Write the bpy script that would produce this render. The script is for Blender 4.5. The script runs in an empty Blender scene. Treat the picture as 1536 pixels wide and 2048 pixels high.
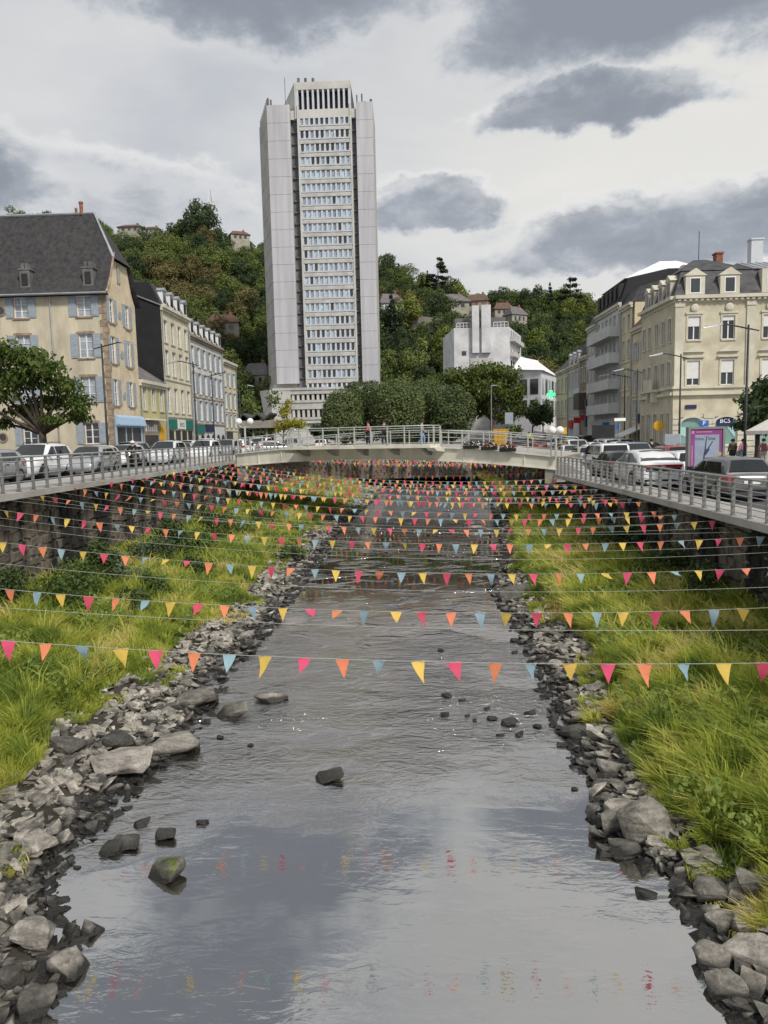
import bpy, bmesh, math, random
import numpy as np
from mathutils import Vector, Matrix, noise as mnoise
from math import sin, cos, pi, radians, sqrt, atan2

random.seed(7); rng = np.random.default_rng(7)
sc = bpy.context.scene
COL = sc.collection

# ---------------------------------------------------------------- camera
F = 1420.0
PSI, THE, RHO = radians(-1.9), radians(-6.1), radians(1.3)
FWD = Vector((sin(PSI)*cos(THE), cos(PSI)*cos(THE), sin(THE)))
_r0 = Vector((cos(PSI), -sin(PSI), 0)); _u0 = _r0.cross(FWD)
RGT = _r0*cos(RHO) - _u0*sin(RHO); UPV = _u0*cos(RHO) + _r0*sin(RHO)
def ray(x, y): return RGT*((x-768)/F) + UPV*((1024-y)/F) + FWD
def at(x, y, Y):
    d = ray(x, y); return d*(Y/d.y)
def atz(x, y, z):
    d = ray(x, y); return d*(z/d.z)
camd = bpy.data.cameras.new('camera'); cam = bpy.data.objects.new('camera', camd); COL.objects.link(cam)
cam.matrix_world = Matrix(((RGT.x, UPV.x, -FWD.x, 0), (RGT.y, UPV.y, -FWD.y, 0), (RGT.z, UPV.z, -FWD.z, 0), (0, 0, 0, 1)))
camd.sensor_fit = 'VERTICAL'; camd.sensor_height = 24.0; camd.lens = F/2048*24.0
camd.clip_start = 0.1; camd.clip_end = 5000
sc.camera = cam

# ---------------------------------------------------------------- sky, sun, exposure
SUN_DIR = Vector((0.54, -0.74, 0.92)).normalized()
w = bpy.data.worlds.new('World'); sc.world = w; w.use_nodes = True
nt = w.node_tree; N = nt.nodes; Lk = nt.links; N.clear()
def nd(t, **k):
    n = N.new(t)
    for a, b in k.items(): setattr(n, a, b)
    return n
def ma(op, a, b=None, c=None, clamp=False):
    n = nd('ShaderNodeMath', operation=op, use_clamp=clamp)
    for i, v in enumerate((a, b, c)):
        if v is None: continue
        if isinstance(v, (int, float)): n.inputs[i].default_value = v
        else: Lk.new(v, n.inputs[i])
    return n.outputs[0]
def mixc(f, a, b):
    n = nd('ShaderNodeMix', data_type='RGBA')
    for s, v in ((n.inputs[0], f), (n.inputs[6], a), (n.inputs[7], b)):
        if isinstance(v, (int, float)): s.default_value = v
        elif isinstance(v, tuple): s.default_value = (*v, 1)
        else: Lk.new(v, s)
    return n.outputs[2]
tc = nd('ShaderNodeTexCoord'); DIR = tc.outputs['Generated']
sky = nd('ShaderNodeTexSky', sky_type='NISHITA', sun_disc=False)
sky.sun_elevation = math.asin(SUN_DIR.z); sky.sun_rotation = atan2(SUN_DIR.x, SUN_DIR.y)
sky.air_density = 1.0; sky.dust_density = 1.5
skys = nd('ShaderNodeVectorMath', operation='SCALE'); Lk.new(sky.outputs[0], skys.inputs[0]); skys.inputs['Scale'].default_value = 0.10
def dot(v):
    n = nd('ShaderNodeVectorMath', operation='DOT_PRODUCT'); Lk.new(DIR, n.inputs[0]); n.inputs[1].default_value = tuple(v); return n.outputs['Value']
def noise(scale, detail, rough, stretch=(1, 1, 1), off=(0, 0, 0), dist=0.0):
    m = nd('ShaderNodeMapping'); m.inputs['Scale'].default_value = stretch; m.inputs['Location'].default_value = off
    Lk.new(DIR, m.inputs['Vector'])
    n = nd('ShaderNodeTexNoise'); n.inputs['Scale'].default_value = scale; n.inputs['Detail'].default_value = detail
    n.inputs['Roughness'].default_value = rough; n.inputs['Distortion'].default_value = dist
    Lk.new(m.outputs[0], n.inputs['Vector']); return n.outputs['Fac']
fb = noise(11, 9, 0.62, (1, 1, 1.8), dist=0.25)
lowf = noise(2.3, 4, 0.55, (1, 1, 2.6), (3.1, 1.7, 0.4))
# high thin overcast veil, broken cumulus under it (the clouds the photograph shows, and more of the same all round)
CLOUDS = [  # px centre, half-width px, half-height above / below, how thick it gets
    (1195, 214, 225, 54, 40, .42), (1290, -20, 340, 140, 110, .75), (500, -90, 330, 130, 130, .75), (868, 425, 125, 62, 46, .24),
    (1370, 468, 410, 84, 58, .30), (110, 385, 350, 85, 66, .06), (-420, 300, 420, 120, 70, .6), (180, -430, 380, 120, 90, .7), (2000, -480, 330, 120, 90, .7),
    (2150, 250, 300, 110, 80, .6)]
def vnoise(scale, detail, amp, stretch=(1, 1, 1.5)):
    m = nd('ShaderNodeMapping'); m.inputs['Scale'].default_value = stretch; Lk.new(DIR, m.inputs['Vector'])
    n = nd('ShaderNodeTexNoise'); n.inputs['Scale'].default_value = scale; n.inputs['Detail'].default_value = detail; n.inputs['Roughness'].default_value = 0.6; Lk.new(m.outputs[0], n.inputs['Vector'])
    q = nd('ShaderNodeVectorMath', operation='SUBTRACT'); Lk.new(n.outputs['Color'], q.inputs[0]); q.inputs[1].default_value = (.5, .5, .5)
    k = nd('ShaderNodeVectorMath', operation='MULTIPLY'); Lk.new(q.outputs[0], k.inputs[0]); k.inputs[1].default_value = (amp, amp, amp*0.5); return k.outputs[0]
def vadd(a, b):
    n = nd('ShaderNodeVectorMath', operation='ADD')
    for i, v in enumerate((a, b)):
        if isinstance(v, tuple): n.inputs[i].default_value = v
        else: Lk.new(v, n.inputs[i])
    return n.outputs[0]
WARP = vadd(vadd(DIR, vnoise(7, 3, 0.10)), vnoise(30, 5, 0.06))
def dotv(src, v):
    n = nd('ShaderNodeVectorMath', operation='DOT_PRODUCT'); Lk.new(src, n.inputs[0]); n.inputs[1].default_value = tuple(v); return n.outputs['Value']
def cloud_field(src):
    out = None
    for (cx, cy, rx, ru, rd, cap) in CLOUDS:
        c = ray(cx, cy).normalized(); e = Vector((c.y, -c.x, 0)).normalized(); u = e.cross(c)
        if u.z < 0: u = -u
        du = dotv(src, u); a = ma('MULTIPLY', dotv(src, e), F/rx)
        b_ = ma('MAXIMUM', ma('MULTIPLY', du, F/ru), ma('MULTIPLY', du, -F/rd))
        r = ma('SQRT', ma('ADD', ma('MULTIPLY', a, a), ma('MULTIPLY', b_, b_)))
        f = ma('MINIMUM', ma('MULTIPLY', ma('SUBTRACT', 1.0, r), 1.25), cap)
        f = ma('MULTIPLY_ADD', ma('LESS_THAN', dotv(DIR, c), 0.2), -50.0, f)
        out = f if out is None else ma('MAXIMUM', out, f)
    return out
gen = ma('MULTIPLY_ADD', lowf, 5.0, -3.75)
fieldv = ma('MAXIMUM', ma('MAXIMUM', cloud_field(WARP), gen), -1.0)
above = ma('MAXIMUM', cloud_field(vadd(WARP, (0, 0, 0.020))), -1.0)
F2 = ma('MULTIPLY_ADD', ma('SUBTRACT', fb, 0.5), 0.9, fieldv)
D = nd('ShaderNodeMapRange', interpolation_type='SMOOTHSTEP'); Lk.new(F2, D.inputs[0])
D.inputs[1].default_value = -0.10; D.inputs[2].default_value = 0.60
dens = D.outputs[0]
ramp = nd('ShaderNodeValToRGB'); Lk.new(dens, ramp.inputs[0])
cr = ramp.color_ramp
cr.elements[0].position = 0.0; cr.elements[0].color = (0.80, 0.81, 0.83, 1)
cr.elements[1].position = 1.0; cr.elements[1].color = (0.325, 0.36, 0.42, 1)
for p, c in ((0.30, (0.62, 0.65, 0.695)), (0.62, (0.42, 0.46, 0.525))):
    e = cr.elements.new(p); e.color = (*c, 1)
# cloud heads catch the light, bases stay grey
lit = ma('MULTIPLY', ma('MULTIPLY', ma('SUBTRACT', fieldv, above), 3.2, None, True), ma('SUBTRACT', 1.0, ma('MULTIPLY', dens, 1.05), None, True), None, True)
cloudc = mixc(ma('MULTIPLY', lit, 0.9), ramp.outputs[0], (0.98, 0.975, 0.965))
veiln = noise(3.2, 6, 0.5, (1, 1, 3.0), (9, 2, 5), 0.4)
veil = mixc(ma('MULTIPLY_ADD', veiln, 2.4, -0.75, True), (0.645, 0.675, 0.725), (0.92, 0.912, 0.90))
glow = ma('POWER', ma('MAXIMUM', dot(ray(1420, 380).normalized()), 0.0), 14.0)
veil = mixc(ma('MULTIPLY', glow, 0.75), veil, (1.08, 1.05, 0.97))
veil = mixc(0.10, veil, skys.outputs[0])
cov = nd('ShaderNodeMapRange', interpolation_type='SMOOTHSTEP'); Lk.new(F2, cov.inputs[0]); cov.inputs[1].default_value = -0.16; cov.inputs[2].default_value = 0.18
col = mixc(cov.outputs[0], veil, cloudc)
bg = nd('ShaderNodeBackground'); Lk.new(col, bg.inputs[0]); bg.inputs[1].default_value = 0.62
wo = nd('ShaderNodeOutputWorld'); Lk.new(bg.outputs[0], wo.inputs[0])

sund = bpy.data.lights.new('sun', 'SUN'); sund.energy = 2.4; sund.angle = radians(9); sund.color = (1.0, 0.95, 0.87)
sun = bpy.data.objects.new('sun', sund); COL.objects.link(sun); sun.rotation_euler = SUN_DIR.to_track_quat('Z', 'Y').to_euler()
vs = sc.view_settings; vs.view_transform = 'Standard'; vs.look = 'None'; vs.gamma = 1.0; vs.use_curve_mapping = False
vs.exposure = 0.47
sc.cycles.use_denoising = True
sc.cycles.max_bounces = 6; sc.cycles.diffuse_bounces = 3; sc.cycles.glossy_bounces = 3; sc.cycles.transparent_max_bounces = 6

# ---------------------------------------------------------------- material helper
MATS = {}
def mat(name, col, rough=0.8, var=0.12, scale=2.0, bump=0.0, bscale=25.0, col2=None, metal=0.0, spec=0.4, rnd=0.0, transl=0.0, coat=0.0, world=False, stretch=None, detail=5.0, fac=None):
    m = bpy.data.materials.new(name); m.use_nodes = True; t = m.node_tree; n = t.nodes; l = t.links
    b = n['Principled BSDF']; b.inputs['Roughness'].default_value = rough; b.inputs['Metallic'].default_value = metal
    b.inputs['Specular IOR Level'].default_value = spec; b.inputs['Coat Weight'].default_value = coat; b.inputs['Coat Roughness'].default_value = 0.06
    def new(ty): return n.new(ty)
    if world: src = new('ShaderNodeNewGeometry').outputs['Position']
    else: src = new('ShaderNodeTexCoord').outputs['Object']
    oi = new('ShaderNodeObjectInfo')
    if not world:
        ad = new('ShaderNodeVectorMath'); ad.operation = 'ADD'; sc_ = new('ShaderNodeVectorMath'); sc_.operation = 'SCALE'
        cb = new('ShaderNodeCombineXYZ')
        for i in range(3): l.new(oi.outputs['Random'], cb.inputs[i])
        l.new(cb.outputs[0], sc_.inputs[0]); sc_.inputs['Scale'].default_value = 37.0
        l.new(src, ad.inputs[0]); l.new(sc_.outputs[0], ad.inputs[1]); src = ad.outputs[0]
    if stretch:
        mp = new('ShaderNodeMapping'); mp.inputs['Scale'].default_value = stretch; l.new(src, mp.inputs['Vector']); src2 = mp.outputs[0]
    else: src2 = src
    nz = new('ShaderNodeTexNoise'); nz.inputs['Scale'].default_value = scale; nz.inputs['Detail'].default_value = detail; nz.inputs['Roughness'].default_value = 0.6
    l.new(src2, nz.inputs['Vector'])
    c2 = col2 if col2 else tuple(min(1, c*(1-var*1.6)) for c in col)
    c1 = col if col2 else tuple(min(1, c*(1+var*0.6)) for c in col)
    mr = new('ShaderNodeMapRange'); mr.inputs[1].default_value = 0.32; mr.inputs[2].default_value = 0.68; l.new(nz.outputs['Fac'], mr.inputs[0])
    mx = new('ShaderNodeMix'); mx.data_type = 'RGBA'; l.new(mr.outputs[0], mx.inputs[0]); mx.inputs[6].default_value = (*c1, 1); mx.inputs[7].default_value = (*c2, 1)
    out = mx.outputs[2]
    if rnd:
        hs = new('ShaderNodeHueSaturation'); l.new(out, hs.inputs['Color'])
        m2 = new('ShaderNodeMath'); m2.operation = 'MULTIPLY_ADD'; m2.inputs[1].default_value = rnd*2; m2.inputs[2].default_value = 1-rnd; l.new(oi.outputs['Random'], m2.inputs[0]); l.new(m2.outputs[0], hs.inputs['Value'])
        m3 = new('ShaderNodeMath'); m3.operation = 'MULTIPLY_ADD'; m3.inputs[1].default_value = -rnd*0.09; m3.inputs[2].default_value = 0.5+rnd*0.045; l.new(oi.outputs['Random'], m3.inputs[0]); l.new(m3.outputs[0], hs.inputs['Hue'])
        out = hs.outputs[0]
    l.new(out, b.inputs['Base Color'])
    if bump:
        nb = new('ShaderNodeTexNoise'); nb.inputs['Scale'].default_value = bscale; nb.inputs['Detail'].default_value = 4; l.new(src2, nb.inputs['Vector'])
        bp = new('ShaderNodeBump'); bp.inputs['Strength'].default_value = bump; bp.inputs['Distance'].default_value = 0.02; l.new(nb.outputs['Fac'], bp.inputs['Height']); l.new(bp.outputs[0], b.inputs['Normal'])
    if transl:
        tr = new('ShaderNodeBsdfTranslucent'); l.new(out, tr.inputs['Color']); ms = new('ShaderNodeMixShader'); ms.inputs[0].default_value = transl
        l.new(b.outputs[0], ms.inputs[1]); l.new(tr.outputs[0], ms.inputs[2]); l.new(ms.outputs[0], n['Material Output'].inputs['Surface'])
    MATS[name] = m; return m
def emis(name, col, s):
    m = bpy.data.materials.new(name); m.use_nodes = True; b = m.node_tree.nodes['Principled BSDF']
    b.inputs['Base Color'].default_value = (*col, 1); b.inputs['Emission Color'].default_value = (*col, 1); b.inputs['Emission Strength'].default_value = s; MATS[name] = m; return m

# ---------------------------------------------------------------- mesh and object helpers
ROOT = {}   # object -> world base of its thing (translation only)
class MB:
    def __init__(s): s.v = []; s.f = []; s.mi = []; s.cur = 0
    def quad(s, *p):
        k = len(s.v); s.v += [tuple(q) for q in p]; s.f.append(tuple(range(k, k+len(p)))); s.mi.append(s.cur); return s
    def add(s, vs, fs):
        k = len(s.v); s.v += [tuple(q) for q in vs]
        for f in fs: s.f.append(tuple(i+k for i in f)); s.mi.append(s.cur)
        return s
    def box(s, x0, x1, y0, y1, z0, z1):
        return s.add([(x0,y0,z0),(x1,y0,z0),(x1,y1,z0),(x0,y1,z0),(x0,y0,z1),(x1,y0,z1),(x1,y1,z1),(x0,y1,z1)],
                     [(0,3,2,1),(4,5,6,7),(0,1,5,4),(1,2,6,5),(2,3,7,6),(3,0,4,7)])
    def hexa(s, a, b, c, d, e, f, g, h):   # bottom abcd, top efgh
        return s.add([a,b,c,d,e,f,g,h], [(0,3,2,1),(4,5,6,7),(0,1,5,4),(1,2,6,5),(2,3,7,6),(3,0,4,7)])
    def bar(s, p, q, w, h=None, up=(0,0,1)):
        p = Vector(p); q = Vector(q); h = h or w; d = (q-p).normalized(); up = Vector(up)
        if abs(d.dot(up)) > 0.95: up = Vector((0,1,0))
        r = d.cross(up).normalized()*(w/2); u = r.cross(d).normalized()*(h/2)
        return s.hexa(p-r-u, p+r-u, p+r+u, p-r+u, q-r-u, q+r-u, q+r+u, q-r+u)
    def tube(s, pts, rad, seg=6, cap=True):
        pts = [Vector(p) for p in pts]; n = len(pts); rr = rad if hasattr(rad, '__len__') else [rad]*n
        k = len(s.v); prev = None
        for i, p in enumerate(pts):
            d = (pts[min(i+1, n-1)]-pts[max(i-1, 0)]).normalized()
            if prev is None:
                a = Vector((0,0,1)) if abs(d.z) < 0.9 else Vector((1,0,0)); prev = d.cross(a).normalized()
            prev = (prev - d*prev.dot(d)).normalized(); b = d.cross(prev)
            for j in range(seg):
                t = 2*pi*j/seg; s.v.append(tuple(p + (prev*cos(t)+b*sin(t))*rr[i]))
        for i in range(n-1):
            for j in range(seg):
                s.f.append((k+i*seg+j, k+i*seg+(j+1)%seg, k+(i+1)*seg+(j+1)%seg, k+(i+1)*seg+j)); s.mi.append(s.cur)
        if cap:
            s.f.append(tuple(k+j for j in range(seg))[::-1]); s.mi.append(s.cur)
            s.f.append(tuple(k+(n-1)*seg+j for j in range(seg))); s.mi.append(s.cur)
        return s
    def lathe(s, c, prof, seg=12, axis='z'):
        k = len(s.v); n = len(prof)
        for r, h in prof:
            for j in range(seg):
                t = 2*pi*j/seg; a, b = r*cos(t), r*sin(t)
                p = (a, b, h) if axis == 'z' else ((h, a, b) if axis == 'x' else (a, h, b))
                s.v.append((c[0]+p[0], c[1]+p[1], c[2]+p[2]))
        for i in range(n-1):
            for j in range(seg):
                s.f.append((k+i*seg+j, k+i*seg+(j+1)%seg, k+(i+1)*seg+(j+1)%seg, k+(i+1)*seg+j)); s.mi.append(s.cur)
        s.f.append(tuple(k+j for j in range(seg))[::-1]); s.mi.append(s.cur)
        s.f.append(tuple(k+(n-1)*seg+j for j in range(seg))); s.mi.append(s.cur)
        return s
    def prism(s, poly, d):   # planar polygon extruded by vector d
        n = len(poly); d = Vector(d); a = [Vector(p) for p in poly]
        return s.add([*a, *[p+d for p in a]], [tuple(range(n))[::-1], tuple(range(n, 2*n))] + [(i, (i+1)%n, n+(i+1)%n, n+i) for i in range(n)])
    def mesh(s, name, mats, off=(0,0,0), smooth=False):
        me = bpy.data.meshes.new(name)
        me.from_pydata([(a-off[0], b-off[1], c-off[2]) for a, b, c in s.v], [], s.f)
        for m in (mats if isinstance(mats, (list, tuple)) else [mats]): me.materials.append(m)
        if any(s.mi): me.polygons.foreach_set('material_index', s.mi)
        if smooth: me.polygons.foreach_set('use_smooth', [True]*len(me.polygons))
        me.validate(); me.update(); return me
    def build(s, name, mats, parent=None, smooth=False, fix=True):
        off = ROOT.get(parent, (0,0,0)) if parent else (0,0,0)
        me = s.mesh(name, mats, off, smooth)
        if fix:
            bm = bmesh.new(); bm.from_mesh(me); bmesh.ops.recalc_face_normals(bm, faces=bm.faces); bm.to_mesh(me); bm.free()
        return put(name, me, parent)
def put(name, data, parent=None):
    o = bpy.data.objects.new(name, data); COL.objects.link(o)
    if parent: o.parent = parent; ROOT[o] = ROOT.get(parent, (0,0,0))
    return o
def tag(o, label=None, cat=None, group=None, kind=None):
    if label: o['label'] = label
    if cat: o['category'] = cat
    if group: o['group'] = group
    if kind: o['kind'] = kind
    return o
def thing(name, base, label, cat, group=None):
    o = bpy.data.objects.new(name, None); COL.objects.link(o); o.location = base; o.empty_display_size = 0.3
    ROOT[o] = tuple(base); return tag(o, label, cat, group)
def copytree(o, parent=None):
    c = o.copy(); COL.objects.link(c); c.parent = parent
    for ch in KIDS.get(o, None) or [x for x in o.children]: copytree(ch, c)
    return c
KIDS = {}
def npmesh(name, V, Fq, mats, smooth=False):   # numpy verts (n,3), faces (m,k)
    me = bpy.data.meshes.new(name); n, k = Fq.shape
    me.vertices.add(len(V)); me.vertices.foreach_set('co', np.ascontiguousarray(V, dtype=np.float32).ravel())
    me.loops.add(n*k); me.loops.foreach_set('vertex_index', np.ascontiguousarray(Fq, dtype=np.int32).ravel())
    me.polygons.add(n); me.polygons.foreach_set('loop_start', np.arange(0, n*k, k, dtype=np.int32)); me.polygons.foreach_set('loop_total', np.full(n, k, dtype=np.int32))
    for m in (mats if isinstance(mats, (list, tuple)) else [mats]): me.materials.append(m)
    me.polygons.foreach_set('use_smooth', [bool(smooth)]*n)
    me.update(calc_edges=True); return me
# ================================================================ SETTING
ZW, ZL, ZR = -6.0, -1.5, -2.3
YEND = 84.0
def M(n): return MATS[n]
mat('asphalt', (0.085, 0.085, 0.088), 0.85, 0.25, 0.6, 0.25, 60, world=True)
mat('pavement', (0.36, 0.345, 0.32), 0.85, 0.18, 0.8, 0.2, 40, world=True)
mat('concrete', (0.30, 0.285, 0.25), 0.85, 0.22, 1.2, 0.25, 18, world=True)
mat('bridge_paint', (0.64, 0.62, 0.53), 0.7, 0.14, 1.0, 0.1, 12, world=True, stretch=(1, 1, 0.4))
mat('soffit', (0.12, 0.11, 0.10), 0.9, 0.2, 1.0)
mat('rail_steel', (0.42, 0.43, 0.43), 0.42, 0.12, 3.0, metal=0.55)
mat('post_steel', (0.22, 0.225, 0.225), 0.5, 0.15, 3.0, metal=0.4)
mat('white_line', (0.75, 0.75, 0.73), 0.7, 0.15, 4.0)
mat('soil', (0.05, 0.044, 0.034), 0.95, 0.4, 1.5, 0.6, 14, world=True)
mat('cord', (0.34, 0.36, 0.33), 0.7, 0.1)
def streak_mat(name, c1, c2, dark):
    m = mat(name, c1, 0.92, 0.2, 2.2, 0.5, 16, col2=c2, rnd=0.22, world=True)
    t = m.node_tree; n = t.nodes; l = t.links; b = n['Principled BSDF']
    base = b.inputs['Base Color'].links[0].from_socket
    g = n.new('ShaderNodeNewGeometry'); mp = n.new('ShaderNodeMapping'); mp.inputs['Scale'].default_value = (1, 1.0, 0.10)
    l.new(g.outputs['Position'], mp.inputs['Vector'])
    nz = n.new('ShaderNodeTexNoise'); nz.inputs['Scale'].default_value = 0.62; nz.inputs['Detail'].default_value = 5; nz.inputs['Roughness'].default_value = 0.62; l.new(mp.outputs[0], nz.inputs['Vector'])
    mr = n.new('ShaderNodeMapRange'); mr.inputs[1].default_value = 0.46; mr.inputs[2].default_value = 0.53; l.new(nz.outputs['Fac'], mr.inputs[0])
    mx = n.new('ShaderNodeMix'); mx.data_type = 'RGBA'; l.new(mr.outputs[0], mx.inputs[0]); l.new(base, mx.inputs[6]); mx.inputs[7].default_value = (*dark, 1)
    l.new(mx.outputs[2], b.inputs['Base Color']); return m
streak_mat('wall_stone', (0.175, 0.15, 0.12), (0.105, 0.09, 0.075), (0.018, 0.017, 0.016))
streak_mat('wall_mortar', (0.27, 0.245, 0.20), (0.18, 0.16, 0.13), (0.02, 0.019, 0.018))

def struct(name, mb, m, parent=None, **k):
    o = mb.build(name, m, parent, **k)
    if not parent: o['kind'] = 'structure'
    return o
def roadz(Y):   # right quay road level
    return np.interp(Y, [-50, 30, 55, 90, 400], [-2.3, -2.3, -2.55, -2.1, -1.6])
# ---- ground sheets either side of the channel and beyond its end
def strip(mb, x0, x1, y0, y1, zf, n=24):
    ys = np.linspace(y0, y1, n+1)
    for a, b in zip(ys[:-1], ys[1:]):
        mb.quad((x0, a, zf(a)), (x1, a, zf(a)), (x1, b, zf(b)), (x0, b, zf(b)))
mb = MB(); mb.quad((-900, -40, ZL-0.13), (-14.0, -40, ZL-0.13), (-14.0, YEND+1, ZL-0.13), (-900, YEND+1, ZL-0.13))
mb.quad((-900, YEND+1, ZL-0.13), (9.6, YEND+1, ZL-0.13), (9.6, 1800, ZL-0.13), (-900, 1800, ZL-0.13))
struct('ground_left', mb, M('asphalt'))
mb = MB(); strip(mb, 9.6, 900, -40, 400, lambda y: roadz(y)-0.13, 60); strip(mb, 9.6, 900, 400, 1800, lambda y: -1.73, 2)
struct('ground_right', mb, M('asphalt'))
# raised quay pavements, cantilevered over the walls, and the pavement before the left houses
mb = MB(); mb.box(-15.0, -12.15, -5, 50.2, ZL-0.2, ZL); struct('quay_pavement_left', mb, M('pavement'))
mb = MB(); mb.box(-15.0, -12.15, 58.5, YEND, ZL-0.2, ZL); struct('quay_pavement_left_far', mb, M('pavement'))
mb = MB()
ys = np.linspace(-5, 41.2, 20)
for a, b in zip(ys[:-1], ys[1:]):
    za, zb = roadz(a), roadz(b)
    mb.hexa((8.5, a, za-0.2), (10.0, a, za-0.2), (10.0, b, zb-0.2), (8.5, b, zb-0.2), (8.5, a, za), (10.0, a, za), (10.0, b, zb), (8.5, b, zb))
struct('quay_pavement_right', mb, M('pavement'))
mb = MB(); mb.box(-24.4, -21.6, 50, 110, ZL-0.2, ZL); struct('shop_pavement_left', mb, M('pavement'))
mb = MB(); ys = np.linspace(44, 120, 20)
for a, b in zip(ys[:-1], ys[1:]):
    za, zb = roadz(a), roadz(b)
    mb.hexa((20.2, a, za-0.3), (24.2, a, za-0.3), (24.2, b, zb-0.3), (20.2, b, zb-0.3), (20.2, a, za), (24.2, a, za), (24.2, b, zb), (20.2, b, zb))
mb.box(17.0, 60, 20, 65.6, roadz(45)-0.3, roadz(45)+0.02)
struct('shop_pavement_right', mb, M('pavement'))
# lane markings
mb = MB()
for y in range(16, 100, 6):
    mb.box(-19.05, -18.92, y, y+3, ZL-0.128, ZL-0.122)
struct('lane_marking_left', mb, M('white_line'))
mb = MB()
for y in range(12, 60, 6):
    z = roadz(y+1.5)-0.122; mb.box(13.9, 14.03, y, y+3, z, z+0.006)
struct('lane_marking_right', mb, M('white_line'))

# ---- bank edges, traced on the water plane
def edge(px, z): return sorted([(p.y, p.x) for p in (atz(x, y, z) for x, y in px)])
LW = edge([(20,2100),(50,2048),(110,1960),(140,1900),(120,1840),(95,1780),(125,1700),(225,1640),(270,1580),(370,1500),(420,1400),(450,1350),(500,1300),(540,1250),(580,1200),(620,1150),(650,1100),(690,1050),(745,1000),(775,970)], ZW)
RW = edge([(1530,2100),(1500,2048),(1465,2000),(1435,1930),(1430,1880),(1365,1760),(1220,1700),(1200,1650),(1205,1590),(1150,1500),(1110,1450),(1100,1390),(1070,1330),(1050,1290),(1010,1220),(985,1180),(1015,1120),(1000,1060),(985,1010),(950,965)], ZW)
LG = edge([(-60,1700),(0,1600),(90,1530),(110,1440),(300,1345),(350,1290),(480,1200),(560,1100),(640,1045),(710,990)], -5.75)
RG = edge([(1600,1850),(1530,1790),(1470,1700),(1340,1640),(1290,1560),(1240,1480),(1225,1400),(1190,1300),(1080,1200),(1040,1130),(1030,1050),(1000,990)], -5.75)
def ev(E, y): return np.interp(y, [e[0] for e in E], [e[1] for e in E])
XLW, XRW = -13.0, 9.45     # quay wall faces
def bank_z(X, Y):
    X = np.asarray(X, float); Y = np.asarray(Y, float)
    l, r = ev(LW, Y), ev(RW, Y)
    tl = np.clip((l-X)/(l-XLW), -1, 1); tr = np.clip((X-r)/(XRW-r), -1, 1)
    t = np.where(X < 0, tl, tr)
    z = np.where(t > 0, ZW - 0.07 + 0.94*np.power(np.clip(t, 0, 1), 0.75), ZW - 0.07 + 0.8*t)
    z = z + (0.05*np.sin(X*2.1+Y*1.3) + 0.04*np.sin(X*4.7-Y*3.1+1) + 0.05*np.sin(Y*0.9+X))*np.clip(t*4+0.3, 0, 1)
    return z
def bank(name, xa, xb, nx, ny):
    ys = 3 + (YEND+0.5-3)*np.linspace(0, 1, ny)**1.6; us = np.linspace(0, 1, nx)
    X = xa(ys)[:, None]*(1-us) + xb(ys)[:, None]*us; Y = np.repeat(ys[:, None], nx, 1); Z = bank_z(X, Y)
    V = np.stack([X, Y, Z], -1).reshape(-1, 3); i = np.arange(ny*nx).reshape(ny, nx)
    Fq = np.stack([i[:-1, :-1], i[:-1, 1:], i[1:, 1:], i[1:, :-1]], -1).reshape(-1, 4)
    return tag(put(name, npmesh(name, V, Fq, M('soil'), True)), kind='structure')
bank('left_bank', lambda y: np.full_like(y, XLW-0.3), lambda y: ev(LW, y)+1.2, 40, 160)
bank('right_bank', lambda y: ev(RW, y)-1.2, lambda y: np.full_like(y, XRW+0.3), 34, 160)

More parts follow.
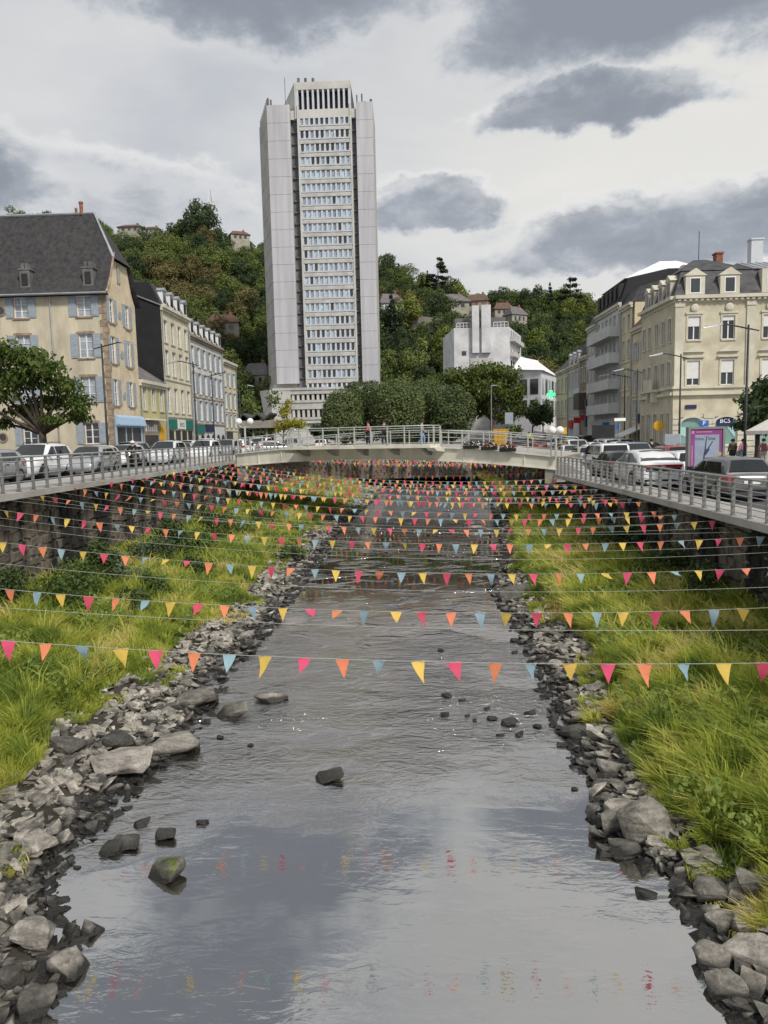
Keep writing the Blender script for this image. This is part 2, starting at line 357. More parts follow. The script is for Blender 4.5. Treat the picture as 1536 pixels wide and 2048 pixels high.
# ---- river water
def water_mat():
    m = bpy.data.materials.new('river_water'); m.use_nodes = True; t = m.node_tree; n = t.nodes; l = t.links; n.clear()
    out = n.new('ShaderNodeOutputMaterial'); g = n.new('ShaderNodeNewGeometry')
    def mp(s, loc=(0,0,0), rot=0):
        q = n.new('ShaderNodeMapping'); q.inputs['Scale'].default_value = s; q.inputs['Location'].default_value = loc; q.inputs['Rotation'].default_value = (0,0,rot); l.new(g.outputs['Position'], q.inputs['Vector']); return q.outputs[0]
    def nz(v, s, d, r=0.55, dist=0.0):
        q = n.new('ShaderNodeTexNoise'); q.inputs['Scale'].default_value = s; q.inputs['Detail'].default_value = d; q.inputs['Roughness'].default_value = r; q.inputs['Distortion'].default_value = dist; l.new(v, q.inputs['Vector']); return q.outputs['Fac']
    def mt(op, a, b=None, c=None, cl=False):
        q = n.new('ShaderNodeMath'); q.operation = op; q.use_clamp = cl
        for i, v in enumerate((a, b, c)):
            if v is None: continue
            if isinstance(v, (int, float)): q.inputs[i].default_value = v
            else: l.new(v, q.inputs[i])
        return q.outputs[0]
    sx = n.new('ShaderNodeSeparateXYZ'); l.new(g.outputs['Position'], sx.inputs[0]); X, Y = sx.outputs[0], sx.outputs[1]
    # where the current breaks over shallows: between about 12 and 20 m out, and in scattered riffles further upstream
    shal = n.new('ShaderNodeValToRGB'); cr = shal.color_ramp; l.new(mt('DIVIDE', mt('MULTIPLY_ADD', nz(mp((0.5,0.5,0.5)), 1.0, 2), 2.6, mt('MULTIPLY_ADD', X, -0.28, mt('ADD', Y, -1.3))), 60), shal.inputs[0])
    cr.elements[0].position = 0.0; cr.elements[0].color = (0.0,)*3+(1,); cr.elements[1].position = 1.0; cr.elements[1].color = (0.0,)*3+(1,)
    for p, c in ((0.175, 0.0), (0.20, 0.55), (0.25, 0.8), (0.31, 0.6), (0.38, 0.10), (0.5, 0.0)):
        e = cr.elements.new(p); e.color = (c,)*3+(1,)
    rip = nz(mp((0.75, 2.0, 1), rot=0.12), 2.4, 3, 0.5, 0.7)
    fine = nz(mp((1.0, 2.2, 1), (5,3,0), -0.2), 8.0, 3, 0.55, 0.4)
    chop = nz(mp((0.8, 1.5, 1), (1,8,0), 0.3), 2.6, 5, 0.58, 1.6)
    patch = mt('MULTIPLY_ADD', nz(mp((0.35, 0.5, 1), (7,0,0)), 1.0, 3), 4.2, -1.7, True)
    streak = mt('MULTIPLY_ADD', nz(mp((0.55, 1.05, 1), (3,5,0), 0.1), 1.0, 4, 0.6, 0.8), 6.5, mt('MULTIPLY_ADD', mt('MULTIPLY_ADD', Y, 0.05, -1.7, True), 1.1, -3.4), True)
    far = mt('MULTIPLY_ADD', Y, 0.09, -1.35, True)
    calm = mt('MULTIPLY', mt('MULTIPLY_ADD', rip, 1.0, mt('MULTIPLY', fine, 0.16)), mt('MULTIPLY_ADD', patch, 0.92, 0.08))
    calm = mt('MULTIPLY', calm, mt('MULTIPLY_ADD', far, -0.75, 1.0))
    rough = mt('MAXIMUM', mt('MULTIPLY', shal.outputs[0], mt('MULTIPLY_ADD', patch, 0.75, 0.25)), mt('MULTIPLY', mt('MULTIPLY', streak, far), 0.9))
    h = mt('ADD', mt('MULTIPLY', calm, 0.0085), mt('MULTIPLY', mt('MULTIPLY', mt('MULTIPLY_ADD', chop, 1.0, mt('MULTIPLY', fine, 0.3)), rough), 0.15))
    bp = n.new('ShaderNodeBump'); bp.inputs['Strength'].default_value = 1.0; bp.inputs['Distance'].default_value = 1.0; l.new(h, bp.inputs['Height'])
    bed = n.new('ShaderNodeMix'); bed.data_type = 'RGBA'; l.new(mt('MULTIPLY_ADD', nz(mp((1,1,1)), 0.9, 6, 0.65), 2.4, -0.7, True), bed.inputs[0]); bed.inputs[6].default_value = (0.008,0.0075,0.006,1); bed.inputs[7].default_value = (0.040,0.034,0.024,1)
    df = n.new('ShaderNodeBsdfDiffuse'); l.new(bed.outputs[2], df.inputs[0])
    gl = n.new('ShaderNodeBsdfGlossy'); gl.inputs['Roughness'].default_value = 0.015; gl.inputs['Color'].default_value = (0.97,0.96,0.94,1); l.new(bp.outputs[0], gl.inputs['Normal'])
    fr = n.new('ShaderNodeFresnel'); fr.inputs['IOR'].default_value = 2.4; l.new(bp.outputs[0], fr.inputs['Normal'])
    fc = mt('MULTIPLY_ADD', fr.outputs[0], 1.6, 0.24, True)
    ms = n.new('ShaderNodeMixShader'); l.new(fc, ms.inputs[0]); l.new(df.outputs[0], ms.inputs[1]); l.new(gl.outputs[0], ms.inputs[2]); l.new(ms.outputs[0], out.inputs[0])
    MATS['river_water'] = m; return m
water_mat()
mb = MB(); mb.quad((-13.2, -3, ZW), (9.7, -3, ZW), (9.7, 140, ZW), (-13.2, 140, ZW)); struct('river_water', mb, M('river_water'), fix=False)

# ---- quay walls of rough stone; every near block its own piece
blk = []
for i in range(8):
    r = random.Random(40+i); m_ = MB()
    fr_ = [(0, -0.5+r.uniform(0,.06), -0.5+r.uniform(0,.08)), (0, 0.5-r.uniform(0,.06), -0.5+r.uniform(0,.08)), (0, 0.5-r.uniform(0,.08), 0.5-r.uniform(0,.08)), (0, -0.5+r.uniform(0,.08), 0.5-r.uniform(0,.06))]
    mid = [(0.07+r.uniform(0,.05), p[1]*0.86, p[2]*0.84) for p in fr_]
    m_.add(fr_+mid, [(0,1,5,4),(1,2,6,5),(2,3,7,6),(3,0,4,7),(4,5,6,7)])
    blk.append(m_)
blkm = [b.mesh('wall_stone', M('wall_stone')) for b in blk]
def quay_wall(name, label, X, sgn, ya, yb, zt, ndist):
    root = thing(name, (X, (ya+yb)/2, -5.6), label, 'wall')
    mb = MB(); x1 = X - sgn*0.8; mb.box(min(X, x1), max(X, x1), ya, yb, -6.6, zt); mb.build('mortar_face', M('wall_mortar'), root)
    cells = []; z = -5.7; r = random.Random(int(abs(X)*10))
    while z < zt-0.08:
        h = min(r.uniform(0.24, 0.42), zt-z); y = ya+r.uniform(0, .3)
        while y < yb-0.2:
            wd = r.uniform(0.24, 0.8); cells.append((y+wd/2+r.uniform(-.03,.03), z+h/2+r.uniform(-.07,.07), wd-r.uniform(.02,.10), h*r.uniform(.8,1.06))); y += wd
        z += h
    cells = [c for c in cells if c[0] > ndist]
    cells.sort(key=lambda c: c[0]); rest = MB()
    for k, (y, z, wd, h) in enumerate(cells):
        b = r.randrange(8); fl = sgn
        if k < 300 and y < yb:
            o = bpy.data.objects.new('wall_stone', blkm[b]); COL.objects.link(o); o.parent = root
            o.location = (0, y-(ya+yb)/2, z+5.6); o.scale = (r.uniform(.7, 1.3)*(1 if fl > 0 else -1), wd*(1 if fl > 0 else -1), h)
            o.rotation_euler = (r.uniform(-.2, .2), 0, 0)
        else:
            rest.add([(X+fl*p[0], y+p[1]*wd, z+p[2]*h) for p in blk[b].v], blk[b].f)
    if rest.v:
        o = rest.build('far_wall_stones', M('wall_stone'), root); o['kind'] = 'stuff'
    return root
quay_wall('quay_wall', 'rough stone quay wall with black streaks below the cars on the left', XLW, 1, -4, YEND, ZL-0.2, 20.5)
quay_wall('quay_wall', 'rough stone quay wall below the pavement with the framed poster', XRW, -1, -4, YEND, -2.52, 16.5)
# soffit brackets under the right pavement
# ---- channel end: the river goes under the square through a low dark culvert
root = thing('culvert_wall', (-2, YEND, -6), 'grey concrete wall with a low dark culvert where the river disappears', 'wall')
mb = MB(); mb.box(-13.6, 9.9, YEND, YEND+1.0, -5.0, ZL-0.02); mb.build('headwall', M('wall_stone'), root)
mb = MB(); mb.box(-13.6, -10.5, YEND+0.01, YEND+1.0, -6.5, -5.0); mb.build('abutment', M('wall_stone'), root)
mb = MB(); mb.box(7.5, 9.9, YEND+0.01, YEND+1.0, -6.5, -5.0); mb.build('abutment', M('wall_stone'), root)
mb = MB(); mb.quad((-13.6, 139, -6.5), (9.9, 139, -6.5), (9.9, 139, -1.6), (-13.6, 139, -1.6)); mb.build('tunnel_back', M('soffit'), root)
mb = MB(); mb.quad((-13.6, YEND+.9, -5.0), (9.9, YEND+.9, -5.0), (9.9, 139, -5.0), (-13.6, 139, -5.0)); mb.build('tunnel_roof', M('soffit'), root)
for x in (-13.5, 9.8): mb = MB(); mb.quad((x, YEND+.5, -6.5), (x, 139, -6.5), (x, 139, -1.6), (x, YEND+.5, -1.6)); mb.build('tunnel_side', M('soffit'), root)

# ---- railings
postL = None
def railing(label, pts, h, step, nbar, topr=0.032, pw=0.035, pd=0.10, group='quay railings', base=0.0):
    """posts with flat bars along a polyline of base points"""
    P = [Vector(p) for p in pts]; root = thing('railing', tuple(P[0]), label, 'railing', group)
    seg = [(b-a).length for a, b in zip(P[:-1], P[1:])]; tot = sum(seg)
    def pos(s):
        for a, b, l in zip(P[:-1], P[1:], seg):
            if s <= l+1e-6: return a+(b-a)*(s/l), (b-a).normalized()
            s -= l
        return P[-1], (P[-1]-P[-2]).normalized()
    n = max(1, round(tot/step)); pm = None
    for i in range(n+1):
        p, d = pos(min(tot, i*tot/n)); 
        if pm is None:
            m_ = MB(); m_.box(-pw/2, pw/2, -pd/2, pd/2, -0.05+base, h); m_.box(-0.05, 0.05, -0.08, 0.08, base-0.05, base+0.02); pm = m_.mesh('post', M('post_steel'))
        o = put('post', pm, root); o.location = p-P[0]; o.rotation_euler = (0, 0, atan2(d.y, d.x))
    ts = [pos(min(tot, s)) [0] for s in np.linspace(0, tot, max(2, len(P)*2 if len(P) > 2 else 2))] if len(P) > 2 else P
    m_ = MB(); m_.tube([p+Vector((0,0,h+0.02)) for p in ts], topr, 8); m_.build('handrail', M('rail_steel'), root, smooth=True)
    for k in range(nbar):
        z = base + 0.10 + (h-0.22-base)*(k/(nbar-1)) if nbar > 1 else h/2
        m_ = MB(); m_.tube([p+Vector((0,0,z)) for p in ts], 0.014 if k < nbar-1 else 0.024, 5); m_.build('bar', M('rail_steel'), root)
    return root
railing('grey steel railing along the left quay in front of the cars', [(-12.3, 14, ZL), (-12.3, 50.0, ZL)], 1.08, 0.9, 5)
railing('grey steel railing along the right quay in front of the poster and cars', [(8.65, 9, ZR), (8.65, 30, ZR), (8.65, 41.0, roadz(41))], 0.98, 0.92, 6)
railing('distant grey railing along the left quay beyond the footbridge', [(-12.3, 59, ZL), (-12.3, YEND, ZL)], 1.08, 1.8, 3)
railing('distant grey railing along the right quay beyond the footbridge', [(9.2, 51, roadz(51)), (9.2, YEND, roadz(YEND))], 1.0, 1.8, 3)

# ---- bridge: shallow arch, skew to the river, with a balcony on its near side
B0, B1 = Vector((-12.15, 50.6, 0)), Vector((8.75, 41.8, 0)); BD = (B1-B0); BL = BD.length; BU = BD.normalized(); BN = Vector((-BU.y, BU.x, 0))  # BN points away from camera
if BN.y < 0: BN = -BN
def btop(t): return np.interp(t, [0, 0.25, 0.5, 0.75, 1], [-1.07, -0.80, -0.68, -0.93, -1.47])
def btop_s(t):
    return (-1.07*(1-t) - 1.47*t) + 0.60*4*t*(1-t)
def bbot_s(t): return (-1.95*(1-t) - 2.2*t) + 0.56*4*t*(1-t)
root = thing('footbridge', tuple((B0+B1)/2+Vector((0,0,-2))), 'low pale arched bridge over the river with a railed balcony in its middle', 'bridge')
NB = 28
def bp(t, off, z): p = B0+BD*t+BN*off; return (p.x, p.y, z)
mb = MB()
for i in range(NB):
    a, b = i/NB, (i+1)/NB
    mb.hexa(bp(a,0,bbot_s(a)), bp(b,0,bbot_s(b)), bp(b,0.35,bbot_s(b)), bp(a,0.35,bbot_s(a)), bp(a,0,btop_s(a)), bp(b,0,btop_s(b)), bp(b,0.35,btop_s(b)), bp(a,0.35,btop_s(a)))
mb.build('girder', M('bridge_paint'), root)
mb = MB()
for i in range(NB):
    a, b = i/NB, (i+1)/NB
    mb.hexa(bp(a,8.6,bbot_s(a)), bp(b,8.6,bbot_s(b)), bp(b,8.95,bbot_s(b)), bp(a,8.95,bbot_s(a)), bp(a,8.6,btop_s(a)), bp(b,8.6,btop_s(b)), bp(b,8.95,btop_s(b)), bp(a,8.95,btop_s(a)))
mb.build('girder', M('bridge_paint'), root)
mb = MB()
for i in range(NB):
    a, b = i/NB, (i+1)/NB
    mb.hexa(bp(a,0.35,btop_s(a)-.35), bp(b,0.35,btop_s(b)-.35), bp(b,8.6,btop_s(b)-.35), bp(a,8.6,btop_s(a)-.35), bp(a,0.35,btop_s(a)-.02), bp(b,0.35,btop_s(b)-.02), bp(b,8.6,btop_s(b)-.02), bp(a,8.6,btop_s(a)-.02))
mb.build('deck', M('pavement'), root)
for zf, o0, o1, th, nm in ((btop_s, -0.12, 0.0, 0.07, 'ledge'), (bbot_s, -0.08, 0.0, 0.06, 'flange')):
    mb = MB()
    for i in range(NB):
        a, b = i/NB, (i+1)/NB
        z0, z1 = zf(a), zf(b)
        mb.hexa(bp(a,o0,z0-.0), bp(b,o0,z1-.0), bp(b,o1-.002,z1), bp(a,o1-.002,z0), bp(a,o0,z0+th), bp(b,o0,z1+th), bp(b,o1-.002,z1+th), bp(a,o1-.002,z0+th))
    mb.build(nm, M('bridge_paint'), root)
for t in (0.0, 1.0):   # abutment blocks at both ends
    mb = MB(); a = t - (0.03 if t else 0.0); b = a+0.03
    mb.hexa(bp(a,0.02,-3.0), bp(b,0.02,-3.0), bp(b,9.0,-3.0), bp(a,9.0,-3.0), bp(a,0.02,btop_s(t)-0.02), bp(b,0.02,btop_s(t)-0.02), bp(b,9.0,btop_s(t)), bp(a,9.0,btop_s(t)))
    mb.build('abutment', M('concrete'), root)
for i in range(1, 12):   # web stiffeners
    t = i/12; mb = MB(); a, b = t-0.0015, t+0.0015
    mb.hexa(bp(a,-0.05,bbot_s(a)+.06), bp(b,-0.05,bbot_s(b)+.06), bp(b,-0.001,bbot_s(b)+.06), bp(a,-0.001,bbot_s(a)+.06), bp(a,-0.05,btop_s(a)), bp(b,-0.05,btop_s(b)), bp(b,-0.001,btop_s(b)), bp(a,-0.001,btop_s(a)))
    mb.build('stiffener', M('bridge_paint'), root)
# approach ramps
mb = MB(); mb.hexa((-22,50,ZL-.3),(-12.2,50,ZL-.3),(-12.0,60.5,ZL-.3),(-22,60.5,ZL-.3),(-22,50,ZL-.12),(-12.2,50.65,-1.08),(-8.8,59.3,-1.1),(-22,60.5,ZL-.12)); mb.build('approach', M('pavement'), root)
mb = MB(); mb.hexa((8.6,41.7,-2.9),(10.6,41.7,-2.9),(13.6,50.3,-2.9),(11,50.5,-2.9),(8.8,41.8,-1.5),(10.6,41.8,roadz(45)-.12),(13.6,50.3,roadz(50)-.12),(11.8,50.3,-1.5)); mb.build('approach', M('pavement'), root)
# balcony
T0, T1 = 0.235, 0.685
bal = MB()
def bb(t, off, z): p = B0+BD*t+BN*off; return (p.x, p.y, z)
zb = btop_s(0.46)+0.02
bal.hexa(bb(T0,-1.9,zb-.12), bb(T1,-1.9,zb-.12), bb(T1,-0.002,zb-.12), bb(T0,-0.002,zb-.12), bb(T0,-1.9,zb+.10), bb(T1,-1.9,zb+.10), bb(T1,-0.002,zb+.10), bb(T0,-0.002,zb+.10))
bo = bal.build('balcony', M('bridge_paint'), root)
for t in np.linspace(T0+0.03, T1-0.03, 5):
    m_ = MB(); a, b = t-0.004, t+0.004
    m_.hexa(bb(a,-0.5,zb-.55), bb(b,-0.5,zb-.55), bb(b,-0.001,zb-.62), bb(a,-0.001,zb-.62), bb(a,-1.75,zb-.125), bb(b,-1.75,zb-.125), bb(b,-0.001,zb-.125), bb(a,-0.001,zb-.125)); m_.build('bracket', M('concrete'), bo)
for t in (T0, T1):
    m_ = MB(); a, b = t-0.012, t+0.012
    m_.hexa(bb(a,-1.5,zb-.3), bb(b,-1.5,zb-.3), bb(b,-0.001,zb-.42), bb(a,-0.001,zb-.42), bb(a,-1.9,zb-.125), bb(b,-1.9,zb-.125), bb(b,-0.001,zb-.125), bb(a,-0.001,zb-.125)); m_.build('corner_bracket', M('bridge_paint'), bo)
mat('bridge_rail', (0.50, 0.51, 0.48), 0.45, 0.12, 3.0, metal=0.25)
_keep = (M('rail_steel'), M('post_steel')); MATS['rail_steel'] = MATS['bridge_rail']; MATS['post_steel'] = MATS['bridge_rail']
railing('pale railing round the balcony in the middle of the bridge', [bb(T0,-0.1,zb+.1), bb(T0,-1.82,zb+.1), bb(T1,-1.82,zb+.1), bb(T1,-0.1,zb+.1)], 1.1, 1.15, 3, group='bridge railings', pw=0.06)
tt = lambda a, b, n: [bp(t, 0.1, btop_s(t)+.07) for t in np.linspace(a, b, n)]
railing('pale bridge railing from the left quay to the balcony', tt(0.005, T0, 5), 1.02, 1.0, 4, group='bridge railings', pw=0.06)
railing('pale bridge railing from the balcony to the right quay', tt(T1, 0.985, 6), 1.02, 1.3, 4, group='bridge railings', pw=0.07)
railing('bridge railing on the far side of the deck', [bp(t, 8.8, btop_s(t)) for t in np.linspace(0.01, 0.99, 10)], 1.02, 1.6, 3, group='bridge railings', pw=0.06)
MATS['rail_steel'], MATS['post_steel'] = _keep
# ================================================================ STONES
mat('river_stone', (0.34, 0.315, 0.27), 0.75, 0.3, 3.0, 0.6, 14, col2=(0.15, 0.14, 0.125), rnd=0.38, detail=8)
def wet(m, z):   # stone is dark and shiny where the river keeps it wet
    t = m.node_tree; n = t.nodes; l = t.links; b = n['Principled BSDF']; base = b.inputs['Base Color'].links[0].from_socket
    g = n.new('ShaderNodeNewGeometry'); s = n.new('ShaderNodeSeparateXYZ'); l.new(g.outputs['Position'], s.inputs[0])
    nz = n.new('ShaderNodeTexNoise'); nz.inputs['Scale'].default_value = 5.0; l.new(g.outputs['Position'], nz.inputs['Vector'])
    a = n.new('ShaderNodeMath'); a.operation = 'MULTIPLY_ADD'; l.new(nz.outputs['Fac'], a.inputs[0]); a.inputs[1].default_value = -0.10; l.new(s.outputs[2], a.inputs[2])
    mr = n.new('ShaderNodeMapRange'); mr.inputs[1].default_value = z-0.03; mr.inputs[2].default_value = z+0.07; l.new(a.outputs[0], mr.inputs[0])
    mx = n.new('ShaderNodeMix'); mx.data_type = 'RGBA'; l.new(mr.outputs[0], mx.inputs[0]); mx.inputs[6].default_value = (0.022, 0.021, 0.019, 1); l.new(base, mx.inputs[7]); l.new(mx.outputs[2], b.inputs['Base Color'])
    ro = n.new('ShaderNodeMapRange'); ro.inputs[3].default_value = 0.3; ro.inputs[4].default_value = 0.8; l.new(mr.outputs[0], ro.inputs[0]); l.new(ro.outputs[0], b.inputs['Roughness'])
mat('dark_stone', (0.10, 0.095, 0.085), 0.7, 0.3, 3.0, 0.5, 14, rnd=0.35)
# the boulder with moss on its upper side
mm = mat('mossy_stone', (0.16, 0.15, 0.13), 0.8, 0.3, 3.0, 0.5, 14)
t_ = mm.node_tree; b_ = t_.nodes['Principled BSDF']; bs_ = b_.inputs['Base Color'].links[0].from_socket
nz_ = t_.nodes.new('ShaderNodeTexNoise'); nz_.inputs['Scale'].default_value = 3.2; nz_.inputs['Detail'].default_value = 6
tc_ = t_.nodes.new('ShaderNodeTexCoord'); t_.links.new(tc_.outputs['Object'], nz_.inputs['Vector'])
mr_ = t_.nodes.new('ShaderNodeMapRange'); mr_.inputs[1].default_value = 0.46; mr_.inputs[2].default_value = 0.56; t_.links.new(nz_.outputs['Fac'], mr_.inputs[0])
gm_ = t_.nodes.new('ShaderNodeNewGeometry'); sp_ = t_.nodes.new('ShaderNodeSeparateXYZ'); t_.links.new(gm_.outputs['Normal'], sp_.inputs[0])
ml_ = t_.nodes.new('ShaderNodeMath'); ml_.operation = 'MULTIPLY'; ml_.use_clamp = True; t_.links.new(mr_.outputs[0], ml_.inputs[0]); t_.links.new(sp_.outputs[2], ml_.inputs[1])
mx_ = t_.nodes.new('ShaderNodeMix'); mx_.data_type = 'RGBA'; t_.links.new(ml_.outputs[0], mx_.inputs[0]); t_.links.new(bs_, mx_.inputs[6]); mx_.inputs[7].default_value = (0.10, 0.15, 0.02, 1); t_.links.new(mx_.outputs[2], b_.inputs['Base Color'])

def speckle(m):   # lichen, grain and broken faces on the stones
    t = m.node_tree; n = t.nodes; l = t.links; b = n['Principled BSDF']; base = b.inputs['Base Color'].links[0].from_socket
    g = n.new('ShaderNodeNewGeometry'); a = n.new('ShaderNodeTexNoise'); a.inputs['Scale'].default_value = 22; a.inputs['Detail'].default_value = 8; a.inputs['Roughness'].default_value = .7; l.new(g.outputs['Position'], a.inputs['Vector'])
    mp = n.new('ShaderNodeMapping'); mp.inputs['Scale'].default_value = (2.5, 7, 16); mp.inputs['Rotation'].default_value = (.5, .3, .4); l.new(g.outputs['Position'], mp.inputs['Vector']); v = n.new('ShaderNodeTexNoise'); v.inputs['Scale'].default_value = 1.0; v.inputs['Detail'].default_value = 5; l.new(mp.outputs[0], v.inputs['Vector'])
    ad = n.new('ShaderNodeMath'); ad.operation = 'ADD'; l.new(a.outputs['Fac'], ad.inputs[0]); l.new(v.outputs['Fac'], ad.inputs[1])
    mr = n.new('ShaderNodeMapRange'); mr.inputs[1].default_value = .72; mr.inputs[2].default_value = 1.25; mr.inputs[3].default_value = .45; mr.inputs[4].default_value = 1.35; l.new(ad.outputs[0], mr.inputs[0])
    sc_ = n.new('ShaderNodeVectorMath'); sc_.operation = 'SCALE'; l.new(base, sc_.inputs[0]); l.new(mr.outputs[0], sc_.inputs['Scale']); l.new(sc_.outputs[0], b.inputs['Base Color'])
    bp = n.new('ShaderNodeBump'); bp.inputs['Strength'].default_value = .9; bp.inputs['Distance'].default_value = .03; l.new(ad.outputs[0], bp.inputs['Height']); l.new(bp.outputs[0], b.inputs['Normal'])
for q in ('river_stone', 'dark_stone', 'mossy_stone'): speckle(M(q)); wet(M(q), ZW+0.06)
def hull(seed, n=16, flat=0.6, bevel=0.03):
    r = random.Random(seed); bm = bmesh.new()
    # slabby, broken blocks: random points in a squashed box, cut along the grain
    ax = r.uniform(0.65, 1.0)
    for _ in range(n):
        p = Vector((r.uniform(-1, 1), r.uniform(-1, 1)*ax, r.uniform(-1, 1)))
        p = p.normalized()*r.uniform(0.75, 1.1) if r.random() < 0.6 else p*0.85
        bm.verts.new((p.x*0.5, p.y*0.5, max(-0.5, min(0.5, p.z*0.62))*flat))
    res = bmesh.ops.convex_hull(bm, input=bm.verts)
    bmesh.ops.delete(bm, geom=list({g for g in res['geom_unused'] + res['geom_interior'] if isinstance(g, bmesh.types.BMVert)}), context='VERTS')
    if bevel: bmesh.ops.bevel(bm, geom=list(bm.edges), offset=bevel, segments=1, affect='EDGES', profile=0.6, clamp_overlap=True)
    bmesh.ops.triangulate(bm, faces=bm.faces); bmesh.ops.recalc_face_normals(bm, faces=bm.faces)
    return bm
def rock_mesh(seed, detail, m, flat=0.6):
    bm = hull(seed, 15 if detail < 2 else 18, flat, 0.0)
    if detail:
        bmesh.ops.subdivide_edges(bm, edges=bm.edges, cuts=2, use_grid_fill=True)
        for _ in range(1): bmesh.ops.smooth_vert(bm, verts=bm.verts, factor=0.35, use_axis_x=True, use_axis_y=True, use_axis_z=True)
        for v in bm.verts:
            q = v.co*3.3+Vector((seed*3.7, 0, 0)); v.co += v.co.normalized()*(mnoise.noise(q)*0.055 + mnoise.noise(q*3)*0.022)
    me = bpy.data.meshes.new('stone'); bm.to_mesh(me); bm.free(); me.materials.append(m); return me
RK = [rock_mesh(100+i, 1, M('river_stone'), 0.42+0.16*(i % 3)) for i in range(14)]
DK = [rock_mesh(200+i, 1, M('dark_stone'), 0.6) for i in range(4)]
MOSS = rock_mesh(303, 2, M('mossy_stone'), 0.75)
def stone(px, py, wpx, hpx, label, me, group=None, sink=0.22, rz=None, depth=0.75, name='stone', z=None):
    p = atz(px, py+hpx*0.35, ZW+(0 if z is None else z)); s = wpx/F*p.y*1.04
    o = put(name, me); hh = hpx/F*p.length*1.1
    dim = [max(v.co[i] for v in me.vertices)-min(v.co[i] for v in me.vertices) for i in range(3)]
    hh *= 0.74; o.scale = (s/dim[0], s*depth/dim[1], hh/dim[2]); o.location = (p.x, p.y+s*depth*0.3, p.z+hh*(0.5-sink)); o.rotation_euler = (random.uniform(-.16, .1), random.uniform(-.22, .22), rz if rz is not None else random.uniform(-.35, .35))
    tag(o, label, 'boulder' if wpx > 60 else 'stone', group); PLACED.append((o.location.x, o.location.y, s*0.5)); return o
PLACED = []
B = 'big stones in and beside the river'
stone(325, 1750, 82, 44, 'dark boulder with green moss on top standing in the calm shallows', MOSS, B, name='boulder', rz=0.1)
stone(660, 1555, 64, 24, 'small wet black rock alone in mid-river', DK[0], B)
stone(460, 1424, 70, 32, 'wedge-shaped pale-topped rock in the water off the left bank', RK[1], B, name='boulder')
stone(532, 1398, 68, 24, 'flat pale slab in the water just upstream of the wedge-shaped rock', RK[2], B, name='boulder')
stone(236, 1528, 128, 48, 'broad pale flat-topped slab on the left bank, largest there', RK[3], B, name='boulder', z=.15)
stone(335, 1500, 110, 46, 'pale slab at the water beside the broadest slab of the left bank', RK[5], B, name='boulder')
stone(225, 1480, 70, 40, 'dark block on the left bank behind the pale slabs', DK[1], B, name='boulder', z=.15)
stone(390, 1400, 80, 42, 'grey pointed stone at the left water edge level with the wedge-shaped rock', RK[6], B, name='boulder')
stone(120, 1490, 70, 45, 'dark grey stone half in the grass of the left bank', DK[2], B, name='boulder', z=.3)
stone(52, 1885, 80, 52, 'large dark grey block on the stony left bank near the frame edge', RK[7], B, name='boulder', z=.15)
stone(128, 1945, 84, 46, 'large pointed grey stone half in the water at the left bank', RK[8], B, name='boulder')
stone(58, 2020, 88, 56, 'dark jagged stone in the bottom left corner', DK[3], B, name='boulder')
stone(8, 1960, 70, 46, 'dark stone cut by the left frame edge near the bottom', DK[1], B, name='boulder', z=.1)
stone(65, 1690, 66, 52, 'pale upright stone on the left bank beside the still pool', RK[9], B, name='boulder', z=.1)
stone(180, 1865, 50, 30, 'small grey wedge in the water beside the stony left bank', RK[10], B)
stone(330, 1672, 46, 28, 'dark jagged stone in the water upstream of the mossy boulder', DK[0], B)
stone(1312, 1668, 122, 92, 'biggest rounded grey boulder of the right bank at the foot of the grass', RK[8], B, name='boulder', sink=.2)
stone(1280, 1630, 130, 44, 'flat pale slab behind the biggest boulder of the right bank', RK[4], B, name='boulder', z=.1)
stone(1232, 1655, 55, 52, 'tilted grey stone between the flat pale slab and the water', RK[0], B, name='boulder')
stone(1248, 1703, 72, 26, 'low grey stone in the water before the biggest right-bank boulder', RK[1], B, name='boulder')
stone(1412, 1738, 96, 48, 'pale split slab right of the biggest right-bank boulder', RK[2], B, name='boulder')
stone(1506, 1772, 80, 70, 'upright grey stone at the right frame edge under the grass', RK[12], B, name='boulder', z=.15)
stone(1440, 1795, 96, 40, 'long striped pale stone beside the upright one on the right', RK[13], B, name='boulder')
stone(1495, 1810, 70, 45, 'rounded grey stone at the right edge below the upright stone', RK[7], B, name='boulder')
stone(1448, 1850, 66, 40, 'grey stone in still water of the right bank, casting a clear reflection', RK[6], B, name='boulder')
stone(1425, 1922, 84, 46, 'brown-grey stone standing in the water near the bottom right', RK[9], B, name='boulder')
stone(1510, 1920, 104, 66, 'large pale angular block at the right edge near the bottom', RK[3], B, name='boulder')
stone(1460, 1985, 82, 52, 'smooth pale stone in front of the large angular block at bottom right', RK[11], B, name='boulder')
stone(1505, 1862, 90, 50, 'flat grey stone right of the stone with the clear reflection', RK[5], B, name='boulder')
stone(1294, 1790, 46, 14, 'thin dark flat stone lying alone in the water near the right bank', DK[2], B)
stone(1038, 1188, 82, 44, 'large dark boulder at the right waterline far upstream of the black rock', DK[3], B, name='boulder')
stone(1168, 1472, 100, 30, 'long flat dark stone on the right waterline', DK[1], B, name='boulder')
stone(1020, 1445, 36, 18, 'small dark rock among pebbles off the right bank', DK[0], B)
stone(888, 1428, 18, 14, 'tiny dark pebble furthest out from the right bank shallows', DK[2], B)
stone(1230, 1540, 66, 40, 'grey stone on the right bank below the first grass tuft', RK[10], B, name='boulder')
stone(1225, 1580, 80, 26, 'dark ledge stone at the right waterline above the pale slab', RK[12], B, name='boulder')
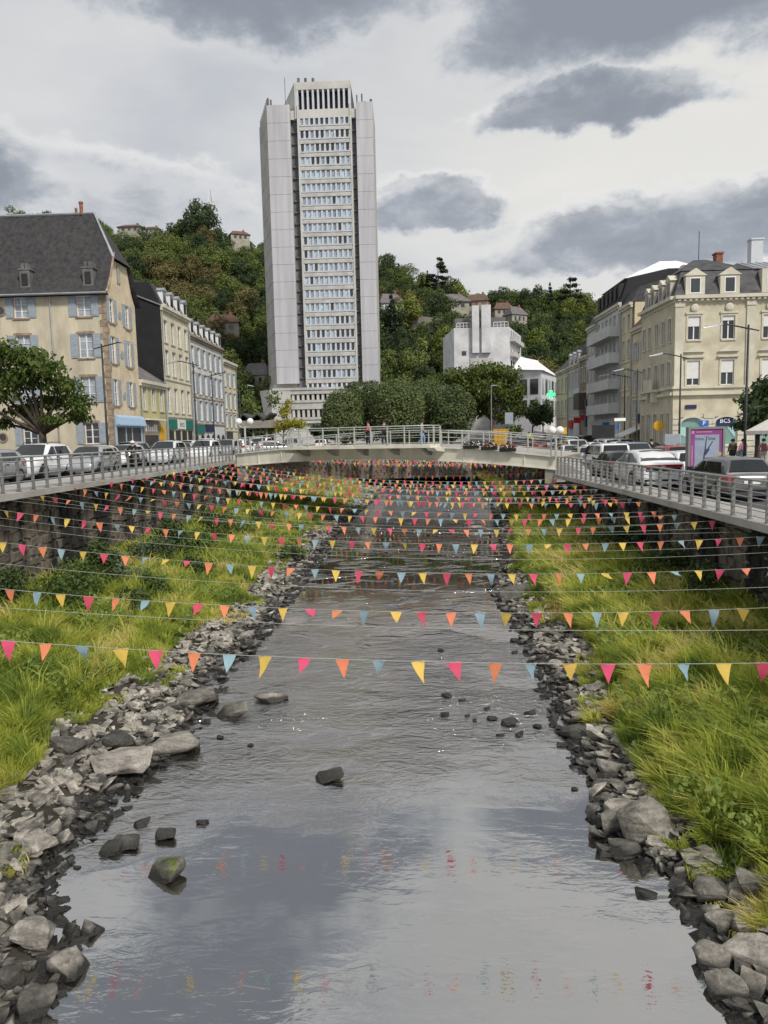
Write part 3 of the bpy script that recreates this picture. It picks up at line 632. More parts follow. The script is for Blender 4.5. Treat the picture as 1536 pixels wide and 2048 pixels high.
# the other stones one can count: sampled over the gravel strips, nearest and largest first
def gravel_pts(n, y0, y1, pw):
    out = []
    while len(out) < n:
        Y = y0 + (y1-y0)*random.random()**pw; side = random.random() < 0.5
        if side: a, b = ev(LW, Y)+0.15, ev(LG, Y)-0.5; u = random.betavariate(1.05, 1.25); X = a+(b-a)*u
        else: a, b = ev(RW, Y)-0.15, ev(RG, Y)+0.5; u = random.betavariate(1.05, 1.25); X = a+(b-a)*u
        out.append((X, Y, side, u))
    return out
near = gravel_pts(900, 6.2, 26, 1.5); cnt = 0
GL, GR = 'countless grey stones along the left water edge', 'countless grey stones along the right water edge'
for (X, Y, side, u) in near:
    if cnt >= 300: break
    s = random.choice((0.16, 0.2, 0.24, 0.28, 0.36, 0.45))*random.uniform(0.8, 1.25)*(1.0 if Y > 9 else 0.9)
    if any((X-a)**2+(Y-b)**2 < (0.75*(s*.5+c))**2 for a, b, c in PLACED): continue
    me = random.choice(RK+DK[:1]); o = put('stone', me); z = float(bank_z(X, Y))
    o.scale = (s*random.uniform(.9, 1.3), s*random.uniform(.7, 1.1), s*random.uniform(.7, 1.1)); o.location = (X, Y, max(z, ZW-0.05)+s*0.16)
    o.rotation_euler = (random.uniform(-.3, .3), random.uniform(-.3, .3), random.uniform(0, 6.28)); PLACED.append((X, Y, s*.5)); cnt += 1
    band = next(t for lim, t in ((8.2, 'at the very front'), (10.2, 'level with the mossy boulder'), (12.2, 'level with the largest right boulder'), (14.5, 'level with the black mid-river rock'), (18, 'level with the wedge-shaped rock'), (99, 'upstream of the wedge-shaped rock')) if Y < lim)
    wt = 'half in the water' if u < .3 else ('up by the grass' if u > .7 else 'on the dry gravel'); sd = 'left' if side else 'right'; big = 'larger' if s > .3 else 'small'
    lab = f'{big} grey stone {wt}, {sd} bank, {band}'; tag(o, lab, 'stone', f'{big} {sd}-bank stones {wt}, {band}')
# the rest, too many to count: real little stones in one object for each bank
lowr = []
for i in range(10):
    bm = hull(400+i, 10, 0.6+0.1*(i % 4), 0.0); bm.verts.ensure_lookup_table()
    V = np.array([v.co[:] for v in bm.verts]); Fq = np.array([[v.index for v in f.verts] for f in bm.faces]); lowr.append((V, Fq)); bm.free()
def gravel(name, label, side_left, n):
    Vs, Fs, Ts, k = [], [], [], 0
    pts = [p for p in gravel_pts(int(n*2.1), 5.8, YEND-1, 1.7) if p[2] == side_left][:n]
    for (X, Y, side, u) in pts:
        V, Fq = lowr[random.randrange(10)]
        s = (0.10+0.24*random.random()**2.0)*(1+0.006*Y)*random.uniform(.8, 1.3); a = random.uniform(0, 6.28); c_, s_ = cos(a), sin(a)
        sz = random.uniform(.3, .75); P = V*np.array([s*random.uniform(.9, 1.7), s, s*sz]); tilt = random.uniform(-.55, .55)
        P[:, 2] += P[:, 0]*tilt
        P = np.stack([P[:, 0]*c_-P[:, 1]*s_, P[:, 0]*s_+P[:, 1]*c_, P[:, 2]], 1) + np.array([X, Y, max(float(bank_z(X, Y)), ZW-0.03)+s*sz*0.16])
        Vs.append(P); Fs.append(Fq+k); k += len(P); Ts.append(np.full(len(P), random.random()**0.9, dtype=np.float32))
    me = npmesh(name, np.concatenate(Vs), np.concatenate(Fs), M('gravel_stone')); a_ = me.attributes.new('tone', 'FLOAT', 'POINT'); a_.data.foreach_set('value', np.concatenate(Ts))
    o = put(name, me); tag(o, label, 'gravel', kind='stuff'); return o
gm = mat('gravel_stone', (0.5, 0.5, 0.5), 0.8, 0.3, 5.0, 0.3, 18, world=True, detail=3)
t_ = gm.node_tree; b_ = t_.nodes['Principled BSDF']; bs_ = b_.inputs['Base Color'].links[0].from_socket   # each stone its own shade of grey
at_ = t_.nodes.new('ShaderNodeAttribute'); at_.attribute_name = 'tone'; rp_ = t_.nodes.new('ShaderNodeValToRGB'); t_.links.new(at_.outputs['Fac'], rp_.inputs[0])
rp_.color_ramp.elements[0].color = (0.20, 0.19, 0.17, 1); rp_.color_ramp.elements[1].color = (0.98, 0.92, 0.80, 1); e_ = rp_.color_ramp.elements.new(0.45); e_.color = (0.54, 0.51, 0.45, 1); e_ = rp_.color_ramp.elements.new(0.7); e_.color = (0.78, 0.71, 0.60, 1)
mu_ = t_.nodes.new('ShaderNodeMix'); mu_.data_type = 'RGBA'; mu_.blend_type = 'MULTIPLY'; mu_.inputs[0].default_value = 1.0; t_.links.new(rp_.outputs[0], mu_.inputs[6]); t_.links.new(bs_, mu_.inputs[7]); t_.links.new(mu_.outputs[2], b_.inputs['Base Color'])
speckle(gm); wet(gm, ZW+0.04)
gravel('gravel', 'loose small grey stones covering the left water edge', True, 9500)
gravel('gravel', 'loose small grey stones covering the right water edge', False, 7500)
# pebbles breaking the surface off the right bank
for k, (x, y, w_) in enumerate([(985,1437,22),(1075,1452,20),(1060,1425,26),(935,1432,12),(950,1440,10),(893,1390,24),(925,1400,16),(975,1418,16),(1150,1578,14),(880,1300,14),(1000,1470,18),(1040,1470,20),(440,1475,16),(500,1490,14),(400,1645,26),(280,1650,34),(250,1690,60),(215,1700,60),(150,1735,16),(1030,1305,14),(1030,1280,18)]):
    stone(x, y, w_, max(8, w_*0.5), 'small dark pebble breaking the surface of the shallows', DK[k % 4], 'pebbles in the shallows')

# ================================================================ GRASS AND WEEDS ON THE BANKS
def gmat(name, a, b, c):
    m = bpy.data.materials.new(name); m.use_nodes = True; t = m.node_tree; n = t.nodes; l = t.links; p = n['Principled BSDF']
    p.inputs['Roughness'].default_value = 0.6; p.inputs['Specular IOR Level'].default_value = 0.25
    g = n.new('ShaderNodeNewGeometry'); n1 = n.new('ShaderNodeTexNoise'); n1.inputs['Scale'].default_value = 0.75; n1.inputs['Detail'].default_value = 5; l.new(g.outputs['Position'], n1.inputs['Vector'])
    at_ = n.new('ShaderNodeAttribute'); at_.attribute_name = 'tint'
    ad = n.new('ShaderNodeMath'); ad.operation = 'MULTIPLY_ADD'; ad.inputs[1].default_value = 0.5; l.new(at_.outputs['Fac'], ad.inputs[0])
    m2 = n.new('ShaderNodeMath'); m2.operation = 'MULTIPLY_ADD'; m2.inputs[1].default_value = 3.2; m2.inputs[2].default_value = -1.38; l.new(n1.outputs['Fac'], m2.inputs[0]); l.new(m2.outputs[0], ad.inputs[2])
    rp = n.new('ShaderNodeValToRGB'); l.new(ad.outputs[0], rp.inputs[0]); rp.color_ramp.elements[0].color = (*a, 1); rp.color_ramp.elements[1].color = (*c, 1); e = rp.color_ramp.elements.new(0.5); e.color = (*b, 1)
    l.new(rp.outputs[0], p.inputs['Base Color'])
    tr = n.new('ShaderNodeBsdfTranslucent'); l.new(rp.outputs[0], tr.inputs[0]); ms = n.new('ShaderNodeMixShader'); ms.inputs[0].default_value = 0.5
    l.new(p.outputs[0], ms.inputs[1]); l.new(tr.outputs[0], ms.inputs[2]); l.new(ms.outputs[0], n['Material Output'].inputs[0]); MATS[name] = m
gmat('bank_grass', (0.18, 0.26, 0.05), (0.48, 0.53, 0.095), (0.76, 0.65, 0.27))
def grass(name, label, left, n, y0, y1, lw=1.0):
    Y = y0 + (y1-y0)*rng.random(n)**1.55; u = rng.random(n); u = np.where((rng.random(n) < .16) & (np.sin(Y*2.3)+np.sin(Y*.83+1) > .25), -rng.random(n)**1.5*.13, u)
    if left: a, b = ev(LG, Y), np.full(n, XLW+0.1)
    else: a, b = ev(RG, Y), np.full(n, XRW-0.1)
    X = a+(b-a)*u
    # tussocks: pull blades towards clump centres and vary height with them
    cell = 0.55; cx = np.floor(X/cell); cy = np.floor(Y/cell); h1 = np.modf(np.abs(np.sin(cx*12.9898+cy*78.233)*43758.5453))[0]; h2 = np.modf(np.abs(np.sin(cx*39.3468+cy*11.135)*24634.634))[0]; h3 = np.modf(np.abs(np.sin(cx*7.13+cy*157.31)*9631.17))[0]
    px, py = (cx+0.2+0.6*h1)*cell, (cy+0.2+0.6*h2)*cell; k = 0.25+0.5*h3
    dx, dy = X-px, Y-py; X = px+dx*(1-k*0.5); Y = py+dy*(1-k*0.5)
    if left: X = np.clip(X, XLW+0.05, ev(LG, Y)+1.1)
    else: X = np.clip(X, ev(RG, Y)-0.8, XRW-0.05)
    Z = bank_z(X, Y)-0.03
    edge_f = np.clip(u*6+0.45, 0.3, 1)
    H = (0.30+0.34*h3+0.22*rng.random(n))*edge_f*(0.8+0.4*h1)
    H = np.where(rng.random(n) < 0.07, H*1.5, H)
    W = (0.0062+0.0056*rng.random(n))*(1+0.085*np.maximum(Y-8, 0))*lw
    ang = rng.random(n)*2*pi; lean = (0.25+0.5*rng.random(n))*H
    ox, oy = dx*0.9, dy*0.9; ln = np.hypot(ox, oy)+1e-6
    lx = (np.cos(ang)*0.6+ox/ln*0.8 + (0.35 if left else -0.45))*lean; ly = (np.sin(ang)*0.6+oy/ln*0.6-0.15)*lean
    wx, wy = np.cos(ang+1.3)*W, np.sin(ang+1.3)*W
    P = np.stack([X, Y, Z], 1); Wv = np.stack([wx, wy, np.zeros(n)], 1)
    mid = P+np.stack([lx*0.35, ly*0.35, H*0.62], 1); tip = P+np.stack([lx, ly, H*(0.98-0.25*rng.random(n))], 1)
    V = np.stack([P-Wv, P+Wv, mid+Wv*0.8, mid-Wv*0.8, tip], 1).reshape(-1, 3)
    i = np.arange(n)[:, None]*5
    Fq = np.concatenate([i+np.array([[0,1,2]]), i+np.array([[0,2,3]]), i+np.array([[3,2,4]])])
    me = npmesh(name, V, Fq, M('bank_grass'))
    tint = np.repeat(np.clip(0.55*h2+0.45*rng.random(n), 0, 1), 5).astype(np.float32)
    at_ = me.attributes.new('tint', 'FLOAT', 'POINT'); at_.data.foreach_set('value', tint)
    o = put(name, me); tag(o, label, 'grass', kind='stuff'); return o
grass('grass', 'long yellow-green grass covering the left river bank', True, 270000, 9.0, YEND)
grass('grass', 'long bright green grass covering the right river bank', False, 260000, 7.5, YEND)
# weeds and shrubs at the foot of the walls
def leafcloud(r_, blobs, n, size, flat=0.0, shell=0.55, jit=0.14):
    """leaf-sized quads through a set of ellipsoid clumps: returns verts, quads"""
    bl = np.array(blobs, float); vol = (bl[:, 3]*bl[:, 4]*bl[:, 5])**(2/3.); idx = r_.choice(len(bl), n, p=vol/vol.sum())
    d = r_.normal(size=(n, 3)); d /= np.linalg.norm(d, axis=1)[:, None]
    rad = (shell+(1-shell)*r_.random(n)**0.7)*(1+jit*r_.normal(size=n))
    C = bl[idx, :3] + d*bl[idx, 3:6]*rad[:, None]
    nrm = d*0.8 + r_.normal(size=(n, 3))*0.6 + np.array([0, 0, 0.35]); nrm /= np.linalg.norm(nrm, axis=1)[:, None]
    t = np.cross(nrm, r_.normal(size=(n, 3))); t /= np.linalg.norm(t, axis=1)[:, None]; b = np.cross(nrm, t)
    s = size*(0.6+0.8*r_.random(n))[:, None]
    droop = np.array([0, 0, -1])*flat*s
    V = np.stack([C-t*s*0.5, C+b*s*0.33+droop*0.2, C+t*s*0.55+droop, C-b*s*0.33+droop*0.2], 1).reshape(-1, 3)
    Fq = np.arange(n*4).reshape(n, 4); return V, Fq
mat('weed_leaf', (0.11, 0.17, 0.04), 0.6, 0.3, 1.5, rnd=0.3, transl=0.3)
mat('weed_dark', (0.06, 0.10, 0.028), 0.6, 0.3, 1.5, rnd=0.3, transl=0.25)
mat('pale_weed_leaf', (0.17, 0.22, 0.13), 0.6, 0.3, 1.5, rnd=0.3, transl=0.25, col2=(0.05, 0.09, 0.03))
mat('bark', (0.10, 0.08, 0.06), 0.9, 0.3, 4.0, 0.6, 20)
def weed(px, py, zb, wpx, hpx, Y, label, m, n=1400, leaf=0.09, seed=0):
    p = at(px, py, Y); z0 = float(bank_z(p.x, Y))-0.05; sc_ = Y/F; W = wpx*sc_/2; H = hpx*sc_
    root = thing('shrub', (p.x, Y, z0), label, 'shrub', 'wild shrubs on the river banks'); r_ = np.random.default_rng(900+seed)
    bl = [(r_.uniform(-.55, .55)*W, r_.uniform(-.5, .5)*W, H*r_.uniform(.3, .8), W*r_.uniform(.35, .5), W*r_.uniform(.35, .5), H*r_.uniform(.18, .3)) for _ in range(7)]
    V, Fq = leafcloud(r_, bl, n, leaf, 0.3, 0.3); o = put('foliage', npmesh('foliage', V, Fq, M(m)), root)
    mb = MB()
    for b in bl[:5]: mb.tube([(0, 0, 0), (b[0]*.5, b[1]*.5, b[2]*.6), b[:3]], [0.02, 0.014, 0.006], 5)
    o = put('stems', mb.mesh('stems', M('bark')), root)
weed(140, 1200, 0, 190, 150, 21.5, 'dark leafy shrub with white flecks at the foot of the left wall', 'weed_leaf', 2600, 0.10, 1)
weed(240, 1165, 0, 110, 100, 25, 'pale-leaved shrub behind the dark shrub by the left wall', 'pale_weed_leaf', 1500, 0.10, 2)
weed(385, 1080, 0, 130, 90, 31, 'bright green bush spreading below the middle of the left wall', 'weed_leaf', 1600, 0.12, 3)
weed(300, 1110, 0, 110, 80, 28.5, 'silver-leaved bush along the left wall near the bright green bush', 'pale_weed_leaf', 1300, 0.11, 4)
weed(310, 1190, 0, 70, 85, 23.5, 'young upright green shrub in the middle of the left bank', 'weed_leaf', 900, 0.10, 5)
weed(470, 1040, 0, 120, 60, 38, 'low dark bush under the far part of the left wall', 'weed_leaf', 1100, 0.14, 6)
weed(590, 1045, 0, 80, 40, 34, 'round green bush at the edge of the left gravel', 'weed_leaf', 1000, 0.12, 7)
for k_, (x_, y_, w_, h_, Y_, l_) in enumerate(((30, 1230, 120, 120, 20.8, 'dark shrub at the left frame edge under the wall'), (200, 1130, 90, 120, 24.5, 'tall dark creeper climbing the left wall near its streaks'), (345, 1080, 90, 110, 30.5, 'creeper climbing the left wall by the silver-leaved bush'), (430, 1055, 100, 90, 35.5, 'tall dark shrub against the far left wall'), (520, 1010, 90, 60, 42, 'dark shrub against the wall close to the bridge'), (260, 1215, 100, 70, 21.6, 'leafy dark bush in the grass below the pale-leaved shrub'), (395, 1130, 90, 60, 27.5, 'bushy green weeds in the middle of the left bank'), (1330, 1120, 120, 110, 24, 'dark creeper against the right wall'), (1420, 1160, 110, 110, 20.5, 'dark creeper hanging on the right wall below the poster'), (1265, 1080, 100, 90, 28.5, 'tall dark shrub against the right wall further along'))):
    weed(x_, y_, 0, w_, h_, Y_, l_, 'weed_dark', 1500, .11, 40+k_)
weed(1230, 1100, 0, 130, 60, 30, 'dark green bush at the foot of the right wall', 'weed_leaf', 1200, 0.12, 8)
weed(1290, 1160, 0, 110, 60, 24.5, 'leafy bush beneath the right wall nearer the poster', 'weed_leaf', 1100, 0.11, 9)
weed(1190, 1040, 0, 100, 40, 38, 'low bush along the far right wall', 'weed_leaf', 900, 0.14, 10)
# low broad-leaved weeds mixed into the grass
def lowweeds(label, left, n, seed):
    r_ = np.random.default_rng(seed); Y = 9+(60-9)*r_.random(n)**1.5; u = r_.random(n); a, b = (ev(LG, Y), np.full(n, XLW+.1)) if left else (ev(RG, Y), np.full(n, XRW-.1)); X = a+(b-a)*u
    k = np.sin(X*1.7+np.sin(Y*.9)*2)+np.sin(Y*1.3+X*.7) > .35; X, Y = X[k], Y[k]; n = len(X); C = np.stack([X, Y, bank_z(X, Y)+.05+.62*r_.random(n)**1.3], 1)
    nr = r_.normal(size=(n, 3))*.6+np.array([0, -.2, .8]); nr /= np.linalg.norm(nr, axis=1)[:, None]; t = np.cross(nr, r_.normal(size=(n, 3))); t /= np.linalg.norm(t, axis=1)[:, None]; b = np.cross(nr, t); s = ((.04+.06*r_.random(n))*(1+.03*Y))[:, None]
    V = np.stack([C-t*s*.6, C+b*s*.35, C+t*s*.7, C-b*s*.35], 1).reshape(-1, 3)
    tag(put('weeds', npmesh('weeds', V, np.arange(n*4).reshape(n, 4), M('weed_leaf2'))), label, 'weeds', kind='stuff')
mat('weed_leaf2', (0.24, 0.31, 0.06), 0.6, 0.3, 0.8, world=True, transl=0.35, col2=(0.10, 0.16, 0.035))
lowweeds('low broad-leaved weeds among the grass of the left bank', True, 60000, 21); lowweeds('low broad-leaved weeds among the grass of the right bank', False, 55000, 22)
# driftwood by the right wall
mb = MB(); p = at(1375, 1205, 20.5); mb.tube([(p.x-0.7, p.y+.2, bank_z(p.x-.7, p.y)+.12), (p.x, p.y, bank_z(p.x, p.y)+.2), (p.x+.8, p.y-.1, bank_z(p.x+.8, p.y)+.1)], [0.1, 0.13, 0.08], 8)
tag(mb.build('driftwood_log', M('bark'), smooth=True), 'short brown log lying at the foot of the right wall', 'log')

# ================================================================ BUNTING
CLR = [('pink', (0.74, 0.09, 0.18)), ('orange', (0.86, 0.28, 0.14)), ('blue', (0.29, 0.43, 0.50)), ('yellow', (0.82, 0.57, 0.12))]
for n_, c_ in CLR: mat('pennant_'+n_, c_, 0.75, 0.08, 6.0, transl=0.35, rnd=0.12)
def pennant(m, k):
    r = random.Random(k); V, Fc = [], []; w_, h_ = 0.178, 0.24; cu = r.uniform(-1.0, 1.0); tw = r.uniform(-.7, .7); nseg = 4
    for i in range(nseg+1):
        t = i/nseg; hw = w_/2*(1-t); y = cu*t*t*0.14
        for s in (-1, 0, 1):
            V.append((s*hw, y + s*hw*tw*t + (0.012*r.uniform(-1, 1) if s else 0), -h_*t))
    for i in range(nseg):
        for j in range(2): a = i*3+j; Fc.append((a, a+1, a+4, a+3))
    me = bpy.data.meshes.new('pennant'); me.from_pydata(V, [], Fc); me.materials.append(m); me.polygons.foreach_set('use_smooth', [True]*len(Fc)); me.update(); return me
PEN = {n_: [pennant(M('pennant_'+n_), 10*i+k) for k in range(7)] for i, (n_, c_) in enumerate(CLR)}
ORD = ['orange', 'blue', 'yellow', 'pink']
ORDN = ['first', 'second', 'third', 'fourth', 'fifth', 'sixth', 'seventh', 'eighth', 'ninth', 'tenth', 'eleventh', 'twelfth', 'thirteenth', 'fourteenth', 'fifteenth', 'sixteenth']
def line_pts(yl, yr, zl, zr, sag, n=24, xl=-12.2, xr=8.62):
    out = []
    for i in range(n+1):
        t = i/n; out.append(Vector((xl+(xr-xl)*t, yl+(yr-yl)*t, zl+(zr-zl)*t - sag*4*t*(1-t))))
    return out
def bunting(yl, yr, k, parts=True, label='', sag=0.56, sp=0.45):
    r = random.Random(600+k); zl, zr = -1.55+r.uniform(-.1, .1), -2.62+r.uniform(-.08, .08)
    if yl > 50: zr = -2.3
    P = line_pts(yl, yr, zl, zr, sag+(r.uniform(-.1, .12) if k else 0)); root = thing('bunting_string', tuple(P[12]), label, 'bunting', 'bunting strung across the river')
    mb = MB(); mb.tube(P, 0.004 if yl < 30 else 0.007, 4, False); mb.build('string', M('cord'), root)
    tot = sum((b-a).length for a, b in zip(P[:-1], P[1:])); n = int(tot/sp); off = r.randrange(4); ph = r.uniform(0, .9)
    big = MB(); slots = [[], [], [], []]
    wind = r.choice((0.35, 0.8, 1.2)) if k else .35
    for i in range(n):
        t = (i+ph+r.gauss(0, .05))/n; f = t*24; j = min(23, int(f)); p = P[j].lerp(P[j+1], f-j); c = (i+off) % 4
        nm = ORD[c]
        gust = wind*(0.5+0.5*sin(i*0.33+k)); tx = r.gauss(-.1, .25)-gust*r.uniform(0, 1.1); tz = r.gauss(0, .3)+atan2(yr-yl, 20.8)
        if parts:
            o = bpy.data.objects.new('pennant', PEN[nm][r.randrange(7)]); COL.objects.link(o); o.parent = root; o.location = p-P[12]; o.rotation_euler = (tx, r.gauss(0, .06), tz)
            q = r.uniform(.9, 1.08); o.scale = (q, q, q*r.uniform(.9, 1.1))
        else:
            R = Matrix.Rotation(tz, 3, 'Z') @ Matrix.Rotation(tx, 3, 'X'); w_ = 0.1
            big.cur = c; big.quad(p+R@Vector((-w_, 0, 0)), p+R@Vector((w_, 0, 0)), p+R@Vector((0, 0, -.285)))
    if not parts: o = big.build('pennants', [M('pennant_'+q) for q in ORD], root, fix=False); o['kind'] = 'stuff'
def bare(yl, yr, k, label):
    r = random.Random(700+k); P = line_pts(yl, yr, -1.62, -2.68, 0.5+r.uniform(-.1, .15)); mb = MB(); mb.tube(P, 0.0038 if yl < 30 else 0.006, 4, False)
    tag(mb.build('bare_cord', M('cord')), label, 'cord', 'bare cords between the bunting')
YS = [8.3, 11.1, 14.4, 18.0, 21.0, 23.3, 25.3, 27.2, 29.0, 30.8, 32.5, 34.2, 35.8, 37.3, 38.7, 40.0]
for k, y in enumerate(YS):
    sl = np.interp(y, [8, 18, 40], [0.0, 0.09, 0.42]); dy = sl*20.8
    yc = y if y < 20 else y+sl*1.0
    lab = f'string of coloured pennants over the river, {ORDN[k]} from the viewer' if k else 'nearest string of big coloured pennants across the river'
    bunting(yc+dy*0.58, yc-dy*0.42, k, True, lab, sag=0.56 if k < 6 else 0.5)
for k, (a, b) in enumerate(zip(YS[:6], YS[1:7])):
    y = (a+b)/2; sl = np.interp(y, [8, 18, 40], [0, .09, .42]); bare(y+sl*12, y-sl*8.7, k, f'thin bare cord across the river between the {ORDN[k]} and {ORDN[k+1]} bunting strings')
    if k in (2, 3): bare(y+0.9+sl*12, y+.9-sl*8.7, k+20, f'second thin bare cord beyond the {ORDN[k]} bunting string')
for k, y in enumerate((43.6, 46.2, 48.8, 51.4)):
    bunting(y+4.6, y-3.6, 50+k, False, f'bunting string in the shade of the bridge, {ORDN[k]} below its deck', sag=0.5)
for k, y in enumerate(np.linspace(56, 82, 12)):
    bunting(y+2.5, y-2.5, 30+k, False, f'small bunting string beyond the bridge, {ORDN[k]} after it', sag=0.45)
# ================================================================ BUILDINGS
def wmat(n, c, v=0.12, s=0.6, **k): k.setdefault('detail', 8); return mat(n, c, 0.9, v, s, 0.2, 10, world=True, **k)
wmat('cream_render', (0.56, 0.50, 0.38), .18, .9, stretch=(1, 1, .35)); wmat('sunlit_gable_render', (0.62, 0.525, 0.37), .16, .9); wmat('quoin_stone', (0.34, 0.255, 0.185), 0.3, 2.0); wmat('hill_wall', (0.36, 0.335, 0.28), .2)  # gable: the cream render with the sunlit side's brightness put into its colour
wmat('olive_render', (0.46, 0.42, 0.20)); wmat('pale_render', (0.62, 0.58, 0.42)); wmat('white_render', (0.60, 0.60, 0.61), .16, .4); wmat('beige_render', (0.62, 0.55, 0.38))
wmat('bank_yellow', (0.54, 0.50, 0.375), .16, .7); wmat('bank_stone', (0.58, 0.55, 0.45), 0.14); wmat('grey_modern', (0.56, 0.57, 0.56)); wmat('brown_stone', (0.30, 0.25, 0.19), 0.2)
wmat('tower_concrete', (0.54, 0.53, 0.50), 0.12, 0.25); wmat('tower_panel', (0.49, 0.49, 0.515), 0.13, 0.8, stretch=(1, 1, .06)); wmat('tower_side', (0.46, 0.45, 0.42), 0.12, 0.2); wmat('tower_band', (0.50, 0.49, 0.465), 0.16, 0.6)
wmat('tower_white', (0.55, 0.575, 0.61), 0.08); wmat('tower_slot', (0.17, 0.175, 0.19), 0.3, 0.4)
mat('slate', (0.085, 0.085, 0.092), 0.7, 0.35, 1.2, 0.5, 5, world=True, col2=(0.028, 0.028, 0.031), stretch=(1, 1, 2.2), detail=8)
mat('mossy_slate', (0.062, 0.060, 0.060), 0.9, 0.4, 2.0, 0.6, 6, world=True, col2=(0.024, 0.024, 0.027), stretch=(1.4, 1, 1.4), detail=10)
mat('black_slate', (0.018, 0.018, 0.022), 0.7, 0.2, 1.0, 0.3, 8, world=True); mat('zinc', (0.40, 0.42, 0.44), 0.4, 0.15, 1.0, metal=0.5, world=True)
mat('light_roof', (0.80, 0.80, 0.80), 0.5, 0.15, 1.0, world=True); mat('brown_roof', (0.14, 0.088, 0.065), 0.9, 0.3, 2.0, 0.4, 8, world=True); mat('red_roof', (0.15, 0.085, 0.065), 0.9, 0.25, 1.5, 0.3, 8, world=True)
mat('grey_roof', (0.16, 0.15, 0.15), 0.85, 0.25, 1.0, 0.3, 6, world=True)
mat('shutter_blue', (0.30, 0.35, 0.40), 0.65, 0.10, 4.0); mat('shutter_grey', (0.45, 0.46, 0.46), 0.7, 0.1, 4.0); mat('frame_white', (0.74, 0.75, 0.75), 0.5, 0.05, 4.0)
mat('roller_white', (0.66, 0.66, 0.65), 0.6, 0.06, 4.0); mat('dark_wood', (0.09, 0.07, 0.055), 0.6, 0.2, 5.0); mat('shop_blue', (0.36, 0.50, 0.66), 0.5, 0.08, 3.0)
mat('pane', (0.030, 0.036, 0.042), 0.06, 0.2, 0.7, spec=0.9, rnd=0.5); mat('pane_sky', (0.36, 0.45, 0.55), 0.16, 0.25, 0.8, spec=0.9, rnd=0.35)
mat('curtain_pane', (0.36, 0.40, 0.45), 0.12, 0.25, 2.0, spec=0.8); mat('dark_metal', (0.035, 0.036, 0.038), 0.5, 0.2, 3.0, metal=0.3)
mat('teal_sign', (0.015, 0.16, 0.13), 0.5, 0.1); mat('navy_sign', (0.02, 0.025, 0.09), 0.45, 0.1); mat('lettering_white', (0.85, 0.85, 0.83), 0.6, 0.02); mat('shop_dark', (0.05, 0.045, 0.045), 0.2, 0.3, 1.0, spec=0.7)
mat('teal_glass', (0.20, 0.34, 0.32), 0.15, 0.15, 0.8, spec=0.7); mat('teal_print', (0.36, 0.58, 0.58), 0.3, 0.05); mat('red_sign', (0.45, 0.02, 0.03), 0.5, 0.1); mat('blue_sign', (0.03, 0.12, 0.45), 0.5, 0.05)
mat('ochre_sign', (0.65, 0.36, 0.02), 0.5, 0.1); mat('chimney_brick', (0.30, 0.12, 0.08), 0.9, 0.3, 5.0)

class Fr:   # facade frame: P origin at base, u along, n outward
    def __init__(s, P, u, n): s.P = Vector(P); s.u = Vector(u).normalized(); s.n = Vector(n).normalized()
    def p(s, u, d, z): return s.P + s.u*u + s.n*d + Vector((0, 0, z))
    def box(s, mb, u0, u1, d0, d1, z0, z1):
        p = s.p; return mb.hexa(p(u0,d0,z0), p(u1,d0,z0), p(u1,d1,z0), p(u0,d1,z0), p(u0,d0,z1), p(u1,d0,z1), p(u1,d1,z1), p(u0,d1,z1))
def holed(fr, u0, u1, z0, z1, holes, dep=0.22):
    """wall sheet with real rectangular openings and their reveals"""
    mb = MB(); us = sorted({u0, u1, *[v for h in holes for v in h[:2]]}); zs = sorted({z0, z1, *[v for h in holes for v in h[2:]]})
    us = [u for u in us if u0 <= u <= u1]; zs = [z for z in zs if z0 <= z <= z1]
    for a, b in zip(us[:-1], us[1:]):
        for c, d in zip(zs[:-1], zs[1:]):
            mu, mz = (a+b)/2, (c+d)/2
            if any(h[0] < mu < h[1] and h[2] < mz < h[3] for h in holes): continue
            mb.quad(fr.p(a,0,c), fr.p(b,0,c), fr.p(b,0,d), fr.p(a,0,d))
    for (a, b, c, d) in holes:
        p = fr.p
        mb.quad(p(a,0,c), p(a,-dep,c), p(a,-dep,d), p(a,0,d)); mb.quad(p(b,0,c), p(b,0,d), p(b,-dep,d), p(b,-dep,c))
        mb.quad(p(a,0,d), p(a,-dep,d), p(b,-dep,d), p(b,0,d)); mb.quad(p(a,0,c), p(b,0,c), p(b,-dep,c), p(a,-dep,c))
    return mb
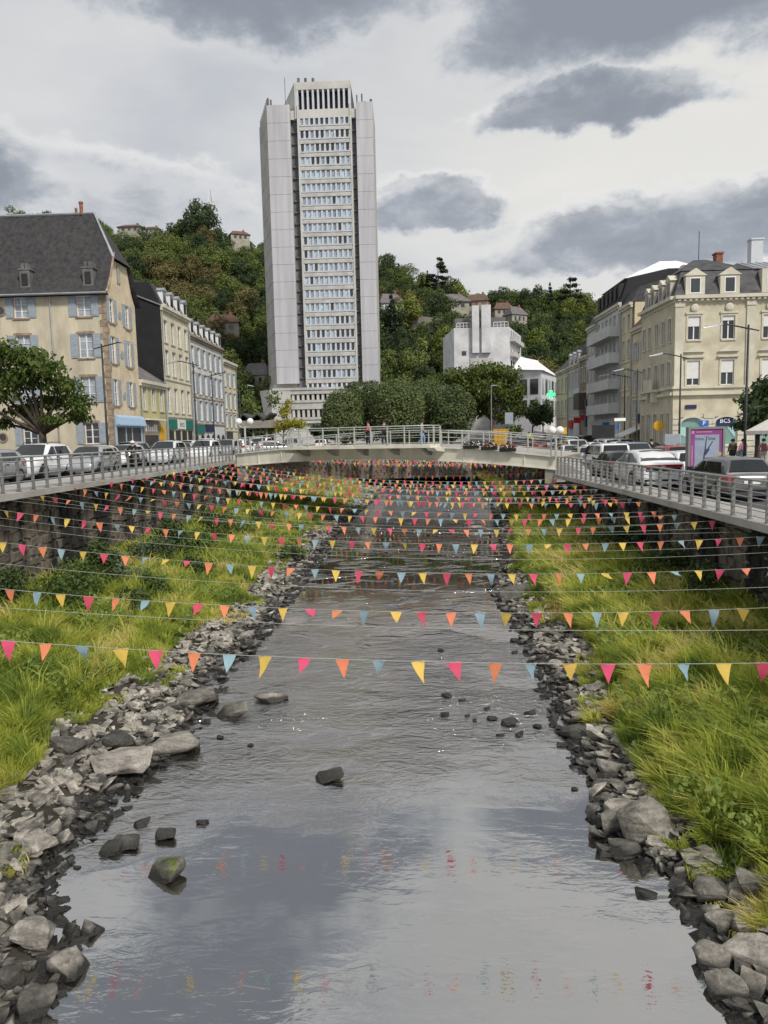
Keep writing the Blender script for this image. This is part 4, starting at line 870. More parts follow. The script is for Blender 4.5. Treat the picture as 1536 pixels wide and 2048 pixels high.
def window(root, fr, u, z, w, h, pane='pane', frame='frame_white', leaves=2, bars=2, shutter=None, sill='quoin_stone', surround=None, roller=0.0, open_sh=True, dep=0.16, shw=None):
    a, b = u-w/2, u+w/2; mb = MB(); t = 0.06
    for (x0, x1, y0, y1) in ((a, a+t, z, z+h), (b-t, b, z, z+h), (a+t, b-t, z, z+t), (a+t, b-t, z+h-t, z+h)): fr.box(mb, x0, x1, -dep-.03, -dep+.05, y0, y1)
    for k in range(1, leaves): c = a+w*k/leaves; fr.box(mb, c-.05, c+.05, -dep-.02, -dep+.055, z+t, z+h-t)
    for k in range(1, bars+1):
        c = z+h*k/(bars+1)
        for q in range(leaves): fr.box(mb, a+w*q/leaves+.052, a+w*(q+1)/leaves-.052, -dep-.01, -dep+.03, c-.02, c+.02)
    o = mb.build('window', M(frame), root, fix=False)
    mb = MB(); mb.quad(fr.p(a,-dep-.012,z), fr.p(b,-dep-.012,z), fr.p(b,-dep-.012,z+h), fr.p(a,-dep-.012,z+h)); mb.build('pane', M(pane), o, fix=False)
    if sill: mb = MB(); fr.box(mb, a-.12, b+.12, -0.1, 0.10, z-.13, z-.002); mb.build('sill', M(sill), o)
    if surround:
        mb = MB()
        for (x0, x1, y0, y1) in ((a-.17, a-.002, z, z+h+.17), (b+.002, b+.17, z, z+h+.17), (a-.002, b+.002, z+h+.002, z+h+.2)): fr.box(mb, x0, x1, 0.004, 0.06, y0, y1)
        mb.build('surround', M(surround), o)
    if roller: mb = MB(); fr.box(mb, a+.02, b-.02, -dep+.06, -dep+.10, z+h*(1-roller), z+h-.01); mb.build('roller_blind', M('roller_white'), o)
    if shutter:
        sw = shw or w/2
        for s in (-1, 1):
            mb = MB(); x0, x1 = (a-sw-.04, a-.04) if s < 0 else (b+.04, b+sw+.04)
            fr.box(mb, x0, x1, 0.03, 0.07, z, z+h)
            for (q0, q1) in ((0.06, 0.48), (0.54, 0.95)): fr.box(mb, x0+.07, x1-.07, 0.071, 0.085, z+h*q0, z+h*q1)
            mb.build('shutter', M(shutter), o)
    return o
def hrow(us, z, w, h): return [(u-w/2, u+w/2, z, z+h) for u in us]
def text(root, fr, s, u, d, z, size, m, name='lettering', lean=0):
    cu = bpy.data.curves.new(name, 'FONT'); cu.body = s; cu.size = size; cu.align_x = 'CENTER'; cu.align_y = 'CENTER'; cu.extrude = 0.005; cu.resolution_u = 2
    tmp = bpy.data.objects.new(name, cu); dg = bpy.context.evaluated_depsgraph_get()
    COL.objects.link(tmp); bpy.context.view_layer.update(); me = bpy.data.meshes.new_from_object(tmp.evaluated_get(bpy.context.evaluated_depsgraph_get())); bpy.data.objects.remove(tmp)
    me.materials.clear(); me.materials.append(m); o = put(name, me, root)
    R = Matrix((( fr.u.x, 0, fr.n.x), (fr.u.y, 0, fr.n.y), (0, 1, 0))).to_4x4()
    o.matrix_local = Matrix.Translation(fr.p(u, d, z)-Vector(ROOT[root])) @ R; return o

# ---------------- left: big cream house with steep bell-shaped slate roof
XF = -24.45
r1 = thing('cream_house', (-33, 62, ZL), 'cream rendered house with huge steep slate roof and blue-grey shutters', 'house')
fa = Fr((-42, 59, ZL), (1,0,0), (0,-1,0)); HE = 13.7
cols = [(-36.9+42, 1.2), (-31.5+42, 1.2), (-26.25+42, 1.2)]
rows = [(11.85, 1.65), (8.5, 1.95), (4.85, 2.1), (1.4, 1.75)]
hol = [h for z, hh in rows for h in hrow([c for c, _ in cols], z, 1.2, hh)]
W0 = 42+XF
holed(fa, 0, W0, 0, HE, hol).build('front_wall', M('cream_render'), r1)
for z, hh in rows:
    for c, _ in cols: window(r1, fa, c, z, 1.2, hh, 'curtain_pane' if z > 4 else 'pane', shutter='shutter_blue', surround='quoin_stone', shw=0.62)
for (px_, py_) in ((2, 622), (6, 875)):
    p = at(px_, py_, 58.95); mb = MB(); mb.lathe((p.x, 59, p.z), [(0.42, -0.02), (0.42, -0.09), (0.30, -0.09), (0.30, -0.02)], 16, 'y'); o = mb.build('oculus', M('quoin_stone'), r1)
    mb = MB(); mb.lathe((p.x, 59, p.z), [(0.30, -0.01), (0.30, -0.03)], 16, 'y'); mb.build('pane', M('pane'), o)
fg = Fr((XF, 59, ZL), (0,1,0), (1,0,0)); GD = 6.5
# gable wall with swept top
gw = [(0.62, 2.0), (4.0, 2.0)]
gholes = [h for z, hh in ((11.45, 2.0), (8.1, 2.25), (4.6, 2.2)) for h in hrow([1.15, 4.5], z, 1.0, hh)]
holed(fg, 0, GD, 0, 13.7, gholes).build('gable_wall', M('sunlit_gable_render'), r1)
def gprof(z):   # inset of the gable edge above the eaves
    return float(np.interp(z, [13.7, 14.4, 15.4, 16.8], [0.0, 0.55, 1.0, 1.42]))
mb = MB(); zz = [13.7, 14.1, 14.5, 15.0, 15.6, 16.2, 16.8]
for a, b in zip(zz[:-1], zz[1:]):
    mb.quad(fg.p(gprof(a),0,a), fg.p(GD-gprof(a),0,a), fg.p(GD-gprof(b),0,b), fg.p(gprof(b),0,b))
mb.build('gable_head', M('sunlit_gable_render'), r1)
for z, hh in ((11.45, 2.0), (8.1, 2.25), (4.6, 2.2)):
    for c in (1.15, 4.5): window(r1, fg, c, z, 1.0, hh, 'pane', shutter='shutter_blue', shw=0.5, bars=3)
    mb = MB(); q = fg.p(2.85, 0, z+0.9); mb.lathe((XF, q.y, q.z), [(0.34, 0.01), (0.34, 0.06), (0.05, 0.06)], 16, 'x'); mb.build('blind_oculus', M('shutter_blue'), r1)
mb = MB(); fg.box(mb, 2.75, 3.35, 0.01, 0.06, 15.0, 16.5); o = mb.build('attic_window', M('quoin_stone'), r1); mb = MB(); fg.box(mb, 2.85, 3.25, 0.061, 0.065, 15.1, 16.4); mb.build('pane', M('curtain_pane'), o)
for k in range(26):   # corner quoins
    z = 0.1+k*0.52; l = 0.52 if k % 2 else 0.32
    mb = MB(); mb.box(XF-l, XF+0.045, 59-0.045, 59+(0.30 if k % 2 else 0.5), ZL+z, ZL+z+0.48); mb.build('quoin', M('quoin_stone'), r1)
# bell roof with half hip
prof = [(58.45, 12.15), (58.9, 12.65), (59.5, 13.55), (60.2, 15.0), (60.55, 15.75), (62.25, 19.45)]
mb = MB(); XL0, XR0 = -43, XF+0.35
def hx(z): return XR0 if z <= 15.3 else XR0 - (z-15.3)/(19.45-15.3)*2.15
for side in (0, 1):
    for (y0, z0), (y1, z1) in zip(prof[:-1], prof[1:]):
        A, Bq = (y0, y1) if not side else (124.5-y0, 124.5-y1)
        mb.quad((XL0, A, z0), (hx(z0), A, z0), (hx(z1), Bq, z1), (XL0, Bq, z1))
zh = 15.3; yh = 60.34
mb.quad((XR0+.05, yh, zh), (XR0+.05, 124.5-yh, zh), (hx(19.45), 62.25, 19.45))
mb.quad((XL0, 58.45, 12.15), (XR0, 58.45, 12.15), (XR0, 59.0, 12.0), (XL0, 59.0, 12.0))
ro = mb.build('roof', M('mossy_slate'), r1)
mb = MB(); mb.tube([(XR0+.02, p[0], p[1]) for p in prof[:5]], 0.09, 6); mb.build('verge', M('quoin_stone'), ro)
mb = MB(); mb.tube([(XL0, 62.25, 19.48), (hx(19.45), 62.25, 19.48), (XR0+.05, yh, zh)], 0.13, 6); mb.build('ridge', M('zinc'), ro)
for X in (-31.0, -25.75):
    mb = MB(); mb.box(X-.42, X+.42, 59.0, 60.4, 12.7, 14.2); mb.box(X-.52, X+.52, 58.95, 60.5, 14.2, 14.32); mb.box(X-.3, X-.06, 59.1, 60.3, 14.32, 14.75); mb.box(X+.06, X+.3, 59.1, 60.3, 14.32, 14.75); o = mb.build('dormer', M('grey_roof'), ro)
    mb = MB(); mb.box(X-.25, X+.25, 58.96, 58.99, 12.95, 13.9); mb.build('dormer_opening', M('dark_metal'), o)
for X in (-27.35, -27.8):
    mb = MB(); mb.lathe((X, 62.25, 19.4), [(0.16, 0), (0.16, 0.9), (0.2, 0.9), (0.2, 1.05)] if X > -27.5 else [(0.12, 0), (0.12, 0.55)], 8); mb.build('chimney_pot', M('chimney_brick'), ro)
# blue shop front in the gable
mb = MB(); fg.box(mb, 0.35, GD-.1, 0.0, 0.12, 0, 3.75); o = mb.build('shopfront', M('shop_blue'), r1)
mb = MB(); fg.box(mb, 0.3, GD-.05, 0.12, 0.5, 2.9, 3.0); mb.hexa(fg.p(.3,.5,2.95), fg.p(GD-.05,.5,2.95), fg.p(GD-.05,.121,3.0), fg.p(.3,.121,3.0), fg.p(.3,.35,3.6), fg.p(GD-.05,.35,3.6), fg.p(GD-.05,.121,3.8), fg.p(.3,.121,3.8)); mb.build('fascia', M('shop_blue'), o)
for (a, b) in ((0.6, 2.3), (2.6, 3.7), (4.0, 5.9)):
    mb = MB(); fg.box(mb, a, b, 0.121, 0.14, 0.5, 2.75); mb.build('shop_window', M('shop_dark'), o)
mb = MB(); mb.box(XL0, XF-.3, 59.3, 65.4, ZL, 12.1); mb.build('core', M('cream_render'), r1)

for (x_, d_) in ((-29.0, .12), (-34.3, .12)):   # rainwater pipes
    mb = MB(); mb.tube([(x_, 59-d_, 12.0), (x_, 59-d_, ZL)], .055, 6); mb.build('downpipe', M('zinc'), r1)
mb = MB(); mb.tube([(XL0, 58.4, 12.1), (XR0, 58.4, 12.1)], .09, 6); mb.build('gutter', M('zinc'), r1)
# ---------------- left terrace
def gable_roof_back(root, x0, x1, y0, y1, ze, zr, m, over=0.3):
    mb = MB(); mb.quad((x1+over, y0, ze-.08), (x1+over, y1, ze-.08), ((x0+x1)/2, y1, zr), ((x0+x1)/2, y0, zr)); mb.quad((x0-over, y0, ze-.08), ((x0+x1)/2, y0, zr), ((x0+x1)/2, y1, zr), (x0-over, y1, ze-.08))
    mb.quad((x0, y0+.002, ze-.08), (x1, y0+.002, ze-.08), ((x0+x1)/2, y0+.002, zr-.02)); mb.quad((x0, y1-.002, ze-.08), (x1, y1-.002, ze-.08), ((x0+x1)/2, y1-.002, zr-.02))
    return mb.build('roof', M(m), root)
def dormer(ro, fr, u, z0, w, h, d0, face='frame_white', cap='zinc', out=0.1):
    mb = MB(); fr.box(mb, u-w/2, u+w/2, d0-1.6, out, z0, z0+h); o = mb.build('dormer', M(face), ro)
    mb = MB(); p = fr.p; mb.prism([p(u-w/2-.12, out+.12, z0+h), p(u+w/2+.12, out+.12, z0+h), p(u, out+.12, z0+h+.38)], fr.n*(d0-1.7)); mb.build('dormer_roof', M(cap), o)
    mb = MB(); fr.box(mb, u-w/2+.14, u+w/2-.14, out+.002, out+.012, z0+.15, z0+h-.1); mb.build('pane', M('pane'), o)
def terrace(label, y0, y1, H, wallm, rows, ncol, ww, roof, sh=None, z0=ZL, X=XF, sgn=1, back=10, top=2.2, cornice='bank_stone', ndorm=0, shop=None, surround='bank_stone', name='terrace_house', pane='pane', dface='frame_white', hband=True):
    r = thing(name, (X-sgn*3, (y0+y1)/2, z0), label, 'house')
    fr = Fr((X, y0 if sgn > 0 else y1, z0), (0, sgn, 0), (sgn, 0, 0)); L = y1-y0
    us = [L*(i+0.5)/ncol for i in range(ncol)]; hol = [h for z, hh in rows for h in hrow(us, z, ww, hh)]
    holed(fr, 0, L, 0, H, hol).build('front_wall', M(wallm), r)
    for z, hh in rows:
        for u in us: window(r, fr, u, z, ww, hh, pane, shutter=sh, surround=surround, shw=ww*0.48, sill=surround, bars=2)
    mb = MB(); xa, xb = X-sgn*0.25, X-sgn*back; mb.box(min(xa, xb), max(xa, xb), y0+.003, y1-.003, z0, z0+H-.02); mb.build('core', M(wallm), r)
    mb = MB(); fr.box(mb, -.05, L+.05, -0.02, 0.38, H-.30, H); fr.box(mb, -.03, L+.03, -0.02, 0.22, H-.55, H-.302); mb.build('cornice', M(cornice), r)
    if hband:
        for z, _ in rows[1:] if len(rows) > 1 else []:
            mb = MB(); fr.box(mb, 0, L, 0.003, 0.10, z-.55, z-.38); mb.build('string_course', M(cornice), r)
    for u_ in (.12, L-.12): mb = MB(); mb.tube([fr.p(u_, .12, H-.3), fr.p(u_, .12, .1)], .05, 5); mb.build('downpipe', M('zinc'), r)
    # mansard: steep front slope then low top
    mb = MB(); p = fr.p
    if roof[1] == 'mansard':
        mb.hexa(p(0,.15,H), p(L,.15,H), p(L,-back,H), p(0,-back,H), p(0,-.75,H+top), p(L,-.75,H+top), p(L,-back+.75,H+top), p(0,-back+.75,H+top))
        mb.hexa(p(0,-.75,H+top), p(L,-.75,H+top), p(L,-back+.75,H+top), p(0,-back+.75,H+top), p(0,-back*.4,H+top+.9), p(L,-back*.4,H+top+.9), p(L,-back*.6,H+top+.9), p(0,-back*.6,H+top+.9))
    else:
        mb.hexa(p(0,.35,H), p(L,.35,H), p(L,-back,H), p(0,-back,H), p(0,-back*.45,H+top), p(L,-back*.45,H+top), p(L,-back*.55,H+top), p(0,-back*.55,H+top))
    ro = mb.build('roof', M(roof[0]), r)
    for i in range(ndorm):
        u = L*(i+0.5)/ndorm; dormer(ro, fr, u, H+.1, 1.15, 1.35 if top > 1.6 else 1.1, 0, dface)
    return r, fr, L, ro
rows3 = [(11.6, 2.2), (8.3, 2.5), (4.5, 2.5)]
r2, f2, L2, _ = terrace('low olive-yellow shop house squeezed between the cream and black-sided houses', 65.52, 72.45, 7.2, 'olive_render', [(4.5, 2.1)], 3, 0.95, ('grey_roof', 'gable'), top=3.2)
mb = MB(); f2.box(mb, .2, 4.4, .003, .10, .2, 3.5); o = mb.build('shopfront', M('brown_stone'), r2)
mb = MB(); f2.box(mb, .5, 4.0, .101, .12, .3, 2.1); mb.build('shop_window', M('shop_dark'), o)
for u in np.linspace(.9, 3.6, 6): mb = MB(); f2.box(mb, u-.16, u+.16, .101, .13, 2.45, 3.0+.15*sin(u*9)); mb.build('sign_letter', M('lettering_white'), o)
mb = MB(); f2.box(mb, 4.8, 6.1, .003, .08, .1, 2.9); mb.build('door', M('ochre_sign'), r2)
mb = MB(); f2.box(mb, .1, 4.8, .10, .75, 3.5, 3.62); mb.build('awning', M('frame_white'), r2)
r3, f3, L3, _ = terrace('tall pale house with a blank black slate side wall', 72.5, 81.45, 15.2, 'pale_render', rows3, 4, 1.15, ('slate', 'mansard'), ndorm=4, top=2.0)
mb = MB(); mb.quad((XF-.0, 72.48, ZL), (XF-10.2, 72.48, ZL), (XF-10.2, 72.48, 15.9), (XF-1.0, 72.48, 15.9), (XF-.0, 72.48, 13.7)); mb.build('slate_side_wall', M('black_slate'), r3)
mb = MB(); mb.bar((XF+.1, 72.4, 13.6), (XF-8, 72.4, 16.9), .16, .12); mb.build('flashing', M('zinc'), r3)
for (a, b, m_) in ((.4, 3.0, 'teal_sign'), (3.3, 5.9, 'roller_white'), (6.2, 8.7, 'teal_sign')):
    mb = MB(); f3.box(mb, a, b, .06, .16, 2.75, 3.75); mb.build('shop_sign', M(m_), r3)
text(r3, f3, 'BRICE', 4.6, .165, 3.2, .6, M('teal_sign'))
for a in (.5, 2.7, 4.9, 7.0): mb = MB(); f3.box(mb, a, a+1.5, .01, .06, .1, 2.6); mb.build('shop_window', M('shop_dark'), r3)
r4, f4, L4, _ = terrace('long white terrace house with a row of small roof dormers', 81.5, 95.95, 13.6, 'white_render', [(10.2, 2.2), (7.0, 2.4), (3.9, 2.3)], 6, 1.2, ('slate', 'mansard'), sh='shutter_blue', ndorm=6, top=1.9, cornice='brown_stone', hband=True)
mb = MB(); f4.box(mb, .3, 4.4, .06, .14, 2.3, 3.3); mb.build('shop_sign', M('teal_sign'), r4)
mb = MB(); f4.box(mb, 4.9, 8.2, .06, .14, 2.5, 3.4); o = mb.build('shop_sign', M('navy_sign'), r4)
for i in range(6):
    c = 1.2+i*2.4; mb = MB(); mb.prism([f4.p(c-.75, .02, .1), f4.p(c+.75, .02, .1), f4.p(c+.75, .02, 1.5), f4.p(c+.5, .02, 2.0), f4.p(c, .02, 2.2), f4.p(c-.5, .02, 2.0), f4.p(c-.75, .02, 1.5)], f4.n*.06); mb.build('shop_window', M('shop_dark'), r4)
r5, f5, L5, _ = terrace('narrow cream house at the far end of the left terrace', 96.0, 103.5, 12.2, 'beige_render', [(8.8, 2.0), (5.8, 2.2), (3.2, 1.8)], 3, 1.0, ('grey_roof', 'gable'), top=2.5, sh='shutter_blue')
mb = MB(); f5.box(mb, .6, 4, .02, .1, .1, 2.6); mb.build('shop_window', M('shop_dark'), r5)

# ---------------- right: ornate yellow corner building
XR1 = 24.3; zg = float(roadz(66))
r6 = thing('bank_building', (32, 72, zg), 'ornate yellow corner bank building with pale stone trim and mansard dormers', 'building')
ff = Fr((XR1, 66, zg), (1,0,0), (0,-1,0)); WB = 17.0
def zz_(y): return (857.6-y)/21.5 - zg
colF = [26.05-XR1, 29.1-XR1, 32.7-XR1, 36.2-XR1]; Z1, Z2, Z3 = zz_(773), zz_(686), zz_(603)
hol = hrow(colF, Z1, 1.15, 2.2) + hrow(colF, Z2, 1.1, 2.05) + hrow(colF[:3], 0.9, 2.0, 2.6)
holed(ff, 0, WB, 0, Z3, hol).build('front_wall', M('bank_yellow'), r6)
for i, c in enumerate(colF):
    window(r6, ff, c, Z1, 1.15, 2.2, bars=0, sill='bank_stone', surround='bank_stone', roller=(0.72, 0.5, 0.85, 0.4)[i])
    window(r6, ff, c, Z2, 1.1, 2.05, bars=0, sill='bank_stone', surround='bank_stone', roller=(0.42, 0.2, 0.5, 0.4)[i])
    mb = MB(); z = Z1+2.45; ff.box(mb, c-.95, c+.95, .0, .22, z, z+.14); mb.prism([ff.p(c-.95,.003,z+.5), ff.p(c+.95,.003,z+.5), ff.p(c,.003,z+1.0)], ff.n*.2); mb.build('pediment', M('bank_stone'), r6)
    mb = MB(); z = Z2+2.25; ff.box(mb, c-.8, c+.8, .003, .14, z, z+.16); o = mb.build('hood', M('bank_stone'), r6)
    mb = MB(); q = ff.p(c, .0, z+.55); mb.lathe(tuple(q), [(.36, -.02), (.36, -.14), (.2, -.2)], 12, 'y'); mb.build('rosette', M('bank_stone'), o)
    if i < 3:
        window(r6, ff, c, 0.9, 2.0, 2.6, 'teal_glass', leaves=1, bars=0, sill='bank_stone')
        # arched stone head
        mb = MB()
        for k in range(9):
            a0, a1 = pi*k/9, pi*(k+1)/9; R0, R1 = 1.0, 1.28
            q = lambda r_, a_, d: ff.p(c-r_*cos(a_), d, 3.5-.35+r_*.55*sin(a_)-.25)
            mb.hexa(q(R0,a0,.003), q(R1,a0,.003), q(R1,a1,.003), q(R0,a1,.003), q(R0,a0,.12), q(R1,a0,.12), q(R1,a1,.12), q(R0,a1,.12))
        mb.build('arch_head', M('bank_stone'), r6)
for c, tri in ((colF[0], 1), (colF[1], 0)):
    mb = MB(); d = -.13
    if tri: mb.quad(ff.p(c-.95, d, 2.55), ff.p(c+.95, d, 2.55), ff.p(c+.15, d, 1.5)) if False else mb.quad(ff.p(c-.95, d, 2.6), ff.p(c-.95, d, 1.9), ff.p(c+.25, d, 1.35), ff.p(c+.95, d, 2.6))
    else: mb.quad(ff.p(c+.95, d, 2.6), ff.p(c+.1, d, 2.6), ff.p(c+.95, d, 1.5))
    mb.build('window_print', M('teal_print'), r6)
mb = MB(); ff.box(mb, colF[1]-.75, colF[1]+.65, -.12, -.06, 2.62, 3.45); o = mb.build('sign', M('navy_sign'), r6); text(r6, ff, 'BCS', colF[1]-.05, -.055, 3.08, .55, M('lettering_white'))
# rusticated ground-floor courses, string courses, cornice, pilasters
gaps = sorted([(c-1.05, c+1.05) for c in colF[:3]])
for k in range(7):
    z = .25+k*.52
    xs = [0.0]+[v for g in gaps for v in g]+[WB]
    for a, b in zip(xs[::2], xs[1::2]):
        if b-a > .1: mb = MB(); ff.box(mb, a, b, .003, .07, z, z+.44); mb.build('ashlar_course', M('bank_stone'), r6)
for (z, h, d) in ((zz_(779), .2, .16), (zz_(792), .28, .3), (Z3-.55, .25, .12), (Z3-.28, .3, .45)):
    mb = MB(); ff.box(mb, -.1, WB, .003, d, z, z+h); mb.build('string_course', M('bank_stone'), r6)
for k in range(34): mb = MB(); ff.box(mb, .15+k*.5, .4+k*.5, .12, .36, Z3-.46, Z3-.285); mb.build('dentil', M('bank_stone'), r6)
for a in (.03, 6.35): mb = MB(); ff.box(mb, a, a+.75, .003, .11, zz_(778), Z3-.56); o = mb.build('pilaster', M('bank_stone'), r6); mb = MB(); ff.box(mb, a-.06, a+.81, .0, .18, Z3-.95, Z3-.57); mb.build('capital', M('bank_stone'), o)
fs = Fr((XR1, 75, zg), (0,-1,0), (-1,0,0)); SD = 9.0
cs = [1.0, 2.6, 4.5, 6.3, 7.9]
hol = hrow(cs, Z1, .85, 2.2)+hrow(cs, Z2, .85, 2.05)+hrow(cs, .9, .9, 3.0)
holed(fs, 0, SD, 0, Z3, hol).build('side_wall', M('bank_yellow'), r6)
for c in cs:
    window(r6, fs, c, Z1, .85, 2.2, bars=1, sill='bank_stone', surround='bank_stone'); window(r6, fs, c, Z2, .85, 2.05, bars=1, sill='bank_stone', surround='bank_stone'); window(r6, fs, c, .9, .9, 3.0, 'shop_dark', bars=1, sill='bank_stone', surround='bank_stone')
for (z, h, d) in ((zz_(779), .2, .16), (zz_(792), .28, .3), (Z3-.55, .25, .12), (Z3-.28, .3, .45)):
    mb = MB(); fs.box(mb, 0, SD+.1, .003, d, z, z+h); mb.build('string_course', M('bank_stone'), r6)
mb = MB(); fs.box(mb, 3.4, 5.7, .02, .9, Z1-.35, Z1-.1); o = mb.build('balcony', M('bank_stone'), r6)
mb = MB(); fs.box(mb, 3.4, 5.7, .78, .88, Z1-.1, Z1+.85); mb.build('balustrade', M('bank_stone'), o)
mb = MB(); fs.box(mb, 3.7, 4.1, .02, .7, Z1-1.3, Z1-.36); fs.box(mb, 5.0, 5.4, .02, .7, Z1-1.3, Z1-.36); mb.build('console', M('bank_stone'), o)
mb = MB(); mb.box(XR1+.25, XR1+WB, 66.25, 75, zg, zg+Z3-.02); mb.build('core', M('bank_yellow'), r6)
# mansard with hipped low top
mb = MB(); p = ff.p; e = .1; T = 2.35
q0 = [(XR1-e, 66-e), (XR1+WB, 66-e), (XR1+WB, 75+e), (XR1-e, 75+e)]; q1 = [(XR1+.8, 66.8), (XR1+WB, 66.8), (XR1+WB, 74.2), (XR1+.8, 74.2)]
zb_ = zg+Z3
mb.hexa(*[(x, y, zb_) for x, y in q0], *[(x, y, zb_+T) for x, y in q1])
ro = mb.build('roof', M('slate'), r6)
mb = MB(); mb.hexa(*[(x, y, zb_+T) for x, y in ((XR1+.7, 66.7), (XR1+7.2, 66.7), (XR1+7.2, 74.3), (XR1+.7, 74.3))], *[(x, y, zb_+T+1.7) for x, y in ((XR1+3.2, 70.2), (XR1+4.4, 70.2), (XR1+4.4, 70.8), (XR1+3.2, 70.8))]); mb.build('upper_roof', M('slate'), ro)
mb = MB(); mb.hexa(*[(x, y, zb_+T+.003) for x, y in ((XR1+7.25, 66.6), (XR1+WB, 66.6), (XR1+WB, 74.3), (XR1+7.25, 74.3))], *[(x, y, zb_+T+1.3) for x, y in ((XR1+7.25, 70.2), (XR1+WB, 70.2), (XR1+WB, 70.8), (XR1+7.25, 70.8))]); o = mb.build('zinc_roof', M('zinc'), ro)
for k in range(14):
    x = XR1+7.6+k*.7; mb = MB(); mb.bar((x, 66.6, zb_+T+.03), (x, 70.2, zb_+T+1.33), .05, .06); mb.build('standing_seam', M('zinc'), o)
for c in (colF[0], colF[1]):
    mb = MB(); ff.box(mb, c-.85, c+.85, -1.2, .06, Z3+.05, Z3+1.75); o = mb.build('dormer', M('bank_stone'), ro)
    mb = MB(); mb.prism([ff.p(c-1.0,.15,Z3+1.75), ff.p(c+1.0,.15,Z3+1.75), ff.p(c,.15,Z3+2.4)], ff.n*-1.5); mb.build('dormer_pediment', M('bank_stone'), o)
    mb = MB(); ff.box(mb, c-.5, c+.5, .062, .08, Z3+.2, Z3+1.6); mb.build('dormer_frame', M('frame_white'), o); mb = MB(); ff.box(mb, c-.4, c+.4, .081, .09, Z3+.3, Z3+1.5); mb.build('pane', M('pane'), o)
mb = MB(); ff.box(mb, 7.6, 12.4, -1.2, .05, Z3+.1, Z3+2.2); o = mb.build('box_dormer', M('bank_stone'), ro)
for c in (8.5, 9.6, 10.7, 11.7):
    mb = MB(); ff.box(mb, c-.5, c+.5, .052, .08, Z3+.35, Z3+1.75); w_ = mb.build('dormer_frame', M('frame_white'), o); mb = MB(); ff.box(mb, c-.42, c+.42, .081, .09, Z3+.43, Z3+1.67); mb.build('pane', M('curtain_pane'), w_)
for (x, y, w_, h, m_) in ((XR1+9.3, 71, 1.1, 2.6, 'tower_white'), (XR1+5.6, 70.5, .6, 1.3, 'chimney_brick'), (XR1+12.0, 70.5, .8, 1.2, 'chimney_brick')):
    mb = MB(); z = zb_+T+.9; mb.box(x-w_/2, x+w_/2, y-.4, y+.4, z, z+h); mb.box(x-w_/2-.08, x+w_/2+.08, y-.48, y+.48, z+h, z+h+.15); mb.build('chimney', M(m_), ro)
mb = MB(); mb.tube([(XR1+3.8, 70.5, zb_+T+1.6), (XR1+3.8, 70.5, zb_+T+4.4)], .035, 5); mb.build('lightning_rod', M('dark_metal'), ro)
for k, yy in enumerate((67.6, 69.6, 71.8, 73.4)):   # side dormers
    mb = MB(); u = 75-yy; fs.box(mb, u-.55, u+.55, -1.2, .05, Z3+.05, Z3+1.6); o = mb.build('dormer', M('bank_stone'), ro); mb = MB(); mb.prism([fs.p(u-.7,.12,Z3+1.6), fs.p(u+.7,.12,Z3+1.6), fs.p(u,.12,Z3+2.15)], fs.n*-1.4); mb.build('dormer_pediment', M('bank_stone'), o)
    mb = MB(); fs.box(mb, u-.35, u+.35, .052, .06, Z3+.25, Z3+1.45); mb.build('pane', M('pane'), o)
mb = MB(); ff.box(mb, 1.1, 2.1, .075, .1, 4.25, 4.6); mb.build('street_plate', M('navy_sign'), r6)
mb = MB(); q = fs.p(7.6, 0, 2.6); mb.lathe((XR1-.75, q.y, q.z+.2), [(.3, -.10), (.5, -.07), (.5, .07), (.3, .10)], 9, 'y'); tag(mb.build('hanging_sign', M('ochre_sign')), 'round yellow shop sign hanging from the bank building side', 'sign')

# ---------------- right terrace going away
def rt(label, y0, y1, ztop, wallm, rows, ncol, ww, roof, **k):
    z0 = float(roadz((y0+y1)/2)); return terrace(label, y0, y1, ztop-z0, wallm, rows, ncol, ww, roof, z0=z0, X=k.pop('X', 24.9), sgn=-1, **k)
r7, f7, L7, _ = rt('cream house with a rust-brown sloping roof beside the bank building', 75.05, 79.9, 10.9, 'beige_render', [(9.6, 2.0), (6.4, 2.1), (3.6, 1.9)], 2, 1.0, ('brown_roof', 'gable'), top=4.6, sh='shutter_grey')
mb = MB(); mb.hexa(f7.p(.4,.02,2.5), f7.p(4.4,.02,2.5), f7.p(4.4,2.2,1.6), f7.p(.4,2.2,1.6), f7.p(.4,.02,2.62), f7.p(4.4,.02,2.62), f7.p(4.4,2.2,1.7), f7.p(.4,2.2,1.7)); mb.build('awning', M('roller_white'), r7)
mb = MB(); f7.box(mb, 3.2, 4.4, .2, .34, 3.0, 4.0); mb.build('hanging_sign', M('navy_sign'), r7)
r8, f8, L8, _ = rt('tall narrow cream house between the brown-roofed and the balconied house', 79.95, 83.95, 13.9, 'beige_render', [(13.2, 1.7), (10.3, 1.9), (7.2, 1.9), (4.2, 1.8)], 2, .8, ('slate', 'mansard'), top=1.6)
r9, f9, L9, ro9 = rt('modern pale grey block with long balconies and a dark mansard storey', 84.0, 94.45, 14.6, 'grey_modern', [(13.7, 1.9), (10.7, 1.9), (7.7, 1.9), (4.9, 1.8)], 6, 1.1, ('black_slate', 'mansard'), top=2.7, back=13, surround=None, hband=False)
for z in (4.4, 7.2, 10.2, 13.2):
    mb = MB(); f9.box(mb, .2, L9-.2, .01, 1.35, z-.25, z-.08); o = mb.build('balcony', M('grey_modern'), r9); mb = MB(); f9.box(mb, .2, L9-.2, 1.25, 1.35, z-.08, z+.95); mb.build('parapet', M('grey_modern'), o)
    for k in (0, L9-.5): mb = MB(); f9.box(mb, .2+k, .3+k, .01, 1.25, z-.08, z+.95); mb.build('parapet', M('grey_modern'), o)
